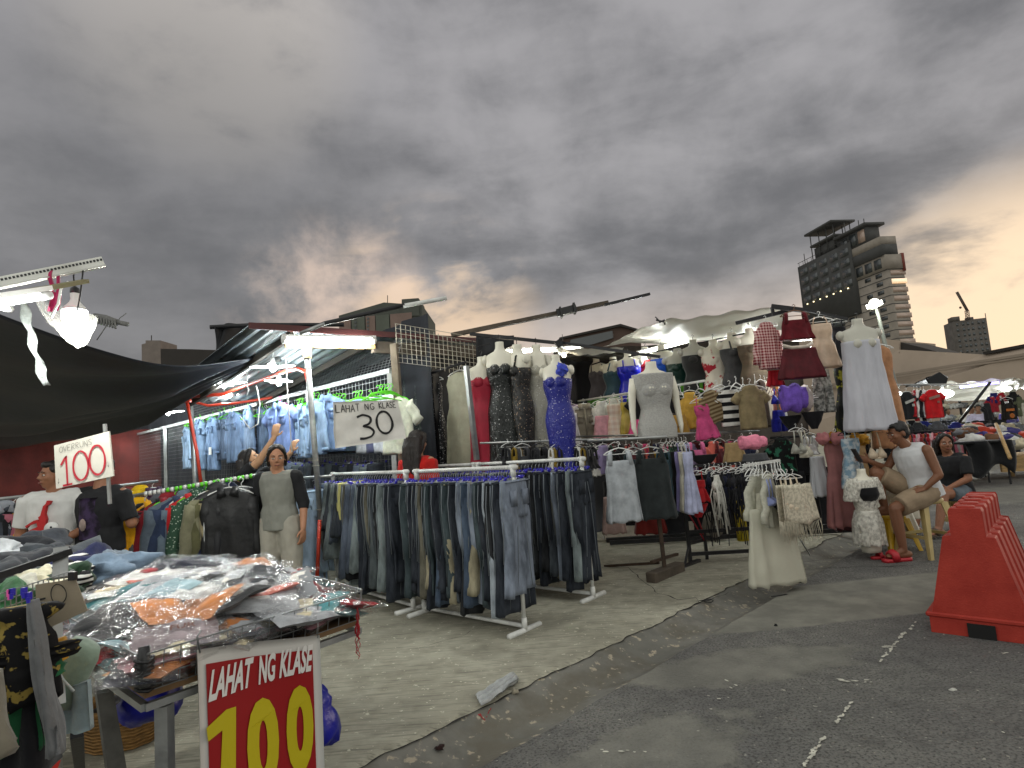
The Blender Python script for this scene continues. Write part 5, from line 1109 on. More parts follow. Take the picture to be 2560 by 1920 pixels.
# ================================================================ OVERHEAD FOREGROUND LAMPS
AL = mat('slotted_angle', lin('c9c9c2'), .5, .3)
p0, p1 = at(-60, 722, 2.75), at(258, 657, 3.05); t = empty('slotted_angle_bar', (p0+p1)/2, 'white slotted angle bar carrying the round bulb', 'bar')
b = B(); b.bar(p0+UP*.012, p1+UP*.012, .004, .045); b.bar(p0-UP*.012+Vector((0, .02, 0)), p1-UP*.012+Vector((0, .02, 0)), .04, .004); b.part('angle', AL, t, False)
b = B()
for k in range(34):
    q = p0.lerp(p1, (k+.5)/34)+UP*.018+Vector((0, -.0035, 0)); d = (p1-p0).normalized(); b.bar(q-d*.005, q+d*.005, .003, .011)
b.part('slots', BLACKPL, t, False)
t = empty('round_bulb', at(187, 790, 3.05), 'bright round bulb hanging in a clear plastic bag', 'lamp'); c = Vector(t.location); k = 3.05/1500
b = B(); b.loft([[c+Vector((math.cos(a_*.3927)*r*k, math.sin(a_*.3927)*r*k, z*k)) for a_ in range(16)] for r, z in ((6, -29), (20, -25), (27, -15), (29, 0), (28, 14))]); b.part('lit_dome', glow((1, 1, .98), 9), t)
b = B(); b.loft([[c+Vector((math.cos(a_*.3927)*r*k, math.sin(a_*.3927)*r*k, z*k)) for a_ in range(16)] for r, z in ((28, 14), (22, 24), (12, 36), (9, 44), (10, 52), (10, 60))]); b.part('bulb_neck', PLASTW, t)
b = B(); b.loft([[c+Vector((math.cos(a_*.3927)*r*k, math.sin(a_*.3927)*r*k, z*k)) for a_ in range(16)] for r, z in ((9, 56), (11, 62), (10, 72), (3, 78))]); b.part('socket', BLACKPL, t)
b = B(); b.tube([c+UP*76*k, at(184, 690, 3.05), at(188, 665, 3.0)], .004, 5); b.tube([at(208, 675, 3.0), at(200, 740, 3.0), at(193, 778, 3.0)], .004, 5); b.part('cord', BLACKPL, t)
point_light(t, c-UP*.1, 44, (1, 1, .93), .05)
CB = bpy.data.materials.new('clear_bag'); CB.use_nodes = True
N_, L_, p_ = nodes_of(CB); N_.clear(); o_ = N_.new('ShaderNodeOutputMaterial'); mx_ = N_.new('ShaderNodeMixShader'); a_t = N_.new('ShaderNodeBsdfTransparent'); a_g = N_.new('ShaderNodeBsdfPrincipled'); a_g.inputs['Base Color'].default_value = (.75, .75, .68, 1); a_g.inputs['Roughness'].default_value = .2; lw = N_.new('ShaderNodeLayerWeight'); lw.inputs[0].default_value = .25; rr_ = N_.new('ShaderNodeMapRange'); L_.new(lw.outputs['Facing'], rr_.inputs[0]); rr_.inputs[3].default_value = .03; rr_.inputs[4].default_value = .35; L_.new(rr_.outputs[0], mx_.inputs[0]); L_.new(a_t.outputs[0], mx_.inputs[1]); L_.new(a_g.outputs[0], mx_.inputs[2]); L_.new(mx_.outputs[0], o_.inputs[0])
b = B(); q0 = at(105, 752, 3.1); q1 = at(232, 792, 3.1); q2 = at(197, 868, 3.1)
rings = []
for i in range(9):
    f = i/8; lft = at(103+(190-103)*f**1.3, 752+(866-752)*f**.85, 3.1); rgt = at(234-(234-200)*f**1.6, 788+(866-788)*f**.9, 3.1); m_ = (lft+rgt)/2; w_ = (rgt-lft)/2; dd = .12*(1-f)**.5+.005
    rings.append([m_+w_*math.cos(a_*.3927)+Vector((0, math.sin(a_*.3927)*dd, .01*math.sin(a_*2.3+i))) for a_ in range(16)])
b.loft(rings, 0, False, True); tag(b.world('clear_bag', CB), 'clear plastic bag tied round the round bulb', 'bag')
tube_lamp(-70, 768, 2.1, 108, 740, 2.35, .016, 'white tube lamp cut off by the left edge', 12, 2, ems=6)
tube_lamp(-30, 762, 3.6, 20, 772, 3.8, .018, 'short end of a tube lamp seen under the first one', 3, 1)
b = B(); b.bar(at(-60, 752, 2.15), at(215, 703, 3.0), .03, .02); tag(b.world('timber_batten', mat('old_batten', lin('77714f'), .8), False), 'greenish timber batten above the left tube lamp', 'batten')
b = B(); b.tube([at(104, 728, 2.9), at(112, 780, 2.9), at(128, 792, 2.9), at(145, 760, 2.9), at(152, 722, 2.9), at(170, 705, 2.95)], .006, 6); tag(b.world('cable', PLASTW), 'white cable looping beside the pink ribbon', 'cable')
b = B(); b.sheet(lambda u, v: at(118+u*30+8*math.sin(v*2), 778-v*50, 2.92)+Vector((0, .02*math.sin(u*6), 0)), 8, 8, .004); b.sheet(lambda u, v: at(121+u*11, 732-v*56, 2.92)+Vector((0, .01*math.sin(v*6), 0)), 3, 8, .004); b.sheet(lambda u, v: at(141+u*8, 730-v*42, 2.94), 3, 8, .004)
tag(b.world('pink_ribbon', cl('b02a5a')), 'pink cloth ribbon knotted on the slotted bar', 'ribbon')
b = B(); b.sheet(lambda u, v: at((42+v*62+u*(20+3*math.sin(v*8))), 748+v*216, 2.5-.25*v)+Vector((0, .01*math.sin(u*5+v*20), 0)), 5, 40, .003); tag(b.world('plastic_strip', mat('frosted_plastic_strip', lin('8b8f8b'), .35, 0, .8, 40, .25, 12, alpha=.8)), 'frosted plastic strip dangling from the left tube lamp', 'plastic strip')
b = B(); b.tube([at(235, 792, 4.6), at(262, 798, 4.6), at(292, 807, 4.6)], [.03, .035, .028], 8)
for k_ in range(8): b.tube([at(238+k_*7, 789+k_*2, 4.55), at(240+k_*7, 808+k_*2, 4.55)], .008, 5)
b.tube([at(290, 805, 4.6), at(320, 811, 4.6)], .018, 8); b.tube([at(292, 806, 4.6), at(300, 795, 4.6), at(316, 783, 4.6)], .004, 4); b.tube([at(268, 812, 4.6), at(242, 850, 4.6)], .005, 4)
tag(b.world('wrapped_pipe', mat('grey_tape', lin('5a5a58'), .7)), 'tape wrapped pipe end sticking up behind the round bulb', 'pipe')
# ================================================================ GARMENTS ADDRESSED BY WHERE THEY HANG
MQ = mat('pale_mannequin', lin('d8d4c4'), .4, 0, .05, 10, .05, 4)
MQ2 = mat('translucent_mannequin', lin('b9b7ab'), .3, 0, .05, 10, .05, 4)
def mann_mesh(hip=.17, arms=False, seed=0):
    b = B()
    cloth(b, [(0, 0, 0, .052, .05, 0), (-.05, 0, 0, .05, .05, 0), (-.085, 0, 0, .075, .055, 0), (-.11, 0, 0, .15, .065, 0), (-.145, 0, 0, .188, .075, 0), (-.2, 0, 0, .185, .09, 0), (-.28, 0, -.01, .16, .105, 0), (-.38, 0, 0, .132, .085, 0),
              (-.46, 0, 0, .12, .078, 0), (-.56, 0, 0, .15, .095, 0), (-.66, 0, 0, hip, .105, 0), (-.74, 0, 0, hip*.97, .1, 0)], n=24, rings=26, folds=3, sq=.9, wob=0)
    for s in (-1, 1): b.ell((s*.062, -.085, -.27), (.058, .045, .055), n=10)
    for s in (-1, 1):
        if arms: b.tube([(s*.18, 0, -.16), (s*.215, 0, -.3), (s*.225, 0, -.45), (s*.235, -.02, -.62), (s*.225, -.04, -.7)], [.045, .038, .03, .024, .012], 10)
        else: b.ell((s*.185, 0, -.16), (.042, .05, .05), n=10)
    return b
MQM = mann_mesh().mesh('torso', [MQ]); MQA = mann_mesh(arms=True).mesh('torso', [MQ])
DP = {'gown': [(-.245, .165, .0), (-.3, .168, .002), (-.45, .13, .002), (-.64, .18, .004), (-.95, .19, .012), (-1.35, .23, .022)],
      'gownB': [(-.245, .165, .0), (-.3, .168, .002), (-.45, .13, .002), (-.64, .175, .002), (-1.0, .14, .004), (-1.15, .16, .012), (-1.42, .23, .03)],
      'midi': [(-.235, .17, .002), (-.3, .172, .006), (-.44, .17, .010), (-.6, .19, .014), (-.9, .215, .018), (-1.15, .24, .026)],
      'short': [(-.245, .165, .0), (-.3, .168, .002), (-.45, .13, .004), (-.6, .19, .014), (-.86, .25, .026)],
      'tight': [(-.215, .17, .0), (-.3, .168, .001), (-.45, .13, .002), (-.64, .18, .002), (-.86, .165, .003)],
      'body': [(-.12, .19, 0), (-.2, .19, 0), (-.3, .168, .001), (-.45, .13, .001), (-.64, .18, .001), (-.74, .175, .001)]}
def mann(x, y, Y, rz, dk, dm, label, s=1.0, seed=0, mq=None, arms=False, neck=None, straps=True, dlabel=None, bust=True, group='mannequin torsos hung at the stalls', folds=8, dname='dress', cat='mannequin', wx=1.0):
    p = at(x, y, Y); o = bpy.data.objects.new('mannequin', MQA if arms else MQM); S.collection.objects.link(o); o.location = p; o.rotation_euler = (0, 0, rad(rz)); o.scale = (s*wx, s, s)
    if mq: o.material_slots[0].link = 'OBJECT'; o.material_slots[0].material = mq
    tag(o, label, cat, group)
    pr = [(z, hw*1.035+.006, am) for z, hw, am in (DP[dk] if isinstance(dk, str) else dk)]
    b = B(); st = [(z, 0, -.006, hw, max(.06, min(.115 if z > -.7 else .2, hw*.62)), am) for z, hw, am in pr]
    cloth(b, st, n=36, rings=34, folds=folds, seed=seed, wob=.003, sq=.88)
    if bust:
        for q in (-1, 1): b.ell((q*.06, -.07, -.275), (.088, .060, .085) if dk == 'body' else (.078, .068, .064), n=12)
    if straps:
        for q in (-1, 1): b.tube([(q*.09, -.1, -.23), (q*.085, -.07, -.13), (q*.07, -.01, -.095), (q*.07, .05, -.12), (q*.09, .08, -.24)] if neck != 'halter' else [(q*.1, -.1, -.22), (q*.055, -.055, -.1), (q*.03, .03, -.06)], .011, 6)
    d = b.obj(dname, dm, o)
    b = B(); b.tube([(0, 0, -.02), (0, 0, .035), (.014, 0, .055), (.0, 0, .075), (-.015, 0, .06)], .004, 5); b.obj('hook', BLACKPL, o)
    return o
VEL = lambda h: mat('velvet', lin(h), .75, 0, .35, 9, .25, 6, sheen=.5)
SAT = lambda h: mat('satin', lin(h), .28, 0, .5, 9, .2, 5)
# long evening gowns under the corrugated roof
hs = [(1030, 925, 7.2, -40, .20, 1.15, sequin('10201a', .4), 'dark bottle green sequinned gown hanging beside the corner post'), (1082, 930, 7.1, -35, .13, 1.35, sequin('0c1014', 1.8), 'narrow black gown covered in silver sequins'), (1108, 925, 7.25, -35, .1, 1.3, sequin('2a2110', .9, 'd0b060'), 'dark bronze gown wedged beside the beige one')]
def hung_gown(x, y, Y, rz, w, L, m, lab, folds=7, group='evening gowns under the roof', nm='evening_gown', s=1):
    b = B(); cloth(b, [(-.07, 0, 0, .05, .02, 0), (-.1, 0, 0, w*.75, .03, 0), (-.2, 0, 0, w*.9, .05, .003), (-.42, 0, 0, w*.78, .05, .004), (-.62, 0, 0, w*1.02, .07, .008), (-L, 0, 0, w*1.25, .1, .022)], n=32, rings=28, folds=folds, seed=int(x))
    o = b.obj(nm, m); o.location = at(x, y, Y); o.rotation_euler = (0, 0, rad(rz)); o.scale = (s,)*3; tag(o, lab, 'gown', group); add_hanger(o, 'shoulder', PLASTW, None, .8); return o
for x, y, Y, rz, w, L, m, lab in hs: hung_gown(x, y, Y, rz, w, L, m, lab)
hung_gown(1148, 915, 6.9, -25, .2, 1.35, mat('pleated_beige', lin('9c9a84'), .7, 0, .25, 20, .15, 6), 'beige floor length gown with long vertical seams', 12)
hung_gown(1092, 1000, 8.0, -20, .12, .7, SAT('1c28c0'), 'glossy royal blue dress glimpsed between the black gowns'); hung_gown(1105, 990, 7.7, -20, .12, .75, SAT('c01822'), 'glossy red dress glimpsed behind the bronze gown')
mann(1203, 893, 6.5, 8, 'gown', mat('crimson_cloth', lin('a01530'), .65, 0, .3, 10, .2, 4), 'mannequin in a strapless crimson gown right of the steel stand', 1.05, 1, straps=False, wx=.85)
mann(1248, 856, 6.4, -6, 'gown', sequin('0c1310', .6), 'mannequin in a dark green sequinned gown with a thin belt', 1.14, 2, straps=False, wx=.78)
mann(1292, 862, 6.35, -55, 'gownB', sequin('0d0c0b', .9, 'ffd9b0'), 'mannequin in a narrow black sequinned gown seen side on', 1.08, 3, wx=.75)
mann(1340, 863, 6.45, 10, 'gownB', sequin('a9a698', .8), 'mannequin in a silver beige beaded gown', 1.06, 4, wx=.85)
mann(1388, 888, 6.1, -18, 'gownB', sequin('141c80', .5), 'mannequin in a royal blue sequinned gown with a fluffy shoulder', 1.05, 5, straps=False, wx=.78)
crumple('feather_trim', 'fluffy blue feather trim over the shoulder of the royal blue gown', 'trim', at(1404, 925, 6.0), (.05, .05, .06), mat('blue_feathers', lin('4a58c8'), .9, 0, 1, 60, .3, 20), 3, .5, 30, fr=6)
hung_gown(1305, 965, 7.4, 0, .12, .9, sequin('7a3a18', .8, 'ffb070'), 'copper sequinned dress half hidden by the silver gown'); hung_gown(1368, 1000, 7.2, 0, .1, .55, SAT('d0301c'), 'bright orange red dress behind the silver gown')
b = B(); b.bar(at(1165, 915, 6.35), at(1192, 1150, 6.3), .045); o = b.world('steel_stand', STEEL, False); tag(o, 'leaning bright steel stand between the beige and crimson gowns', 'stand')
b = B(); b.tube([at(1010, 955, 7.3), at(1165, 905, 6.6)], .015, 6); tag(b.world('hanging_rail', DKSTEEL), 'thin dark rail carrying the beige and green gowns', 'rail')
b = B(); b.bar(at(1175, 835, 6.6), at(1400, 858, 6.45), .035); b.bar(at(1400, 856, 6.45), at(1650, 892, 5.9), .03); b.bar(at(1392, 852, 6.4), at(1402, 866, 6.4), .07); tag(b.world('rail_bar', DKSTEEL, False), 'black steel bar carrying the gown mannequins across to the white tarpaulin', 'rail')
b = B(); b.sheet(lambda u, v: at(1190+u*95, 838+v*60*(1-u*.6), 6.9)+Vector((0, .03*math.sin(u*9), 0)), 10, 6, .005); tag(b.world('tarpaulin_flap', BT), 'black tarpaulin corner hanging at the right end of the corrugated roof', 'tarpaulin')
# mannequin row under the white tarpaulin
row = [(1452, 905, 9.6, 'short', VEL('16241f'), 'dark green dress, farthest left of the row', 'halter', True), (1490, 895, 9.2, 'short', VEL('4c4850'), 'taupe grey pleated camisole dress', None, True), (1532, 893, 8.9, 'short', VEL('1f4350'), 'teal halter dress with a black waist', 'halter', True),
       (1568, 882, 8.7, 'tight', SAT('1c22b8'), 'royal blue dress with a deep V neck', None, True), (1612, 868, 8.9, 'tight', SAT('b51a26'), 'bright red dress mostly hidden by the fishnet one', None, False), (1652, 862, 8.4, 'tight', SAT('2a62d8'), 'bright blue one shoulder dress', None, False),
       (1692, 872, 8.1, 'tight', SAT('12342c'), 'glossy dark green bow dress with cut out', None, False), (1732, 850, 7.9, 'tight', VEL('131616'), 'black bodycon dress with sweetheart neck', None, False), (1782, 850, 7.75, 'tight', pattern('floral', 'ded8c8', 'b02c3a', .8), 'white dress printed with red roses', None, True),
       (1828, 832, 7.6, 'tight', cl('4a4b4c'), 'charcoal knitted dress', None, True), (1872, 822, 7.4, 'tight', mat('ruched_taupe', lin('5e5140'), .8, 0, .5, 30, .25, 5, stretch=(.3, .3, 2)), 'taupe ruched dress', None, False)]
for i, (x, y, Y, dk, m, lab, nk, st) in enumerate(row):
    s = .96 if i < 6 else 1.0
    mann(x, y, Y, -14+3*i, dk, m, 'mannequin in a '+lab, s, i+30, mq=MQ if i not in (6, 7) else MQ2, neck=nk, straps=st)
mann(1626, 905, 5.75, 8, 'body', mat('grey_fishnet', lin('a5a4a0'), .85, 0, .8, 90, .12, 60), 'large white armed mannequin in a grey fishnet dress hung out in front', 1.0, 60, mq=MQ, arms=True, straps=False, dname='fishnet_dress')
# white tarpaulin canopy
WT = bpy.data.materials.new('white_tarpaulin'); WT.use_nodes = True; N, L, p_ = nodes_of(WT)
p_.inputs['Base Color'].default_value = (*lin('cfccc2'), 1); p_.inputs['Roughness'].default_value = .5
tl = N.new('ShaderNodeBsdfTranslucent'); tl.inputs[0].default_value = (.8, .8, .74, 1); mxs = N.new('ShaderNodeMixShader'); mxs.inputs[0].default_value = .45
L.new(p_.outputs[0], mxs.inputs[1]); L.new(tl.outputs[0], mxs.inputs[2]); L.new(mxs.outputs[0], N['Material Output'].inputs[0])
nn_ = N.new('ShaderNodeTexNoise'); nn_.inputs['Scale'].default_value = 6; nn_.inputs['Detail'].default_value = 5; bb_ = N.new('ShaderNodeBump'); bb_.inputs['Strength'].default_value = .5; bb_.inputs['Distance'].default_value = .03; L.new(nn_.outputs[0], bb_.inputs['Height']); L.new(bb_.outputs[0], p_.inputs['Normal']); L.new(bb_.outputs[0], tl.inputs['Normal'])
def sheet4(name, label, P00, P10, P11, P01, m, sag=.1, wr=.03, n=40, cat='canopy', seed=0, amp=1):
    b = B()
    def fn(u, v):
        p = P00.lerp(P10, u).lerp(P01.lerp(P11, u), v)
        return p - UP*(sag*math.sin(math.pi*u)*math.sin(math.pi*v)) + UP*wr*(noise.noise(Vector((u*5+seed, v*5, 0)))+.5*math.sin(u*23+v*5+seed))
    b.sheet(fn, n, n//2, .003); o = b.world(name, m); return tag(o, label, cat)
sheet4('white_canopy', 'white translucent tarpaulin roof over the row of mannequins', at(1655, 803, 7.4), at(1945, 766, 6.9), at(1985, 826, 9.4), at(1508, 864, 10.2), WT, .16, .03)
sheet4('white_canopy', 'low white tarpaulin sheet beside the long black bar', at(1385, 872, 7.6), at(1560, 868, 7.5), at(1545, 880, 9), at(1400, 885, 9), WT, .05, .02)
b = B(); b.tube([at(1640, 800, 7.3), at(1660, 805, 7.3), at(1662, 812, 7.3)], .012, 5); b.tube([at(1638, 792, 7.3), at(1650, 804, 7.3)], .008, 4); b.tube([at(1662, 800, 7.3), at(1648, 806, 7.3)], .01, 4); tag(b.world('rope_knot', BLACKPL), 'black rope knot tying the corner of the white tarpaulin', 'knot')
b = B(); b.bar(at(1928, 766, 6.8), at(2010, 776, 6.7), .05); b.bar(at(2000, 772, 6.75), at(2120, 798, 6.6), .03); b.bar(at(1930, 768, 6.8), at(1934, 790, 6.8), .03); b.bar(at(1840, 808, 7.2), at(1990, 772, 6.8), .04)
tag(b.world('canopy_rail', DKSTEEL, False), 'dark steel rail holding the plaid, maroon and white dresses', 'rail')
b = B(); b.tube([at(1440, 925, 9.5), at(1500, 905, 9), at(1700, 868, 8.1), at(1900, 825, 7.3)], .01, 6); tag(b.world('hanging_rail', DKSTEEL), 'thin bar over the mannequin row', 'rail')
tube_lamp(1245, 880, 8.2, 1452, 872, 8.9, .025, 'tube lamp glowing behind the gown mannequins', 60, 2)
tube_lamp(1598, 884, 8.9, 1722, 852, 8.6, .022, 'tube lamp glowing behind the blue dress mannequins', 55, 2)
tube_lamp(1800, 838, 8.6, 1900, 822, 8.4, .02, 'tube lamp behind the charcoal and taupe dresses', 45, 2)
tube_lamp(1984, 848, 6.95, 2030, 846, 6.95, .022, 'short bright lamp shining under the maroon top', 16, 1)
for x, y, Y, lb in ((1264, 935, 7.6, 'small round warm bulb beside the belted gown'), (1410, 888, 8.4, 'small round bulb under the tube lamp by the blue gown')):
    t = empty('bulb', at(x, y, Y), lb, 'lamp'); b = B(); b.ell(at(x, y, Y), (.03, .03, .035)); b.part('lit_globe', glow((1, .9, .7), 12), t); b = B(); b.tube([at(x, y, Y)+UP*.03, at(x, y, Y)+UP*.08], .015, 8); b.part('socket', BLACKPL, t); b = B(); b.tube([at(x, y, Y)+UP*.08, at(x, y, Y)+UP*.3], .004, 4); b.part('cord', BLACKPL, t); point_light(t, at(x, y, Y)-UP*.05+Vector((0, -.1, 0)), 4, (1, .85, .6))
curtain('tarpaulin_wall', 'brown tarpaulin wall behind the mannequin row', (1.1, 11.2, 0), (5.6, 11.6, 0), 0, 3.1, mat('brown_tarpaulin', lin('3b332c'), .7, 0, .4, 8, .3, 2), 40, .07)
sheet4('dark_canopy', 'dark tarpaulin roof stretched behind the white tube lamp', at(1290, 905, 8), at(1500, 880, 9), at(1900, 870, 11), at(1340, 905, 11.5), mat('olive_tarpaulin', lin('2e2a22'), .6, 0, .4, 8, .3, 2), .1, .04)
# ---------------------------------------------------------------- children's clothes rail
b = B(); b.tube([at(1430, 1006, 9.0), at(1762, 952, 7.5)], .016, 8); tag(b.world('hanging_rail', WHITEPIPE), "pale rail of children's clothes under the mannequin row", 'rail')
b = B(); b.sheet(lambda u, v: at(1470+u*290, 1000-u*47-v*(-26), 9.0-u*1.3)+Vector((0, .05, 0)), 12, 3, .004); tag(b.world('green_cloth', cl('4c8a26')), 'lime green cloth strip behind the white hangers', 'cloth')
def G(kind, x, yt, yb, w, Y, rz, m, label, cat=None, hk=PLASTW, tilt=0, seed=None, m2=None, group=None, name=None):
    k = Y/1500; H_ = (yb-yt)*k; W_ = w*k; seed = seed if seed is not None else int(x)
    if kind in ('tee', 'long', 'jacket'):
        H_ = max(H_-.075, .1)
        b = top_mesh(W_*(.72 if kind == 'tee' else .78), H_, W_*.3 if kind == 'tee' else H_*.75, 48 if kind == 'tee' else 80, seed=seed, thick=min(.05, W_*.12), amp=.008, collar=kind == 'jacket', button=kind == 'jacket'); nm = {'tee': 't_shirt', 'long': 'sweater', 'jacket': 'jacket'}[kind]
    elif kind == 'tank':
        b = B(); w2 = W_/2
        cloth(b, [(-.16, 0, 0, w2*.75, .03, .001), (-.24, 0, 0, w2*.86, .035, .004), (-.24-(H_-.24)*.4, 0, 0, w2*.88, .04, .012), (-H_, 0, 0, w2*1.05, .05, .02)], n=34, rings=22, folds=8, seed=seed)
        for s in (-1, 1): b.tube([(s*w2*.62, -.028, -.2), (s*w2*.55, -.02, -.1), (s*w2*.5, 0, -.075), (s*w2*.55, .02, -.1), (s*w2*.62, .03, -.2)], .022, 6, 0, .45)
        nm = 'tank_top'
    elif kind == 'dress':
        b = dress_mesh([(-.13, W_*.32, .001), (-.2, W_*.34, .003), (-.13-(H_-.13)*.35, W_*.28, .005), (-.13-(H_-.13)*.5, W_*.36, .01), (-H_, W_*.5, .02)], seed=seed, thick=.05, top_z=-.06); nm = 'dress'
    elif kind == 'skirt':
        b = B(); cloth(b, [(-.05, 0, 0, W_*.34, .03, .001), (-.1, 0, 0, W_*.36, .035, .004), (-H_, 0, 0, W_*.5, .06, .018)], n=34, rings=18, folds=9, seed=seed); nm = 'skirt'
    elif kind in ('shorts', 'pants'):
        b = B(); w2 = W_/2; cz = -.05-min(.26, H_*.5)
        cloth(b, [(-.05, 0, 0, w2*.82, .035, .001), (cz, 0, 0, w2*.98, .05, .004)], n=24, rings=6, seed=seed)
        for s in (-1, 1): cloth(b, [(cz+.05, s*w2*.46, 0, w2*.5, .05, .003), (-H_, s*w2*.56, 0, w2*.52, .045, .01)], n=18, rings=12, folds=4, seed=seed+s)
        nm = kind
    elif kind == 'bra':
        b = B(); r = W_*.27; z = -H_+r*1.1
        for s in (-1, 1):
            cloth(b, [(z+r*1.25, s*W_*.24, 0, .008, .008, 0), (z+r*.5, s*W_*.235, -.01, W_*.12, .028, .002), (z-r*.2, s*W_*.23, -.015, W_*.215, .045, .002), (z-r*.75, s*W_*.23, -.01, W_*.225, .03, .003)], n=18, rings=9, folds=3, seed=seed+s, sq=.85)
            b.tube([(s*W_*.24, -.01, z+r*1.15), (s*W_*.2, -.01, z/2), (s*.03, 0, -.06)], .007, 5)
        b.tube([(-W_*.48, 0, z-r*.7), (0, -.03, z-r*.8), (W_*.48, 0, z-r*.7)], .012, 6); nm = 'bra_top'
    elif kind == 'brief':
        b = B(); cloth(b, [(-.04, 0, 0, W_*.48, .04, .001), (-.04-(H_-.04)*.4, 0, 0, W_*.36, .04, .003), (-H_, 0, 0, W_*.12, .03, .003)], n=24, rings=10, folds=4, seed=seed); nm = 'bikini_bottom'
    elif kind == 'fluff':
        b = B(); b.ell((0, 0, -H_/2), (1, 1, 1), n=36)
        for p in b.v:
            q = Vector((p.x, p.y, p.z+H_/2)); f = 1+.12*math.sin(q.x*9)+.07*noise.noise(q*9+Vector((seed, 0, 0)))
            p.x = math.copysign(abs(q.x)**.7, q.x)*W_/2*f; p.y = q.y*.1*f; p.z = -H_/2+math.copysign(abs(q.z)**.7, q.z)*H_*.42*f
        nm = 'fluffy_top'
    o = b.obj(name or nm, m); o.location = at(x, yt, Y); o.rotation_euler = (0, rad(tilt), rad(rz)); tag(o, label, cat or nm.replace('_', ' '), group)
    if hk: add_hanger(o, 'shoulder' if kind not in ('skirt', 'shorts', 'pants', 'brief') else 'clip', hk, hk, min(1, W_*.72/.4+.15), 0)
    return o
KG = "children's clothes on the pale rail"
G('jacket', 1428, 1003, 1092, 46, 8.7, 20, cl('a794b8'), 'lilac child jacket at the left end of the pale rail', 'jacket', group=KG)
G('jacket', 1458, 1000, 1100, 66, 8.5, 5, cl('8c8678'), 'grey beige child jacket with white collar', 'jacket', group=KG)
G('pants', 1484, 1010, 1100, 34, 8.6, 25, denim('7a8a96', .2), 'pale denim dungarees beside the grey beige child jacket', 'dungarees', group=KG)
G('long', 1502, 992, 1060, 54, 8.5, 12, cl('dcdcd6'), 'white sleeved child top over a pink pinafore', 'top', group=KG)
G('skirt', 1504, 1030, 1095, 52, 8.3, 12, cl('d09aa4'), 'pink pinafore skirt with a white bow', 'skirt', None, group=KG)
G('dress', 1532, 988, 1096, 52, 8.3, 5, pattern('plaid', 'd6bfb0', 'e6dcd0', .6), 'pale pink checked child dress', 'dress', group=KG)
G('long', 1534, 985, 1062, 50, 8.4, 5, cl('d8dcd4'), 'white long sleeved child blouse', 'blouse', group=KG)
G('dress', 1562, 982, 1085, 42, 8.2, -10, SAT('c2ad4a'), 'golden yellow satin child dress', 'dress', group=KG)
G('tee', 1588, 980, 1048, 50, 8.1, 0, cl('17171a'), 'black child T-shirt with a pink bow bag', 't-shirt', group=KG)
G('skirt', 1590, 1040, 1086, 46, 8.0, 0, cl('e0568c'), 'hot pink child skirt under the black T-shirt', 'skirt', None, group=KG)
G('tee', 1682, 970, 1032, 56, 7.6, 0, cl('141416'), 'plain black child top right of the fishnet mannequin', 'top', group=KG)
G('shorts', 1686, 1028, 1086, 62, 7.4, 0, cl('a5803a'), 'mustard paper bag shorts right of the fishnet mannequin', 'shorts', None, group=KG)
G('long', 1722, 968, 1072, 54, 7.5, -8, cl('c9a046'), 'mustard yellow child sweater', 'sweater', group=KG)
G('dress', 1748, 985, 1098, 62, 7.1, 4, cl('c24a7c'), 'raspberry pink dress with ruffled shoulders, tilted', 'dress', tilt=-6, group=KG)
G('tee', 1766, 965, 1058, 78, 7.1, 10, pattern('stripes', '5d4a30', '8d7d60', 1.6), 'tilted brown knitted argyle shirt', 'shirt', tilt=-16, group=KG)
G('tee', 1822, 955, 1066, 76, 7.1, 0, pattern('stripes', 'd8d6d0', '141416', .75), 'black and white broad striped knit top', 'sweater', group=KG)
G('tee', 1872, 950, 1072, 88, 6.9, -6, cl('8a7c5c'), 'olive khaki T-shirt with a small chest print', 't-shirt', group=KG)
for i, (x, h, nm) in enumerate([(1900, '3a2a20', 'dark brown'), (1910, 'c9bfae', 'cream'), (1918, '7c2a1c', 'rust red'), (1926, '2a1f1c', 'near black'), (1934, 'b06a2c', 'orange'), (1944, 'c4c6c8', 'pale grey')]):
    G('tee', x, 940+i*3, 1068-i*2, 60, 7.1+.08*i, 42, cl(h), '%s shirt stacked edge on behind the khaki T-shirt' % nm, 'shirt', seed=400+i, group='shirts edge on behind the khaki one')
for i, (x, y, Y) in enumerate([(1790, 955, 7.2), (1802, 950, 7.2), (1838, 945, 7.15), (1856, 948, 7.0), (1886, 940, 7.0), (1656, 975, 7.8), (1700, 968, 7.5), (1744, 960, 7.2)]):
    o = bpy.data.objects.new('plastic_hanger', hanger_mesh('shoulder').mesh('hanger_w', [PLASTW, PLASTW]) if i == 0 else hw0.data); S.collection.objects.link(o); hw0 = o if i == 0 else hw0
    o.location = at(x, y, Y); o.rotation_euler = (0, .1*math.sin(i*2), rad(30+9*i)); tag(o, 'white plastic hanger bunched on the rail above the striped and khaki tops', 'hanger', 'white hangers on the pale rail')
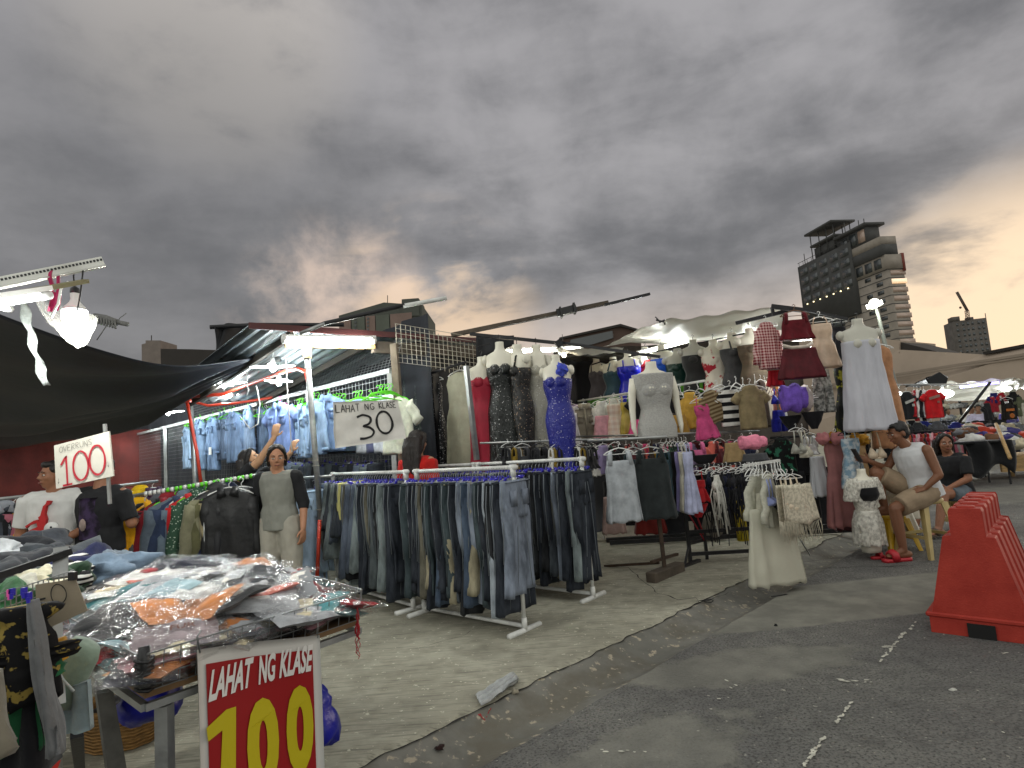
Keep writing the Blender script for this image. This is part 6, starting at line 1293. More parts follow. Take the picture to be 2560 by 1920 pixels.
# lower tier
G('tank', 1545, 1108, 1300, 88, 5.6, 8, cl('a3a8ad'), 'light grey ribbed tank dress on a white hanger', 'tank top')
G('tank', 1622, 1104, 1292, 98, 5.75, -4, cl('282d2e'), 'long charcoal tank top with white piping', 'tank top')
G('tank', 1580, 1108, 1288, 70, 5.9, 30, cl('28383d'), 'dark teal tank behind the two front ones', 'tank top')
G('tank', 1655, 1110, 1280, 60, 6.0, 40, cl('47606a'), 'slate blue tank at the right of the charcoal one', 'tank top'); G('tank', 1640, 1112, 1270, 50, 6.1, 45, cl('b08a24'), 'mustard tank squeezed behind the charcoal one', 'tank top')
G('skirt', 1620, 1240, 1330, 80, 6.6, 0, cl('6e1f1a'), 'dark red skirt hanging under the charcoal tank top', 'skirt', None); G('skirt', 1528, 1230, 1330, 60, 6.7, 0, cl('b59a92'), 'pale pink skirt seen below the grey tank dress', 'skirt', None)
b = B(); b.tube([at(1470, 1102, 5.9), at(1668, 1092, 5.5)], .014, 8); tag(b.world('hanging_rail', STEEL), 'thin steel rail of the tank tops', 'rail')
st = empty('post_stand', gnd(1665, 1450), 'thin rusty post standing on a timber block beside the tank tops', 'stand')
q = gnd(1664, 1447); b = B(); b.bar(q+UP*.11, Vector((q.x-.02, q.y, 1.36)), .035); b.part('post', RUST, st, False)
b = B(); b.bar(gnd(1628, 1462)+UP*.055, gnd(1702, 1432)+UP*.055, .11, .11); bevel(b.part('timber_block', OLDWOOD, st, False), .008)
b = B(); b.bar(gnd(1632, 1440)+UP*.135, gnd(1696, 1418)+UP*.135, .035, .025); b.part('cross_foot', RUST, st, False)
b = B(); b.bar(gnd(1512, 1420)+UP*.02, gnd(1650, 1432)+UP*.1, .025); b.part('floor_rail', RUST, st, False)
# lavender halter tops
for i, (x, h, nm) in enumerate([(1665, '17171a', 'black'), (1674, '2f5a3a', 'green'), (1684, '1b1b1e', 'second black'), (1694, '8f86b8', 'mauve'), (1703, 'c9c4b4', 'cream'), (1714, 'a8acc8', 'lavender')]):
    G('dress', x, 1096, 1262+i*3, 54, 6.2-.07*i, 55, cl(h), '%s halter romper on the edge of the lavender bunch' % nm, 'romper', seed=500+i, group='halter rompers beside the rusty post')
G('tank', 1738, 1090, 1148, 56, 6.9, 0, cl('d06a96'), 'pink cut out swimsuit under the raspberry dress', 'swimsuit', None)
G('brief', 1758, 1128, 1166, 74, 6.8, 0, cl('151518'), 'black bikini bottom with white waistband', 'bikini bottom', None)
G('fluff', 1708, 1118, 1160, 46, 6.9, 0, cl('131316'), 'black bra with white lettered band beside the pink swimsuit', 'bra', None)
G('skirt', 1832, 1095, 1160, 62, 6.6, 0, cl('a08860'), 'tan mini skirt right of the pink swimsuit', 'skirt', None)
G('fluff', 1876, 1085, 1126, 68, 6.2, 0, mat('pink_fluff', lin('e487a0'), .9, 0, 1, 40, .25, 14), 'bright pink fluffy tube top on a white hanger', 'tube top', PLASTW)
G('shorts', 1886, 1122, 1172, 70, 6.5, 0, cl('4c4e52'), 'charcoal shorts under the pink fluffy top', 'shorts', None)
G('tee', 1952, 1082, 1180, 80, 6.9, 0, pattern('floral', '0f1413', '2f6a52', 1.5), 'black shirt with green palm leaf print', 'shirt', BLACKPL)
G('fluff', 1976, 955, 1036, 66, 6.6, -6, mat('purple_fluff', lin('6e4fb4'), .9, 0, 1, 40, .25, 14), 'bright purple fluffy top below the maroon skirt', 'top', BLACKPL)
G('fluff', 2004, 960, 1034, 36, 6.75, 0, cl('c4b8b4'), 'pale pink fluffy top behind the purple one', 'top', None)
G('bra', 1938, 960, 1012, 40, 6.9, 20, SAT('1c22a8'), 'royal blue bikini top left of the purple fluffy top', 'bikini top', None); G('shorts', 1944, 1015, 1078, 40, 7.0, 20, cl('1c2290'), 'royal blue shorts under the blue bikini top', 'shorts', None)
G('bra', 2022, 950, 1010, 50, 6.8, 10, pattern('stripes', '1a1a20', 'd8d8d8', 3), 'black and white striped bikini top beside the patterned trousers', 'bikini top', None)
G('brief', 2030, 1020, 1072, 60, 6.7, 0, cl('111115'), 'black bikini bottom with white waist under the striped top', 'bikini bottom', None)
G('brief', 1975, 1030, 1075, 60, 6.8, 0, cl('131317'), 'black bikini bottom right of the blue shorts', 'bikini bottom', None)
G('pants', 2048, 905, 1032, 50, 6.8, 10, pattern('marble', 'a9a9a4', '5c5c5a', 1.6), 'grey and white marbled trousers between striped top and palm print dress', 'trousers', None)
# hanging display at the right end
G('long', 1912, 793, 925, 74, 6.7, 12, pattern('plaid', '7a1622', 'd9b9b4', 1.4), 'red and white plaid dress with long sleeves', 'dress')
G('skirt', 1934, 915, 965, 44, 6.8, 0, cl('a01420'), 'plain red skirt below the plaid dress', 'skirt', None)
G('tank', 1984, 765, 850, 86, 6.6, 0, cl('5c0e1a'), 'maroon strappy crop top on a wooden hanger', 'crop top', mat('wooden_hanger', lin('6b4a30'), .6))
G('skirt', 1996, 860, 946, 122, 6.5, 0, mat('maroon_cloth', lin('520c18'), .8, 0, .5, 14, .25, 9), 'wide maroon scalloped skirt under the maroon crop top', 'skirt', None)
b = B(); b.tube([(-.16, -.03, 0), (-.08, -.06, -.035), (.08, -.06, -.035), (.16, -.03, 0)], .018, 8); o = b.obj('waistband', cl('c9bdb0')); o.location = at(1990, 862, 6.48); tag(o, 'cream folded waistband on top of the wide maroon skirt', 'waistband')
G('dress', 2046, 782, 922, 78, 6.6, -8, mat('champagne_satin', lin('c6ad96'), .35, 0, .4, 12, .15, 8), 'champagne beige lace and satin romper', 'romper')
G('dress', 2090, 790, 900, 50, 6.8, -12, cl('17181f'), 'black strappy swimsuit between the champagne romper and white dress', 'swimsuit')
hung_gown(2112, 885, 6.9, 0, .17, .92, pattern('floral', '0b0c09', '7c7a1e', 1.3), 'black long dress with yellow green feather print', 7, 'clothes at the right end', 'long_dress')
hung_gown(2192, 850, 6.8, -10, .15, 1.22, cl('a87a58'), 'tan tiered long dress right behind the white one', 7, 'clothes at the right end', 'long_dress')
mann(2142, 798, 6.3, -6, 'midi', mat('white_crinkled_cotton', lin('b9bac2'), .8, 0, .55, 26, .08, 9, stretch=(1.5, 1.5, .3)), 'clear plastic mannequin in a long white tiered cotton dress', 1.02, 77, mq=MQ2, straps=False, bust=False)
# ================================================================ RIGHT STALLS, LOWER TIER
b = B(); b.tube([at(1925, 1095, 7.0), at(2180, 1080, 6.9)], .014, 8); tag(b.world('hanging_rail', DKSTEEL), 'dark rail of dresses behind the seated man', 'rail')
G('bra', 1988, 1062, 1135, 44, 6.5, 15, cl('9c9c92'), 'grey green bra tops bunched on white straps', 'bra top'); G('bra', 2004, 1062, 1145, 50, 6.6, 35, cl('c9c5b4'), 'cream bra top behind the grey green ones', 'bra top')
G('pants', 2002, 1120, 1310, 60, 7.0, 10, cl('101117'), 'long black trousers with a white side band', 'trousers', None)
G('tank', 2022, 1075, 1135, 44, 6.9, 20, cl('d2d2d2'), 'white camisole above the white pleated skirt', 'camisole')
G('skirt', 2040, 1130, 1238, 52, 6.8, 8, mat('white_pleats', lin('b2b4b8'), .8, 0, .5, 26, .1, 9, stretch=(2, 2, .3)), 'white pleated long skirt beside the black trousers', 'skirt', None)
hung_gown(2086, 1075, 6.7, 10, .17, 1.05, mat('dusty_pink_cloth', lin('8f5d5c'), .8, 0, .4, 12, .2, 5), 'dusty pink long dress with puffed sleeves', 9, 'clothes at the right end', 'long_dress')
for s in (-1, 1): crumple('puffed_sleeve', 'dusty pink puffed sleeve, %s of the pink dress' % ('left side' if s < 0 else 'right side'), 'sleeve', at(2074+s*18, 1095, 6.6), (.07, .06, .06), cl('a3686a'), 5, .3, 20)
G('skirt', 2108, 1240, 1322, 60, 7.1, 0, cl('3b1a1e'), 'dark maroon hem of a dress touching the ground', 'skirt', None); G('skirt', 2150, 1230, 1320, 50, 7.3, 0, cl('2d1218'), 'dark wine skirt behind the lace mannequin', 'skirt', None)
for i, x in enumerate((2084, 2148)): crumple('ruffled_sleeve', 'mustard ruffled sleeve at the %s of the blue floral romper' % ('left', 'right')[i], 'sleeve', at(x, 1100, 6.7), (.09, .06, .06), cl('a8781c'), 9+i, .6, 26, fr=5)
G('dress', 2120, 1066, 1218, 66, 6.5, 8, pattern('marble', '7d9aae', 'c4ccd0', 1.5), 'pale blue floral strap romper in front of the pink dress', 'romper', BLACKPL)
G('dress', 2146, 1085, 1220, 40, 6.7, 20, cl('b08f66'), 'light brown dress right behind the blue romper', 'dress', None)
G('bra', 2182, 1066, 1148, 48, 6.3, 0, lace('c9b8a0', 60, .75), 'beige crochet bikini top on a wooden hanger', 'bikini top', mat('wooden_hanger', lin('9a7550'), .6))
G('tee', 2165, 1085, 1200, 50, 7.0, 30, cl('141519'), 'black striped sports top behind the crochet bikini top', 'sports top', None)
o = mann(2152, 1172, 6.2, 5, 'body', lace('d8d6cc', 60, .3), 'floor standing mannequin in white lace robe over black swimsuit', .92, 81, wx=.78, mq=MQ, straps=False, bust=False, dname='lace_robe')
b = B(); cloth(b, [(-.2, 0, -.03, .145, .118, 0), (-.28, 0, -.035, .155, .125, .001), (-.38, 0, 0, .13, .092, .001), (-.44, 0, 0, .06, .08, .001)], n=24, rings=12, folds=3, sq=.9); 
b.obj('black_bikini_top', cl('0f0f12'), o)
b = B(); cloth(b, [(-.52, 0, 0, .158, .104, 0), (-.64, 0, 0, .182, .113, 0), (-.75, 0, 0, .1, .1, 0)], n=24, rings=10, folds=3, sq=.9); b.obj('black_bikini_bottom', cl('0f0f12'), o)
b = B(); cloth(b, [(-.45, 0, 0, .15, .1, .002), (-.6, 0, 0, .19, .13, .012), (-.82, 0, 0, .2, .14, .018)], n=40, rings=16, folds=9); b.obj('lace_skirt', lace('d8d6cc', 45, .3), o)
for s in (-1, 1): b = B(); cloth(b, [(-.1, s*.15, 0, .05, .07, .002), (-.2, s*.19, 0, .065, .08, .008), (-.34, s*.21, 0, .07, .085, .014)], n=20, rings=10, folds=6); b.obj('lace_sleeve', lace('d8d6cc', 60, .3), o)
b = B(); cloth(b, [(-.74, 0, 0, .15, .1, 0), (-.9, 0, 0, .11, .09, 0)], n=16, rings=4); b.obj('base', MQ, o)
o = mann(2240, 1130, 6.9, -20, 'body', lace('c9c2b2', 40, .8), 'white mannequin in cream knit with a black strap behind the seated man', 1.0, 82, mq=MQ, straps=True, dname='knit_top')
mann(2232, 1185, 6.6, 0, 'short', lace('d6d2c6', 40, .7), 'floor mannequin in a white lace dress beside the yellow stool', .7, 83, mq=MQ, straps=True)
# dark display table behind
b = B(); b.sheet(lambda u, v: Vector((1.15+u*3.2, 8.4-.3*u, .05+v*.75))+Vector((0, .04*math.sin(u*40), 0)), 60, 4, .006); tag(b.world('table_cover', cl('1b1c1f')), 'dark cloth covered display table behind the tank tops and lingerie', 'table')
b = B(); b.bar((1.1, 7.9, .06), (4.2, 7.5, .06), .05); b.bar((1.1, 8.2, .03), (4.0, 8.0, .03), .08); tag(b.world('floor_bar', DKSTEEL, False), 'dark bar lying along the ground behind the tank tops', 'bar')
b = B(); b.box((1.9, 8.35, .11), (1.6, .05, .16)); tag(b.world('white_board', cl('cfc7b8'), False), 'pale board low on the ground behind the tank tops', 'board')
# small clothes filling the middle tier
rs = random.Random(77); FC = [('hot pink', 'd8487c'), ('black', '17171a'), ('white', 'd6d4ce'), ('grey', '6c6e70'), ('dark green', '1f3a2e'), ('navy', '1d2340'), ('maroon', '5a1a22'), ('brown', '4c382a'), ('coral', 'd0685a'), ('lilac', '9d90b8')]
for i in range(30):
    x = 1448+i*14.5; nm, h = FC[(i*7+i//3) % 10]
    G('tee' if i % 3 else 'tank', x, 1098-(i-10)*.5+rs.uniform(-4, 4), 1168+rs.uniform(-10, 20), 60, 7.9-.03*i+rs.uniform(-.2, .2), 40+rs.uniform(-20, 20), cl(h), '%s small top in the crowded middle tier %s' % (nm, 'behind the tank tops' if x < 1650 else 'behind the swimwear'), 'top', BLACKPL if i % 2 else PLASTW, seed=600+i, group='small tops in the middle tier')
b = B(); b.tube([at(1440, 1092, 7.9), at(1900, 1078, 7.0)], .014, 6); tag(b.world('hanging_rail', STEEL), 'steel rail of the crowded middle tier', 'rail')
b = B(); b.tube([at(1200, 1108, 6.2), at(1500, 1098, 6.0)], .012, 6); tag(b.world('hanging_rail', STEEL), 'steel rail of black hangers behind the right jeans rack', 'rail')
for i, x in enumerate((1268, 1275, 1282, 1290, 1304, 1345, 1350, 1384, 1390, 1397, 1404, 1450, 1455, 1461, 1468, 1476)):
    G('tank', x, 1100+(i % 3), 1170, 50, 6.05, 40+rs.uniform(-25, 25), cl(('17171a', '222326', 'c9c8c2', '7a6420', '3a3b3f')[i % 5]), '%s top on the rail behind the right jeans rack' % ('black', 'charcoal', 'off white', 'mustard', 'dark grey')[i % 5], 'top', BLACKPL if i % 4 else PLASTW, seed=700+i, group='tops behind the right jeans rack')
# rust and white items behind the gowns
for i, (x, h, nm) in enumerate([(1150, 'b8b2a4', 'cream'), (1300, '9a5a30', 'copper'), (1345, 'd8d2c8', 'white'), (1398, 'c4562c', 'orange'), (1425, 'd0ccd0', 'pale pink')]):
    G('dress', x, 1010, 1110, 44, 8.2, 0, cl(h), '%s dress in the gap behind the gowns' % nm, 'dress', seed=800+i)
# ================================================================ BLACK LINGERIE RACK
LA, LB = gnd(1727, 1412), gnd(1945, 1400)
LA2 = gnd(1745, 1408); h1 = 1.03
t = empty('lingerie_rack', (LA+LB)/2, 'black steel rack with dangling straps behind the white lace dresses', 'clothes rack')
b = B(); b.bar(LA+UP*.0, LA+UP*h1, .035); b.part('leg', DKSTEEL, t, False)
b = B(); b.bar(LB, LB+UP*h1, .035); b.part('leg', DKSTEEL, t, False)
for z in (.11, .34): b = B(); b.bar(LA+UP*z, LB+UP*z, .035); b.part('cross_rail', DKSTEEL, t, False)
b = B(); b.bar(LA+UP*.22, gnd(1768, 1400)+UP*.22, .03); b.bar(gnd(1768, 1402), gnd(1768, 1402)+UP*.3, .03); b.part('brace', DKSTEEL, t, False)
b = B(); b.bar(gnd(1697, 1428)+UP*.02, gnd(1748, 1408)+UP*.03, .05, .03); b.bar(gnd(1712, 1420)+UP*.02, LA+UP*.2, .02); b.part('foot', DKSTEEL, t, False)
b = B(); b.bar(LA+UP*h1, LB+UP*h1, .03); b.part('hanging_rail', DKSTEEL, t, False)
b = B(); b.bar(LA+UP*.95, gnd(1768, 1402)+UP*.25, .012); b.bar(LA+UP*.6, gnd(1768, 1402)+UP*.2, .012); b.part('red_strap', cl('8e1620'), t, False)
G('dress', 1740, 1168, 1252, 56, 6.0, 10, cl('a01018'), 'red lace bodysuit at the left end of the black rack', 'bodysuit'); G('brief', 1742, 1250, 1292, 58, 6.0, 10, cl('9a0f18'), 'red briefs under the red bodysuit', 'briefs', None)
def straps(x, y, Y, n, m, label, seed, L=.35, hk=PLASTW, group='strappy lingerie sets on the black rack'):
    b = B(); r = random.Random(seed)
    for k in range(n):
        x0 = r.uniform(-.09, .09); pts = [Vector((x0*.4, r.uniform(-.02, .02), -.07)), Vector((x0, r.uniform(-.04, .04), -.07-L*.4)), Vector((x0+r.uniform(-.05, .05), r.uniform(-.04, .04), -.07-L*r.uniform(.6, 1.25)))]
        b.tube(pts, r.uniform(.004, .009), 4)
    for s in (-1, 1): b.ell((s*.045, 0, -.17), (.045, .03, .05), n=8)
    cloth(b, [(-.24, 0, 0, .075, .02, .004), (-.3, 0, 0, .06, .02, .004), (-.36, 0, 0, .02, .015, .002)], n=14, rings=5, folds=3, seed=seed)
    o = b.obj('lingerie_set', m); o.location = at(x, y, Y); o.rotation_euler = (0, 0, rad(r.uniform(10, 60))); tag(o, label, 'lingerie', group); add_hanger(o, 'shoulder', hk, None, .55)
for i, x in enumerate((1762, 1772, 1784, 1796, 1806, 1815, 1826, 1838, 1850, 1856, 1862, 1868)):
    nm, h = [('black', '0f0f13'), ('navy', '14182e'), ('black', '101014'), ('charcoal', '26262b')][i % 4]
    straps(x, 1164-(i % 3)*3, 6.2, 12, cl(h), '%s strappy lingerie set %s' % (nm, 'next to the red bodysuit' if x < 1800 else 'in the middle of the black rack' if x < 1840 else 'near the white lace dresses'), i+5, .42 if i % 3 else .6)
straps(1788, 1170, 6.1, 14, cl('c9c8c0'), 'cream strappy set hanging beside the navy ones', 99, .5)
# yellow bollard behind
YB = gnd(1870, 1388, 0); b = B(); b.tube([Vector((YB.x+.25, YB.y+.8, 0)), Vector((YB.x+.25, YB.y+.8, .75))], .07, 14); o = b.world('bollard', mat('yellow_paint', lin('b8a410'), .5, 0, .1, 20, .2, 6)); tag(o, 'yellow painted bollard behind the lingerie rack', 'bollard')
crumple('concrete_block', 'grey concrete block beside the yellow bollard', 'block', Vector((YB.x-.05, YB.y+1.0, .18)), (.13, .13, .2), mat('concrete_block', lin('6f6a60'), .9, 0, .4, 20, .2, 5), 2, .08, 12)
# ================================================================ WHITE LACE DRESS RACK
WR = gnd(1912, 1458); t = empty('short_rack', WR, 'low rack base carrying cream and white lace dresses', 'clothes rack')
d = (gnd(1985, 1430)-WR); d.z = 0; d = d.normalized()
b = B(); b.box(WR+UP*.035, (.07, .09, .07)); b.part('foot', BLACKPL, t, False)
b = B(); b.bar(WR+UP*.05, WR+UP*1.06, .022); b.bar(WR+d*.4+UP*.02, WR+d*.4+UP*1.06, .022); b.part('leg', STEEL, t, False)
b = B(); b.bar(WR-d*.12+UP*1.06, WR+d*.5+UP*1.06, .025); b.part('hanging_rail', WHITEPIPE, t, False)
b = B(); b.bar(at(1983, 1320, 5.9), gnd(2025, 1388), .012); b.part('stick', STEEL, t, False)
WG = 'white lace clothes on the low rack'
G('long', 1890, 1168, 1300, 96, 5.35, 30, lace('b9b8a8', 70, .75), 'sheer cream robe with scalloped sleeves at the left end of the low rack', 'robe', group=WG)
G('skirt', 1922, 1255, 1452, 150, 5.25, 10, lace('bdbbaa', 60, .88), 'long cream tiered lace skirt almost touching the ground', 'skirt', None, group=WG)
G('skirt', 1932, 1215, 1335, 138, 5.3, 10, lace('c0bdac', 60, .7), 'upper cream lace tier with folded frill', 'skirt', None, group=WG)
G('long', 1915, 1166, 1310, 84, 5.2, 50, lace('b4b3a4', 60, .7), 'second sheer lace jacket with dotted cuffs', 'jacket', group=WG)
G('bra', 1918, 1180, 1262, 34, 5.1, 40, cl('7d86b0'), 'periwinkle blue halter bra among the cream lace', 'bra top', group=WG)
G('bra', 1936, 1180, 1270, 34, 5.15, 50, cl('16171c'), 'black halter bra among the cream lace', 'bra top', group=WG)
for i, x in enumerate((1952, 1966, 1980)): G('bra', x, 1176, 1270+i*5, 58, 5.15, 40-i*10, cl(('c4b49c', 'd0c2ac', 'c9bba4')[i]), 'beige padded bra top, %s of three on the low rack' % ('left', 'middle', 'right')[i], 'bra top', group=WG)
for j, (x, yb_) in enumerate(((1990, 1330), (1975, 1345), (1950, 1350))):
    b = B(); k = 5.2/1500; r = random.Random(j)
    b.sheet(lambda u, v: ((u-.5)*.30+.06*v*u, .02*math.sin(u*9), -.07-v*.34*(1-.3*abs(u-.6))), 10, 10, .003)
    o = b.obj('fringed_shawl', lace('cdc6b2', 80, .45)); o.location = at(x, 1190, 5.1); o.rotation_euler = (0, 0, rad(20+j*15)); tag(o, 'crochet shawl with long fringe, %s' % ('rightmost on the low rack', 'middle one', 'mostly behind the bras')[j], 'shawl', WG)
    b = B()
    for q in range(26):
        u = q/25; z = -.07-.34*(1-.3*abs(u-.6)); x_ = (u-.5)*.30+.06*u; b.tube([(x_, 0, z), (x_+r.uniform(-.01, .02), r.uniform(-.01, .01), z-.06), (x_+r.uniform(-.01, .03), 0, z-r.uniform(.1, .17))], .0022, 3)
    b.obj('fringe', cl('cdc6b2'), o)
for i, x in enumerate((1873, 1882, 1890, 1896, 1904, 1928, 1936, 1944, 1950)):
    o = bpy.data.objects.new('plastic_hanger', hw0.data); S.collection.objects.link(o); o.location = at(x, 1160, 5.25); o.scale = (.7,)*3; o.rotation_euler = (0, 0, rad(50+i*4)); tag(o, 'white plastic hanger bunched over the cream lace clothes', 'hanger', 'white hangers on the low rack')
b = B(); b.tube([gnd(1978+14*math.cos(a_), 1443+6*math.sin(a_))+UP*.008 for a_ in [j*.45 for j in range(15)]], .005, 5); tag(b.world('cord_ring', cl('b8ab88')), 'thin tan ring lying on the road by the lace skirt', 'ring')
# ================================================================ STOOLS
def stool(name, label, c, h, top, bot, m, rz=0, th=.03):
    t = empty(name, c, label, 'stool', rz=rz)
    b = B(); s = top/2; n = 20
    def rr(r, z): return [Vector((math.copysign(abs(math.cos(a))**.55, math.cos(a))*r, math.copysign(abs(math.sin(a))**.55, math.sin(a))*r, z)) for a in [2*math.pi*k/n for k in range(n)]]
    b.loft([rr(s*.98, h-.05), rr(s*1.04, h-.035), rr(s*1.03, h-.012), rr(s*.96, h), rr(s*.5, h-.004)]); b.obj('seat', m, t)
    for sx in (-1, 1):
        for sy in (-1, 1):
            b = B(); A_ = Vector((sx*s*.86, sy*s*.86, h-.04)); B_ = Vector((sx*bot/2, sy*bot/2, 0)); w = .038
            for k in range(2):
                pass
            rg = []
            for f in (0, .33, .66, 1):
                p = A_.lerp(B_, f); w_ = .045*(1-f*.4)
                rg.append([p+Vector(q)*w_ for q in ((-sx*1.1, 0, 0), (-sx*1.1, sy*.25, 0), (-sx*.2, sy*.45, 0), (sx*.45, sy*.45, 0), (sx*.45, -sy*.2, 0), (sx*.25, -sy*1.1, 0), (0, -sy*1.1, 0), (-sx*.02, -sy*.02, 0))])
            b.loft(rg); b.obj('leg', m, t, False)
    for sx in (-1, 1):
        f = .62; q = s*.86+(bot/2-s*.86)*f; z = (h-.04)*(1-f)
        b = B(); b.bar((sx*q, -q, z), (sx*q, q, z), .012, .03); b.obj('brace', m, t, False)
    b = B(); f = .62; q = s*.86+(bot/2-s*.86)*f; z = (h-.04)*(1-f); b.bar((-q, q, z), (q, q, z), .012, .03); b.obj('brace', m, t, False)
    return t
CREAM = mat('cream_plastic', lin('b3a06c'), .42, 0, .1, 12, .12, 5); YELP = mat('yellow_plastic', lin('c09a1c'), .35, 0, .1, 12, .12, 5)
sA = gnd(2326, 1386, 0)
stool('plastic_stool', 'tall cream plastic stool under the seated man', Vector((sA.x, sA.y, 0)), .56, .29, .42, CREAM, rad(12))
stool('plastic_stool', 'low yellow plastic stool under his raised foot', gnd(2234, 1374), .37, .25, .35, YELP, rad(8))
stool('plastic_stool', 'second stool hidden under the seated woman in black', gnd(2404, 1325), .38, .28, .38, CREAM, rad(30))
# ================================================================ RED WATER BARRIERS
RB_ = mat('red_polyethylene', lin('9b291d'), .6, 0, .25, 90, .14, 5, spec=.35, col2=lin('a53528'))
def barrier(label, c, rz, L=1.0):
    t = empty('water_barrier', c, label, 'barrier', 'red water filled barriers', rz)
    # local: x across (the end face is seen), y along
    sec = [(.265, .0), (.265, .10), (.245, .13), (.135, .61), (.13, .615), (.09, .62), (.088, .77), (.08, .79)]
    b = B()
    prof = lambda k: [(-.24*k[0]/.27 if False else -k[0], k[1]) for k in sec]+[(k[0], k[1]) for k in reversed(sec)]
    P = prof(sec); rings = []; n = 5; seg = L/(n*2)
    ys = []
    for i in range(n):
        y0 = i*(L/n); ys += [(y0+.004, 0), (y0+.02, 1), (y0+L/n*.62, 1), (y0+L/n*.7, 0), (y0+L/n*.98, 0)]
    def ring(y, on):
        r = []
        for x, z in P:
            inn = .0 if z < .14 else .035*(1-on)
            zz = z-(.02 if (z > .76 and not on) else 0)
            r.append(Vector((math.copysign(max(abs(x)-inn, .02), x), y, zz)))
        return r
    b.loft([ring(0, 1)]+[ring(y, on) for y, on in ys]+[ring(L, 1)], 0); o = b.obj('body', RB_, t, False); bevel(o, .012, 2)
    b = B(); b.loft([[Vector((x, -.012, z)) for x, z in ((-.07, 0.0), (.07, 0.0), (.07, .085), (-.07, .085))], [Vector((x, .02, z)) for x, z in ((-.07, 0.0), (.07, 0.0), (.07, .085), (-.07, .085))]]); b.obj('fork_slot', mat('slot_shadow', (.005, .005, .005), .9), t, False)
    b = B(); b.box((0, L*.5, .115), (.565, L*1.02, .03)); bevel(b.obj('base_lip', RB_, t, False), .008)
    for y in (.08*L, .27*L, .46*L, .65*L):
        b = B(); b.loft([[Vector((math.cos(a)*.05, y+math.sin(a)*.05, .785+dz)) for a in [k*.524 for k in range(12)]] for dz in (0, .015)])
        b.obj('filler_cap', RB_, t)
    return t
BPc = (gnd(2352, 1592)+gnd(2568, 1602))/2
barrier('red plastic water barrier standing end on at the right edge', BPc, rad(-43), 1.0)
e_ = Vector((math.sin(rad(43)), math.cos(rad(43)), 0)); barrier('second red barrier mostly hidden at the right edge', BPc+e_*.45+Vector((.62, -.25, 0)), rad(-80), 1.0)
# ================================================================ LITTER
b = B(); b.sheet(lambda u, v: gnd(1196+(1292-1196)*u+14*(v-.5), 1765-(1765-1712)*u+26*(v-.5)*(1.1-.5*u))+UP*(.012+.03*abs(math.sin(v*9+u*2))*(.5+u*.7)+.01*noise.noise(Vector((u*6, v*8, 0)))-.02*0), 16, 22, .002)
for p in b.v: p.z += .012
tag(b.world('plastic_wrap', mat('crumpled_plastic', lin('a9acac'), .3, 0, .6, 30, .2, 20, alpha=.85)), 'crumpled clear plastic sheet lying in the gutter', 'litter')
b = B()
for a_ in range(5): b.sheet(lambda u, v: gnd(1190+a_*5+u*22, 1776+v*5-u*6*(a_-1))+UP*(-.02+.01*math.sin(u*5+a_)), 4, 2, .002)
tag(b.world('red_wrapper', mat('red_wrapper', lin('8e2020'), .5)), 'torn red wrapper beside the plastic sheet', 'litter')
LT = [(1422, 1662, .045, .02, '2c211a', 'dried leaf heap in the gutter'), (1368, 1690, .05, .008, '241b16', 'dark twig in the gutter'), (1495, 1612, .045, .028, '8a8272', 'pale flat stone on the gutter edge'), (1288, 1732, .02, .014, '8f8878', 'small stone next to the plastic sheet'), (1940, 1565, .012, .01, '151515', 'small black pebble on the road'), (2382, 1726, .016, .006, 'b9b8b0', 'white cigarette end on the road'), (1100, 1872, .02, .012, '2a1715', 'dark chip near the bottom of the gutter')]
for i, (x, y, r, h, c, lb) in enumerate(LT): crumple('debris', lb, 'litter', gnd(x, y, -.03 if 'gutter' in lb else 0)+UP*h*.5, (r, r*.6, h), cl(c), i*3, .5, 14)
b = B(); b.tube([gnd(x, y)+UP*.006 for x, y in ((1735, 1508), (1752, 1503), (1765, 1502), (1778, 1500), (1784, 1503), (1778, 1508), (1764, 1507), (1760, 1503))], .004, 5); tag(b.world('wire_piece', BLACKPL), 'bent piece of black wire on the pavement', 'litter')
b = B(); b.tube([gnd(x, y)+UP*.006 for x, y in ((1928, 1493), (1945, 1491), (1962, 1488), (1968, 1487))], .005, 5); tag(b.world('twig', BLACKPL), 'short black twig on the road left of the barrier', 'litter')
# ================================================================ PEOPLE
def remeshed(b, name, vox, smooth=2, amp=0, fr=12, seed=0, cut=None):
    me = b.mesh(name, [], False); o = bpy.data.objects.new(name, me); S.collection.objects.link(o)
    r = o.modifiers.new('r', 'REMESH'); r.mode = 'VOXEL'; r.voxel_size = vox
    if smooth: s = o.modifiers.new('s', 'SMOOTH'); s.factor = .5; s.iterations = smooth
    dg = bpy.context.evaluated_depsgraph_get(); out = bpy.data.meshes.new_from_object(o.evaluated_get(dg)); bpy.data.objects.remove(o); bpy.data.meshes.remove(me)
    if amp:
        nm = [v.normal.copy() for v in out.vertices]
        for v, n in zip(out.vertices, nm):
            c = v.co; d = noise.noise(Vector((c.x*fr+seed, c.y*fr, c.z*fr*.6)))+.6*noise.noise(Vector((c.x*fr*2.3, c.y*fr*2.3+seed, c.z*fr*1.6)))
            v.co = c+n*d*amp
    out.polygons.foreach_set('use_smooth', [True]*len(out.polygons)); out.materials.clear(); out.name = name; return out
def skinm(h): return mat('skin', lin(h), .5, 0, .1, 60, .1, 8, spec=.4)
def link(name, me, m, parent, label=None):
    me.materials.append(m); o = bpy.data.objects.new(name, me); S.collection.objects.link(o); o.parent = parent
    if label: o['label'] = label
    return o
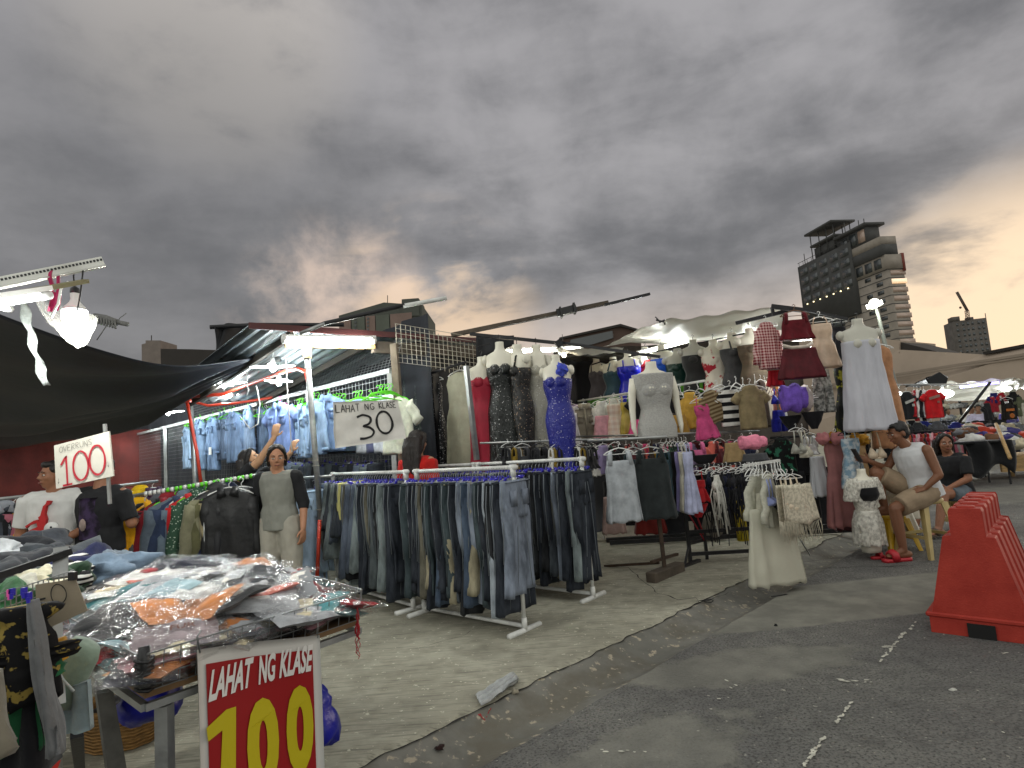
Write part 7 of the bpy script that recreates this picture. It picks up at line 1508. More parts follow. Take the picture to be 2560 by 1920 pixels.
def hand(b, w, d, side, curl=.35, palm=None):
    """wrist w, pointing direction d, side = direction of the thumb"""
    d = Vector(d).normalized(); t = Vector(side); t = (t-d*t.dot(d)).normalized(); n = d.cross(t)
    pc = w+d*.045; M = Matrix((t, n, d)).transposed(); b.ell(pc, (.04, .017, .052), M, 12)
    for k, L in enumerate((.070, .078, .072, .056)):
        base = w+d*.085+t*(.03-.02*k); bend = (n*(curl)+d).normalized(); bend2 = (n*(curl*2.4)+d*.7).normalized()
        p1 = base+bend*L*.5; p2 = p1+bend2*L*.5; b.tube([base-d*.02, base, p1, p2], [.0095, .0095, .0088, .0066], 8)
    b0 = w+d*.03+t*.032; p1 = b0+(d*.6+t*.75).normalized()*.036; b.tube([b0-t*.01, b0, p1, p1+(d*.9+t*.2+n*.2).normalized()*.03], [.012, .0115, .0105, .008], 8)
def head_parts(c, yaw, pitch, skin, hairm, t, hair='short', scale=1.0, face=True, roll=0):
    M = Matrix.Rotation(yaw, 3, 'Z') @ Matrix.Rotation(pitch, 3, 'X') @ Matrix.Rotation(roll, 3, 'Y'); s = scale
    P = lambda x, y, z: c+M@Vector((x*s, y*s, z*s))
    E = lambda b, x, y, z, rx, ry, rz, n=14: b.ell(P(x, y, z), (rx*s, ry*s, rz*s), M, n)
    def sk(b):
        E(b, 0, .012, .03, .074, .092, .086, 18); E(b, 0, -.028, -.02, .062, .062, .085, 16); E(b, 0, -.045, -.075, .034, .034, .03)
        for q in (-1, 1): E(b, q*.034, -.062, -.018, .026, .022, .024); E(b, q*.074, .012, -.01, .01, .018, .028, 10); E(b, q*.03, -.078, .024, .022, .012, .008)
        b.tube([P(0, -.082, .022), P(0, -.102, -.012), P(0, -.108, -.022)], [.009*s, .012*s, .013*s], 8); E(b, -.011, -.094, -.026, .009, .009, .007, 8); E(b, .011, -.094, -.026, .009, .009, .007, 8)
        E(b, 0, -.084, -.051, .024, .012, .006, 10); E(b, 0, -.082, -.06, .02, .012, .006, 10)
    def feats():
        if not face: return
        EW = mat('eye_white', lin('cfc8c0'), .3); DK = mat('eyebrow_hair', lin('1a1412'), .7); LP = mat('lips', lin('7d3f38'), .5)
        for q in (-1, 1):
            b = B(); E(b, q*.03, -.0795, .006, .0155, .008, .0065, 10); o = b.obj('eye', EW, t); b = B(); E(b, q*.03-.002, -.0865, .0045, .006, .0025, .006, 8); b.obj('iris', DK, o)
            b = B(); b.tube([P(q*.012, -.091, .027), P(q*.03, -.094, .034), P(q*.05, -.08, .029)], [.003*s, .0042*s, .002*s], 6); b.obj('eyebrow', DK, t)
        b = B(); b.tube([P(-.024, -.088, -.056), P(-.01, -.0975, -.053), P(0, -.098, -.055), P(.01, -.0975, -.053), P(.024, -.088, -.056)], [.002*s, .005*s, .005*s, .005*s, .002*s], 6); b.obj('mouth', LP, t)
    def hr():
        b = B()
        E(b, 0, .026, .047, .081, .09, .082, 18); E(b, 0, .045, .0, .077, .07, .08, 16)
        if hair == 'short':
            for q in (-1, 1): E(b, q*.062, -.004, .05, .022, .05, .035, 10)
            E(b, 0, -.045, .09, .055, .04, .03, 12)
        if hair in ('long', 'tied'):
            w = 1 if hair == 'long' else .6
            for q in (-1, 1): b.tube([P(q*.01, -.045, .112), P(q*.045, -.048, .085), P(q*.07, -.022, .04), P(q*.077, .018, -.02), P(q*.07, .04, -.09*w-.03)], [x*s*(.55+.45*w) for x in (.014, .02, .022, .022, .016)], 10)
        if hair == 'tied': b.tube([P(0, .07, .0), P(.01, .09, -.06), P(.0, .07, -.12)], [.03*s, .03*s, .018*s], 10)
        if hair == 'long':
            for q in (-.055, -.02, .02, .055): b.tube([P(q, .08, .04), P(q*1.15, .1, -.06), P(q*1.3, .1, -.17), P(q*1.25, .1, -.29), P(q*1.0, .09, -.4)], [x*s for x in (.045, .048, .042, .034, .014)], 10)
        me = remeshed(b, 'hair', .009*s, 1, .004, 40); link('hair', me, hairm, t)
    return sk, feats, hr
def person(label, loc, rz, J, skin, shirt, sleeve, legs, leg_to, hair='short', hairh='141110', head_yaw=0, head_pitch=0, head_roll=0, shoes=None, face=True, sleevem=None, shirt_r=1.0, leg_r=1.0, scale=1.0, group=None, shirt_name='shirt', legs_name='trousers', fine=True, long_hair=None, hands=(None, None), tank=False, shirt_lo=-.06, curl=.35):
    t = empty('person', loc, label, 'person', group, rz); V = {k: Vector(v) for k, v in J.items()}
    b = B(); P_, C_, Nk, H_ = V['P'], V['C'], V['N'], V['H']
    up = (C_-P_).normalized(); fwd = Vector((0, -1, 0)); wd = (V['SB']-V['SA']).normalized()
    Mx = Matrix((wd, (up.cross(wd)).normalized(), up)).transposed()
    b.ell(P_, (.155, .11, .12), Mx, 14); b.ell(P_.lerp(C_, .45), (.128, .095, .15), Mx, 14); b.ell(C_, (.155, .105, .16), Mx, 14); b.cap(V['SA']*.75+V['SB']*.25, V['SB']*.75+V['SA']*.25, .062, .062)
    b.cap(Nk.lerp(C_, .35), H_-Vector((0, 0, .05)), .062, .05)
    for s_ in 'AB':
        S_, E_, W_ = V['S'+s_], V['E'+s_], V['W'+s_]; b.cap(S_, E_, .052, .04); b.cap(E_, W_, .041, .026)
        hd = V.get('D'+s_, (W_-E_).normalized()); hand(b, W_, hd, V.get('T'+s_, Vector((0, -1, 0))), curl)
        Hp, K_, A_ = V['H'+s_], V['K'+s_], V['A'+s_]; b.cap(Hp, K_, .088, .056); b.cap(K_, K_.lerp(A_, .35), .058, .055); b.cap(K_.lerp(A_, .35), A_, .055, .036)
        F = V.get('F'+s_, Vector((0, -1, 0))); toe = A_+F*.15-Vector((0, 0, .045)); b.cap(A_-F*.045-Vector((0, 0, .04)), toe, .036, .026); b.cap(A_, toe-F*.02, .036, .03)
        if fine:
            for k in range(5): 
                sd = Vector((-F.y, F.x, 0)); b.cap(toe+sd*(.03-.015*k)-F*.02, toe+sd*(.032-.016*k)+F*(.032-.004*k), .011, .008, 6)
    sk, feats, hr = head_parts(H_, head_yaw, head_pitch, skin, None, t, hair, 1.0, face, head_roll)
    sk(b); link('body', remeshed(b, 'body', .0075 if fine else .014, 2), skinm(skin), t)
    feats()
    # replace hair material through closure
    hm = mat('hair', lin(hairh), .45, 0, .5, 60, .3, 14, stretch=(6, 6, 1), spec=.5)
    head_parts(H_, head_yaw, head_pitch, skin, hm, t, hair, 1.0, False, head_roll)[2]()
    # shirt
    r = shirt_r; b = B(); lo = P_+up*shirt_lo
    n_ = 22; 
    def ring(c, a, d): return [c+Mx@Vector((math.cos(6.283*k/n_)*a*r, math.sin(6.283*k/n_)*d*r, 0)) for k in range(n_)]
    b.loft([ring(lo, .178, .132), ring(P_+up*.05, .172, .128), ring(P_.lerp(C_, .45), .15, .118), ring(C_-up*.02, .175, .128), ring(C_+up*.08, .178, .12), ring(C_+up*.13, .15, .1), ring(Nk-up*.012, .078, .07)])
    if not tank: b.cap(V['SA']*.9+V['SB']*.1, V['SB']*.9+V['SA']*.1, .066*r, .066*r)
    else: b.cap(V['SA']*.8+V['SB']*.2, V['SB']*.8+V['SA']*.2, .066*r, .066*r)
    def sleeve_mesh(bb, f, ra=.07):
        for s_ in 'AB':
            S_, E_, W_ = V['S'+s_], V['E'+s_], V['W'+s_]
            if f <= 1: e = S_.lerp(E_, f); bb.tube([S_.lerp(E_, -.08), S_, e], [ra*.8, ra, ra*.93], 14)
            else: e = E_.lerp(W_, f-1); bb.tube([S_.lerp(E_, -.08), S_, E_, e], [ra*.8, ra*.95, .056, .046], 14)
    if sleeve and not sleevem: sleeve_mesh(b, sleeve)
    link(shirt_name, remeshed(b, shirt_name, .009 if fine else .016, 2, .007, 11, hash(label) % 17), shirt, t)
    if sleeve and sleevem:
        b = B(); sleeve_mesh(b, sleeve, .067); b.cap(V['SA']*.85+V['SB']*.15, V['SA'], .058, .068); b.cap(V['SB']*.85+V['SA']*.15, V['SB'], .058, .068)
        link('sleeves', remeshed(b, 'sleeves', .009, 2, .005, 13, 3), sleevem, t)
    b = B(); b.ell(P_, (.165, .12, .12), Mx, 14)
    for s_ in 'AB':
        Hp, K_, A_ = V['H'+s_], V['K'+s_], V['A'+s_]; q = leg_r
        if leg_to <= 1: b.tube([Hp.lerp(K_, -.1), Hp.lerp(K_, .3), Hp.lerp(K_, leg_to)], [.105, .1*q, .088*q], 16)
        else: b.tube([Hp.lerp(K_, -.1), Hp.lerp(K_, .35), K_, K_.lerp(A_, leg_to-1)], [.105, .098*q, .078*q, .075*q], 16)
    link(legs_name, remeshed(b, legs_name, .01 if fine else .018, 2, .009, 9, 5), legs, t)
    if shoes:
        for s_ in 'AB':
            A_ = V['A'+s_]; F = V.get('F'+s_, Vector((0, -1, 0))); b = B(); a = A_-F*.075-Vector((0, 0, .075)); c = A_+F*.185-Vector((0, 0, .075)); sd = Vector((-F.y, F.x, 0))
            b.loft([[a+F*(.26*f)+sd*w*x_+UP*z_ for f, w in ((0, .02), (.08, .036), (.4, .032), (.75, .048), (.93, .04), (1, .02))for x_ in (1,)]+[a+F*(.26*f)-sd*w+UP*z_ for f, w in ((1, .02), (.93, .04), (.75, .048), (.4, .032), (.08, .036), (0, .02))] for z_ in (0, .022)])
            b.tube([a+F*.14+sd*.046+UP*.012, a+F*.15+sd*.04+UP*.06, a+F*.15+UP*.078, a+F*.15-sd*.04+UP*.06, a+F*.14-sd*.046+UP*.012], .017, 8, 0, 1.8)
            b.obj('slipper', shoes, t)
    return t
WHITE_T = mat('white_cotton', lin('c9c9c6'), .85, 0, .3, 14, .08, 6)
BLK_T = mat('black_cotton', lin('111216'), .85, 0, .4, 14, .25, 6)
# --- woman standing in the grey raglan top
st_ = dict(P=(0, 0, .9), C=(.0, 0, 1.17), N=(0, .01, 1.31), H=(.0, -.015, 1.445), SA=(-.165, 0, 1.265), EA=(-.22, .02, 1.02), WA=(-.235, -.05, .80), SB=(.165, 0, 1.265), EB=(.225, .02, 1.02), WB=(.245, -.05, .80),
           HA=(-.085, 0, .87), KA=(-.1, -.01, .49), AA=(-.11, .01, .09), HB=(.085, 0, .87), KB=(.115, -.01, .49), AB=(.135, .01, .09), DA=(0, -.15, -1), DB=(0, -.15, -1), TA=(.3, -1, 0), TB=(-.3, -1, 0))
pw = gnd(708, 1549)
person('woman in a grey top with black sleeves and pale trousers standing beside the jeans racks', pw, rad(-6), st_, 'b07f62', mat('grey_jersey', lin('7f8078'), .85, 0, .3, 14, .12, 6), 1.25, mat('pale_cargo_cotton', lin('a39f93'), .85, 0, .4, 12, .12, 5), 1.95, 'tied', '1c1410', rad(28), rad(8), sleevem=BLK_T, shirt_lo=-.1, leg_r=1.12, shirt_r=1.0)
# --- woman reaching up to the denim shirts
p = gnd(628, 1485); p = Vector((at(620, 1160, 6.3).x, 6.3, 0))
rc = dict(st_, EA=(-.02, -.22, 1.42), WA=(.12, -.30, 1.62), EB=(.30, -.16, 1.40), WB=(.42, -.26, 1.56), DA=(.3, -.2, 1), DB=(.3, -.2, .8), H=(.02, -.03, 1.45))
person('woman with long black hair and a black T-shirt reaching up to a denim shirt', p, rad(82), {**st_, 'SA': (-.165, -.02, 1.28), 'SB': (.165, -.02, 1.28), 'EA': (-.14, -.2, 1.42), 'WA': (-.1, -.36, 1.66), 'EB': (.15, -.24, 1.34), 'WB': (.12, -.42, 1.5), 'DA': (0, -.25, 1), 'DB': (0, -.3, .8), 'H': (0, -.03, 1.45)}, 'b98f6e', BLK_T, .75, cl('1a1a1e'), 1.95, 'long', '120e0e', rad(10), rad(-22))
# --- man in white T-shirt with red jumping figure
p = at(136, 1180, 5.0)
man = dict(P=(0, 0, .95), C=(0, 0, 1.24), N=(0, .01, 1.4), H=(0, -.02, 1.535), SA=(-.2, 0, 1.345), EA=(-.26, .02, 1.08), WA=(-.24, -.06, .86), SB=(.2, 0, 1.345), EB=(.27, -.02, 1.09), WB=(.12, -.22, 1.0), DB=(-1, -.2, -.35), TB=(0, -.3, 1), DA=(0, -.1, -1), TA=(.2, -1, 0),
           HA=(-.09, 0, .92), KA=(-.11, -.01, .5), AA=(-.12, .01, .09), HB=(.09, 0, .92), KB=(.11, -.01, .5), AB=(.12, .01, .09))
lo_ = dict(man); dz = -.1
man2 = {k: ((v[0], v[1], v[2]+dz) if k[0] not in 'DTFA' else v) for k, v in man.items()}; man2['AA'] = man['AA']; man2['AB'] = man['AB']; man2['KA'] = (-.11, -.01, .46); man2['KB'] = (.11, -.01, .46)
o = person('man in a white T-shirt with a red leaping figure behind the clothes heap', Vector((p.x, 5.0, 0)), rad(10), man2, '8f6248', WHITE_T, .8, cl('1b1c20'), 1.95, 'short', '14100e', rad(-38), 0, shirt_r=1.12)
LG = [(.0, .5), (-.03, .62), (.01, .66), (.06, .9), (.11, .96), (.13, 1.04), (.2, 1.02), (.17, .93), (.12, .9), (.09, .7), (.12, .55), (.1, .42), (.2, .33), (.34, .13), (.28, .12), (.14, .22), (.0, .25), (-.16, .2), (-.34, .08), (-.38, .14), (-.2, .3), (-.04, .38), (-.06, .48), (-.22, .42), (-.26, .36), (-.28, .42), (-.12, .54), (-.06, .56)]
b = B(); n = len(LG); ctr = (.04, .42)
# triangulated flat silhouette that follows the chest
def chest(x, z): return Vector((x*.38-.01, -.158-.02*math.cos(x*3), .925+z*.3))
for x, z in LG: b.v.append(chest(x, z)+Vector((0, -.004, 0)))
for x, z in LG: b.v.append(chest(x, z)+Vector((0, .03, 0)))
b.face(tuple(range(n)))
for i in range(n): b.face((i, (i+1) % n, n+(i+1) % n, n+i))
b.obj('red_leaping_figure', mat('red_print', lin('b01c1e'), .7), o, False)
b = B(); hc = Vector((.12, -.26, 1.02)); b.tube([hc, hc+Vector((0, -.012, 0))], .052, 20); b.obj('hand_fan', WHITE_T, o)
b = B(); b.tube([hc+Vector((0, -.014, .012)), hc+Vector((0, -.017, .012))], .008, 8); b.tube([hc+Vector((0, -.014, -.018)), hc+Vector((0, -.017, -.018))], .01, 8); b.obj('fan_dots', BLK_T, o)
# --- man in black T-shirt seen from behind
p = at(290, 1170, 5.25)
o = person('man in a black T-shirt with a dark purple back print facing away', Vector((p.x, 5.05, 0)), rad(172), {**man2, 'WB': (.16, -.2, 1.0), 'WA': (-.16, -.2, 1.0), 'EA': (-.27, -.02, .99), 'EB': (.27, -.02, .99), 'DA': (.4, -1, 0), 'DB': (-.4, -1, 0), 'TA': (0, 0, 1), 'TB': (0, 0, 1)}, '8f6248', BLK_T, .85, cl('0d0e11'), 1.95, 'short', '120f0d', 0, rad(15), face=False, shirt_r=1.15)
b = B(); b.sheet(lambda u, v: Vector(((u-.5)*.24, .162-.3*(u-.5)**2, .90+v*.33)), 10, 8, -.02); b.obj('back_print', pattern('marble', '1a1420', '3d2f4c', .9), o)
b = B(); b.ell((0, .175, 1.02), (.03, .012, .05)); b.obj('pale_motif', cl('8d7d76'), o)
# --- woman with long dark hair behind the jeans racks
p = at(1042, 1112, 6.15)
person('woman with long dark hair and a red top seen from behind among the jeans racks', Vector((p.x, 6.15, 0)), rad(150), {**st_, 'H': (0, -.02, 1.5), 'N': (0, .01, 1.36), 'C': (0, 0, 1.2), 'SA': (-.165, 0, 1.3), 'SB': (.165, 0, 1.3)}, 'a87c60', cl('b01a14'), .7, cl('20242c'), 1.9, 'long', '1c130f', 0, rad(5), face=False)
# --- seated man in white sleeveless shirt
sx_ = gnd(2326, 1386); Y0 = sx_.y
seat = dict(P=(0, .02, .66), C=(0, -.04, .94), N=(0, -.07, 1.10), H=(0, -.16, 1.225), SA=(-.19, -.04, 1.05), SB=(.19, -.02, 1.05), EB=(.25, .02, .80), WB=(.2, -.10, .68), DB=(-.3, -1, -.25), TB=(-1, 0, .4),
            EA=(-.2, -.2, .86), WA=(-.12, -.42, .96), DA=(.1, -1, .35), TA=(.2, 0, 1), HA=(-.1, 0, .62), KA=(-.13, -.37, .84), AA=(-.12, -.32, .47), HB=(.1, 0, .62), KB=(.15, -.40, .50), AB=(.17, -.38, .10), FA=(0, -1, 0), FB=(0, -1, 0))
pm = person('man in white sleeveless shirt and beige shorts on a tall stool holding a phone', sx_, rad(-88), seat, '7a523b', mat('white_vest_cotton', lin('c6c8ca'), .85, 0, .35, 12, .06, 5), 0, mat('beige_shorts', lin('8f7d66'), .85, 0, .4, 12, .15, 5), .86, 'short', '0f0d0c', rad(0), rad(12), tank=True, legs_name='shorts', shoes=None, shirt_lo=-.08, shirt_r=1.12, leg_r=1.15)
b = B(); b.box((-.09, -.56, 1.03), (.075, .012, .15), 0, 0, Matrix.Rotation(rad(25), 3, 'X')); o = b.obj('phone', BLACKPL, None, False); 
M_ = Matrix.Rotation(rad(-88), 4, 'Z'); 
for v in o.data.vertices: v.co = (M_ @ v.co.to_4d()).to_3d()
o.location = sx_; tag(o, 'black phone held by the seated man', 'phone')
SLIP = mat('red_rubber', lin('b0202c'), .5)
A_ = Vector(seat['AB']); F = Vector((0, -1, 0)); b = B(); sd = Vector((1, 0, 0)); a = Vector((A_.x, A_.y+.06, 0.0))
b.loft([[a+F*(.28*f)+sd*w+UP*z_ for f, w in ((0, .025), (.08, .04), (.4, .036), (.75, .052), (.93, .045), (1, .02))]+[a+F*(.28*f)-sd*w+UP*z_ for f, w in ((1, .02), (.93, .045), (.75, .052), (.4, .036), (.08, .04), (0, .025))] for z_ in (.0, .03)])
b.tube([a+F*.17+sd*.052+UP*.02, a+F*.175+sd*.045+UP*.075, a+F*.18+UP*.095, a+F*.175-sd*.045+UP*.075, a+F*.17-sd*.052+UP*.02], .026, 8, 0, 1.5); b.obj('slipper', SLIP, pm)
for v in pm.children:
    pass
b = B(); c = gnd(2170, 1396)+Vector((.12, -.05, 0)); b.loft([[c+Vector((math.cos(k*.524)*.12, math.sin(k*.524)*.045, z)) for k in range(12)] for z in (0, .025)]); b.tube([c+Vector((-.03, -.045, .02)), c+Vector((-.02, 0, .07)), c+Vector((-.03, .045, .02))], .02, 8); tag(b.world('slipper', SLIP), 'loose red slipper lying beside the seated man foot', 'slipper')
# --- seated woman in black
sy_ = gnd(2404, 1325)
sw = dict(P=(0, .02, .50), C=(0, -.02, .76), N=(0, -.03, .90), H=(0, -.07, 1.03), SA=(-.165, -.02, .85), SB=(.165, -.02, .85), EB=(.22, -.08, .62), WB=(.12, -.30, .52), EA=(-.2, -.1, .62), WA=(-.1, -.3, .52), DA=(.2, -1, -.2), DB=(-.2, -1, -.2), TA=(0, 0, 1), TB=(0, 0, 1),
          HA=(-.09, 0, .46), KA=(-.12, -.42, .47), AA=(-.1, -.62, .10), HB=(.09, 0, .46), KB=(.13, -.40, .46), AB=(.16, -.60, .10))
person('woman in a black T-shirt and grey denim shorts sitting and looking over her shoulder', sy_, rad(-70), sw, '8a5d45', BLK_T, .8, denim('55606a', .25), .7, 'long', '150f0d', rad(52), rad(2), legs_name='denim_shorts', shoes=mat('brown_sandal', lin('4a3a30'), .7), shirt_r=1.08)
# --- far shoppers
for x, y, Y, rz, h, lb, hc_ in ((2428, 1040, 17, 10, 'd4d4d2', 'tiny distant man in a white T-shirt among the lit stalls', 'short'), (2449, 1048, 16.6, -30, 'a9a4b8', 'tiny distant child beside the man in white', 'short'), (2524, 1068, 14.5, 20, '3f3a70', 'tiny distant person in purple sorting clothes at the right edge', 'short'), (2370, 1040, 22, 0, '5a6a80', 'distant shopper half hidden behind the far rack', 'short')):
    p = at(x, y, Y); person(lb, Vector((p.x, Y, 0)), rad(rz), man2, '7d5a45', cl(h), .8, cl('22242c'), 1.9, hc_, '14100e', 0, 0, fine=False, face=False)
# ================================================================ FAR RIGHT MARKET
def poly(name, label, pts, Y, th, m, cat, slope=0):
    b = B(); pp = [at(x, y, Y+slope*(x-pts[0][0])) for x, y in pts]; n = Vector((0, th, 0)); b.loft([pp, [p+n for p in pp]]); return tag(b.world(name, m, False), label, cat)
sheet4('black_canopy', 'black peaked tarpaulin over the far clothes rack', at(2262, 968, 13), at(2350, 930, 13), at(2372, 944, 15), at(2300, 968, 15), BT, .05, .02, 16)
poly('black_flap', 'black tarpaulin gable beside the bright far lamp', [(2318, 948), (2350, 930), (2370, 946), (2364, 966), (2330, 964)], 12.9, .05, BT, 'tarpaulin')
sheet4('white_canopy', 'large white translucent canopy of the far lit stalls', at(2362, 958, 14.2), at(2550, 944, 13.2), at(2560, 972, 19), at(2368, 985, 19), WT, .3, .05)
sheet4('white_canopy', 'small white canopy right of the tan dress', at(2195, 948, 13), at(2250, 962, 13), at(2245, 975, 16), at(2190, 975, 16), WT, .1, .05, 20)
sheet4('white_canopy', 'white canopy cut off by the right edge of the street', at(2530, 950, 12), at(2620, 935, 11.5), at(2625, 965, 15), at(2540, 975, 15), WT, .1, .05, 20)
b = B(); b.sheet(lambda u, v: at(2368+u*180, 966-u*16+v*(36-20*u+14*math.sin(u*3)), 14.6+.4*v)+Vector((0, .12*math.sin(v*9+u*4), 0)), 30, 12, .01); tag(b.world('white_curtain', WT), 'creased white sheet hanging at the back of the far lit stall', 'curtain')
for p_, q_, lb in ((at(2476, 955, 13), at(2398, 1056, 13.2), 'dark slanting prop pole of the far white canopy'), (at(2208, 975, 12.5), at(2208, 1100, 12.5), 'upright far pole beside the tan dress')):
    b = B(); b.tube([p_, q_], .03, 6); tag(b.world('pole', DKSTEEL), lb, 'pole')
b = B(); b.tube([at(2490, 1060, 11.5), at(2525, 1145, 10.2)], .03, 6); tag(b.world('pole', WOOD), 'pale timber prop leaning beside the black covered table', 'pole')
b = B(); b.tube([at(2240, 962, 12.5), at(2420, 961, 13)], .02, 6); b.tube([at(2195, 968, 12.5), at(2245, 962, 12.5)], .02, 6); tag(b.world('hanging_rail', STEEL), 'far rail of T-shirts and jerseys', 'rail')
def far_lamp(x, y, Y, r, e, lb, col=(.95, 1, 1)):
    t = empty('lamp', at(x, y, Y), lb, 'lamp'); c = Vector(t.location); b = B(); b.ell(c, (r*1.6, r, r*.7)); b.part('lit_globe', LIT, t); b = B(); b.tube([c+UP*r*.6, c+UP*(r*.6+.15)], .03, 6); b.part('socket', PLASTW, t); point_light(t, c-UP*(r+.1)+Vector((0, -.1, 0)), e, col)
far_lamp(2358, 985, 14.0, .15, 60, 'dazzling lamp under the far black tarpaulin')
far_lamp(2515, 972, 14.4, .08, 30, 'far lamp under the right end of the white canopy'); far_lamp(2430, 975, 17, .08, 45, 'far lamp in the middle of the white canopy'); far_lamp(2240, 985, 16, .1, 40, 'far lamp behind the cream T-shirt')
b = B(); b.tube([at(2400, 968, 13.9), at(2498, 956, 13.5)], .03, 6); tag(b.world('led_strip', glow(lin('8a7cf0'), 5)), 'violet LED strip under the edge of the far white canopy', 'lamp')
FG = 'shirts hung at the far stall'
G('tee', 2222, 985, 1052, 40, 12.0, 10, cl('c2b27a'), 'pale yellow T-shirt on the far rail', 't-shirt', group=FG); G('tee', 2204, 992, 1050, 40, 12.2, 20, cl('2a1d14'), 'dark brown shirt left of the pale yellow one', 'shirt', group=FG)
o = G('tee', 2264, 972, 1048, 50, 11.8, 5, cl('15161a'), 'black T-shirt with slanting white script on the far rail', 't-shirt', group=FG)
b = B(); b.bar((-.1, -.07, -.28), (.1, -.07, -.22), .05, .008, 0, Vector((0, -1, 0))); b.box((.06, -.07, -.33), (.05, .01, .05)); b.obj('white_print', cl('a9a9a4'), o, False)
o = G('tee', 2327, 966, 1045, 56, 11.7, -5, cl('b8141c'), 'bright red T-shirt with slanting script on the far rail', 't-shirt', group=FG)
b = B(); b.bar((-.1, -.07, -.24), (.1, -.07, -.19), .05, .008, 0, Vector((0, -1, 0))); b.box((.06, -.07, -.31), (.04, .01, .04)); b.obj('grey_print', cl('8d6a60'), o, False)
for i, (x, h, nm) in enumerate(((2284, 'a01420', 'red'), (2292, 'd8d8d6', 'white'), (2300, '16171c', 'black'), (2308, 'c9cbd0', 'grey white'))): G('long', x, 968, 1052, 40, 11.9, 45, cl(h), '%s jacket edge on between the black and red T-shirts' % nm, 'jacket', group=FG)
rf = random.Random(5); FCs = [('pink', 'c87a8a'), ('black', '17181c'), ('yellow', 'c2a83a'), ('pale grey', 'a9acac'), ('sage', '8a9480'), ('dark red', '7c1c20'), ('sand', 'b09050'), ('rose', 'a8566a'), ('light pink', 'd6a0a8'), ('plum', '6c3444'), ('rust', 'a04c24'), ('steel grey', '5c6468'), ('crimson', 'a0141e'), ('white', 'c9c8c4')]
b = B(); b.tube([at(2262, 1082, 12), at(2445, 1068, 12.8)], .018, 6); rr_ = b.world('hanging_rail', DKSTEEL); tag(rr_, 'long far rail of colourful shirts', 'rail')
for i in range(44):
    x = 2264+i*4.15; nm, h = FCs[(i*5+i//4) % 14]
    G('tee' if i % 4 else 'dress', x, 1080-i*.28, 1150+rf.uniform(-12, 22)-i*.2, 30, 12.0+.018*i, 42+rf.uniform(-12, 12), cl(h), '%s shirt on the long far rail %s' % (nm, 'behind the seated man' if i < 15 else 'behind the seated woman' if i < 30 else 'beside the black covered table'), 'shirt', None, seed=900+i % 6, group='shirts on the long far rail')
for p_ in (at(2262, 1082, 12), at(2445, 1068, 12.8)): b = B(); b.tube([p_, Vector((p_.x, p_.y, 0))], .02, 6); b.part('leg', DKSTEEL, rr_)
# middle band: dark folded goods and blue/yellow clothes
for i in range(16):
    x = 2196+i*16; nm, h = [('black', '141519'), ('charcoal', '2c2f33'), ('blue', '1f2a78'), ('olive', '3c3c28'), ('grey', '50545a')][i % 5]
    G('tee', x, 1046+rf.uniform(-3, 3), 1080, 44, 13.4+.1*(i % 3), rf.uniform(-20, 20), cl(h), '%s top in the dark middle row of the far stall%s' % (nm, ' near the tan dress' if x < 2280 else ' near the slanting pole'), 'top', None, seed=950+i % 5, group='dark tops in the far stall')
b = B(); b.sheet(lambda u, v: Vector((at(2190, 1000, 13.9).x+u*2.9, 13.9+.05*math.sin(u*50), .4+v*.75)), 60, 3, .01); tag(b.world('stall_cloth', cl('1a1b1f')), 'dark cloth wall at the back of the far T-shirt stall', 'cloth')
# shelves of white bagged clothes
sh = empty('display_shelf', at(2420, 1060, 18.5), 'tall far shelf stacked with white bagged clothes', 'shelf'); sh.location.z = 0
b = B(); c0 = at(2350, 1000, 18.4); c1 = at(2490, 1000, 18.2)
for z in (.2, .75, 1.15, 1.5, 1.85): b.bar(Vector((c0.x, 18.5, z)), Vector((c1.x, 18.5, z)), .5, .03)
b.part('boards', OLDWOOD, sh, False)
for k in range(4):
    x_ = c0.x+(c1.x-c0.x)*k/3; b = B(); b.bar(Vector((x_, 18.3, 0)), Vector((x_, 18.3, 2.0)), .05); b.part('upright', DKSTEEL, sh, False)
for j, z in enumerate((.78, 1.18, 1.53, 1.88)):
    for i in range(11):
        nm, h = [('white', 'cfcfcb'), ('pale grey', 'a8aaac'), ('cream', 'c2bca8'), ('white', 'd6d6d4'), ('grey', '7f8286')][(i*3+j) % 5]
        o = bpy.data.objects.new('folded_clothes', PM[(i+j) % 6]); S.collection.objects.link(o); o.location = (c0.x+(c1.x-c0.x)*(i+.5)/11, 18.32, z+.05); o.scale = (.75, 1, 3.4); o.rotation_euler = (0, 0, rf.uniform(-.2, .2))
        o.material_slots[0].link = 'OBJECT'; o.material_slots[0].material = cl(h); tag(o, '%s folded stack on the %s shelf board of the far stall' % (nm, ('lowest', 'second', 'third', 'top')[j]), 'folded clothes', 'folded stacks on the far shelf')
# right end: jerseys, purple piles, crates
o = G('tank', 2514, 988, 1048, 36, 12.2, 0, cl('17120e'), 'black jersey with orange print at the right edge stalls', 'jersey', group=FG); b = B(); b.box((0, -.06, -.3), (.16, .01, .05)); b.ell((.02, -.06, -.42), (.05, .01, .05)); b.obj('orange_print', cl('a8602a'), o, False)
for i, (x, y, yb_, h, nm) in enumerate(((2482, 975, 1008, '1f2560', 'navy printed'), (2500, 974, 996, 'a01c28', 'red and white printed'), (2530, 972, 1040, '101114', 'plain black'), (2545, 985, 1040, '5a5f48', 'olive'), (2478, 985, 1030, '9a2030', 'narrow dark red'), (2556, 1000, 1060, 'b8b6a8', 'pale'), (2466, 1000, 1050, '202226', 'black'))):
    G('tee', x, y, yb_, 34, 12.6, rf.uniform(-20, 20), pattern('floral', h, 'd8d4d0', .9) if 'printed' in nm else cl(h), '%s shirt hanging at the far right stall' % nm, 'shirt', None, group=FG)
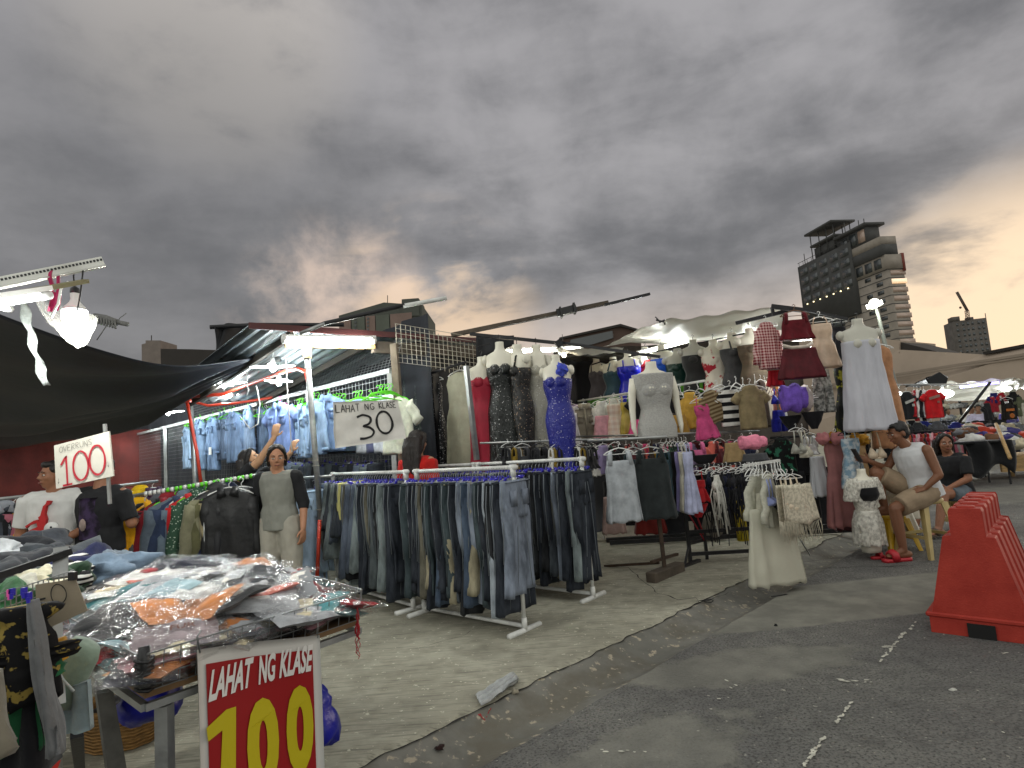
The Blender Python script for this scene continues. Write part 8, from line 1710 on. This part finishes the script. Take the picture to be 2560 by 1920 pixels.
for i in range(26):
    x = 2400+rf.random()*165; y = 1062+rf.random()*44+(x-2400)*.05; nm, h = [('purple', '3a3470'), ('white', 'c4c4c0'), ('grey', '6c6e72'), ('orange red', 'b8402a'), ('black', '1c1c20'), ('cream', 'b8ae94'), ('brown', '6a4a34')][i % 7]
    crumple('clothes_pile', '%s pile of clothes on the far right tables %s' % (nm, 'near the slanting pole' if x < 2480 else 'at the right edge'), 'pile', at(x, y, 13.2-(y-1062)*.035), (.18, .14, .09), cl(h), i, .5, 14, 'clothes piles on the far tables', fr=3)
ft = empty('far_table', at(2520, 1150, 12), 'low timber trestle under the far right clothes piles', 'table'); ft.location.z = 0
fx = at(2400, 1100, 12.3).x; b = B(); b.bar((fx, 12.7, .42), (fx+2.2, 12.4, .42), 1.1, .05); b.part('table_top', WOOD, ft, False)
b = B(); b.bar((fx+.5, 12.0, .3), (fx+2.3, 11.7, .3), .06, .3); b.part('apron', WOOD, ft, False)
for dx in (0, 1.1, 2.1): b = B(); b.bar((fx+dx, 12.5, 0), (fx+dx, 12.5, .4), .06); b.part('leg', WOOD, ft, False)
b = B(); c = at(2455, 1105, 11.2); b.sheet(lambda u, v: Vector((c.x-.35+u*.85+.06*math.sin(v*3), c.y+.1*math.sin(u*12)*(1-v), .82-v*(.55+.12*math.sin(u*7)))), 20, 6, .01)
b.loft([[Vector((c.x-.35, c.y, z)), Vector((c.x+.5, c.y, z)), Vector((c.x+.5, c.y+.6, z)), Vector((c.x-.35, c.y+.6, z))] for z in (.79, .82)]); tt_ = b.world('covered_table', cl('0f1013')); tag(tt_, 'small table under a black cloth at the end of the far rail', 'table')
for dx, dy in ((-.3, .05), (.45, .05), (.45, .55), (-.3, .55)): b = B(); b.bar((c.x+dx, c.y+dy, 0), (c.x+dx, c.y+dy, .79), .025); b.part('leg', DKSTEEL, tt_, False)
crumple('log', 'weathered timber log beneath the far right table', 'log', gnd(2495, 1137)+UP*.12, (.45, .16, .14), OLDWOOD, 3, .15, 18)
# festoon wires across the sky edge
for pts, lb in (([(2090, 800, 6.8), (2110, 812, 6.8), (2125, 800, 6.8)], 'bent wire end of the right display rail'), ([(1180, 852, 6.7), (1190, 868, 6.7), (1225, 858, 6.6)], 'loose wire loop under the roof corner')):
    b = B(); b.tube([at(*p) for p in pts], .006, 5); tag(b.world('wire', BLACKPL), lb, 'wire')
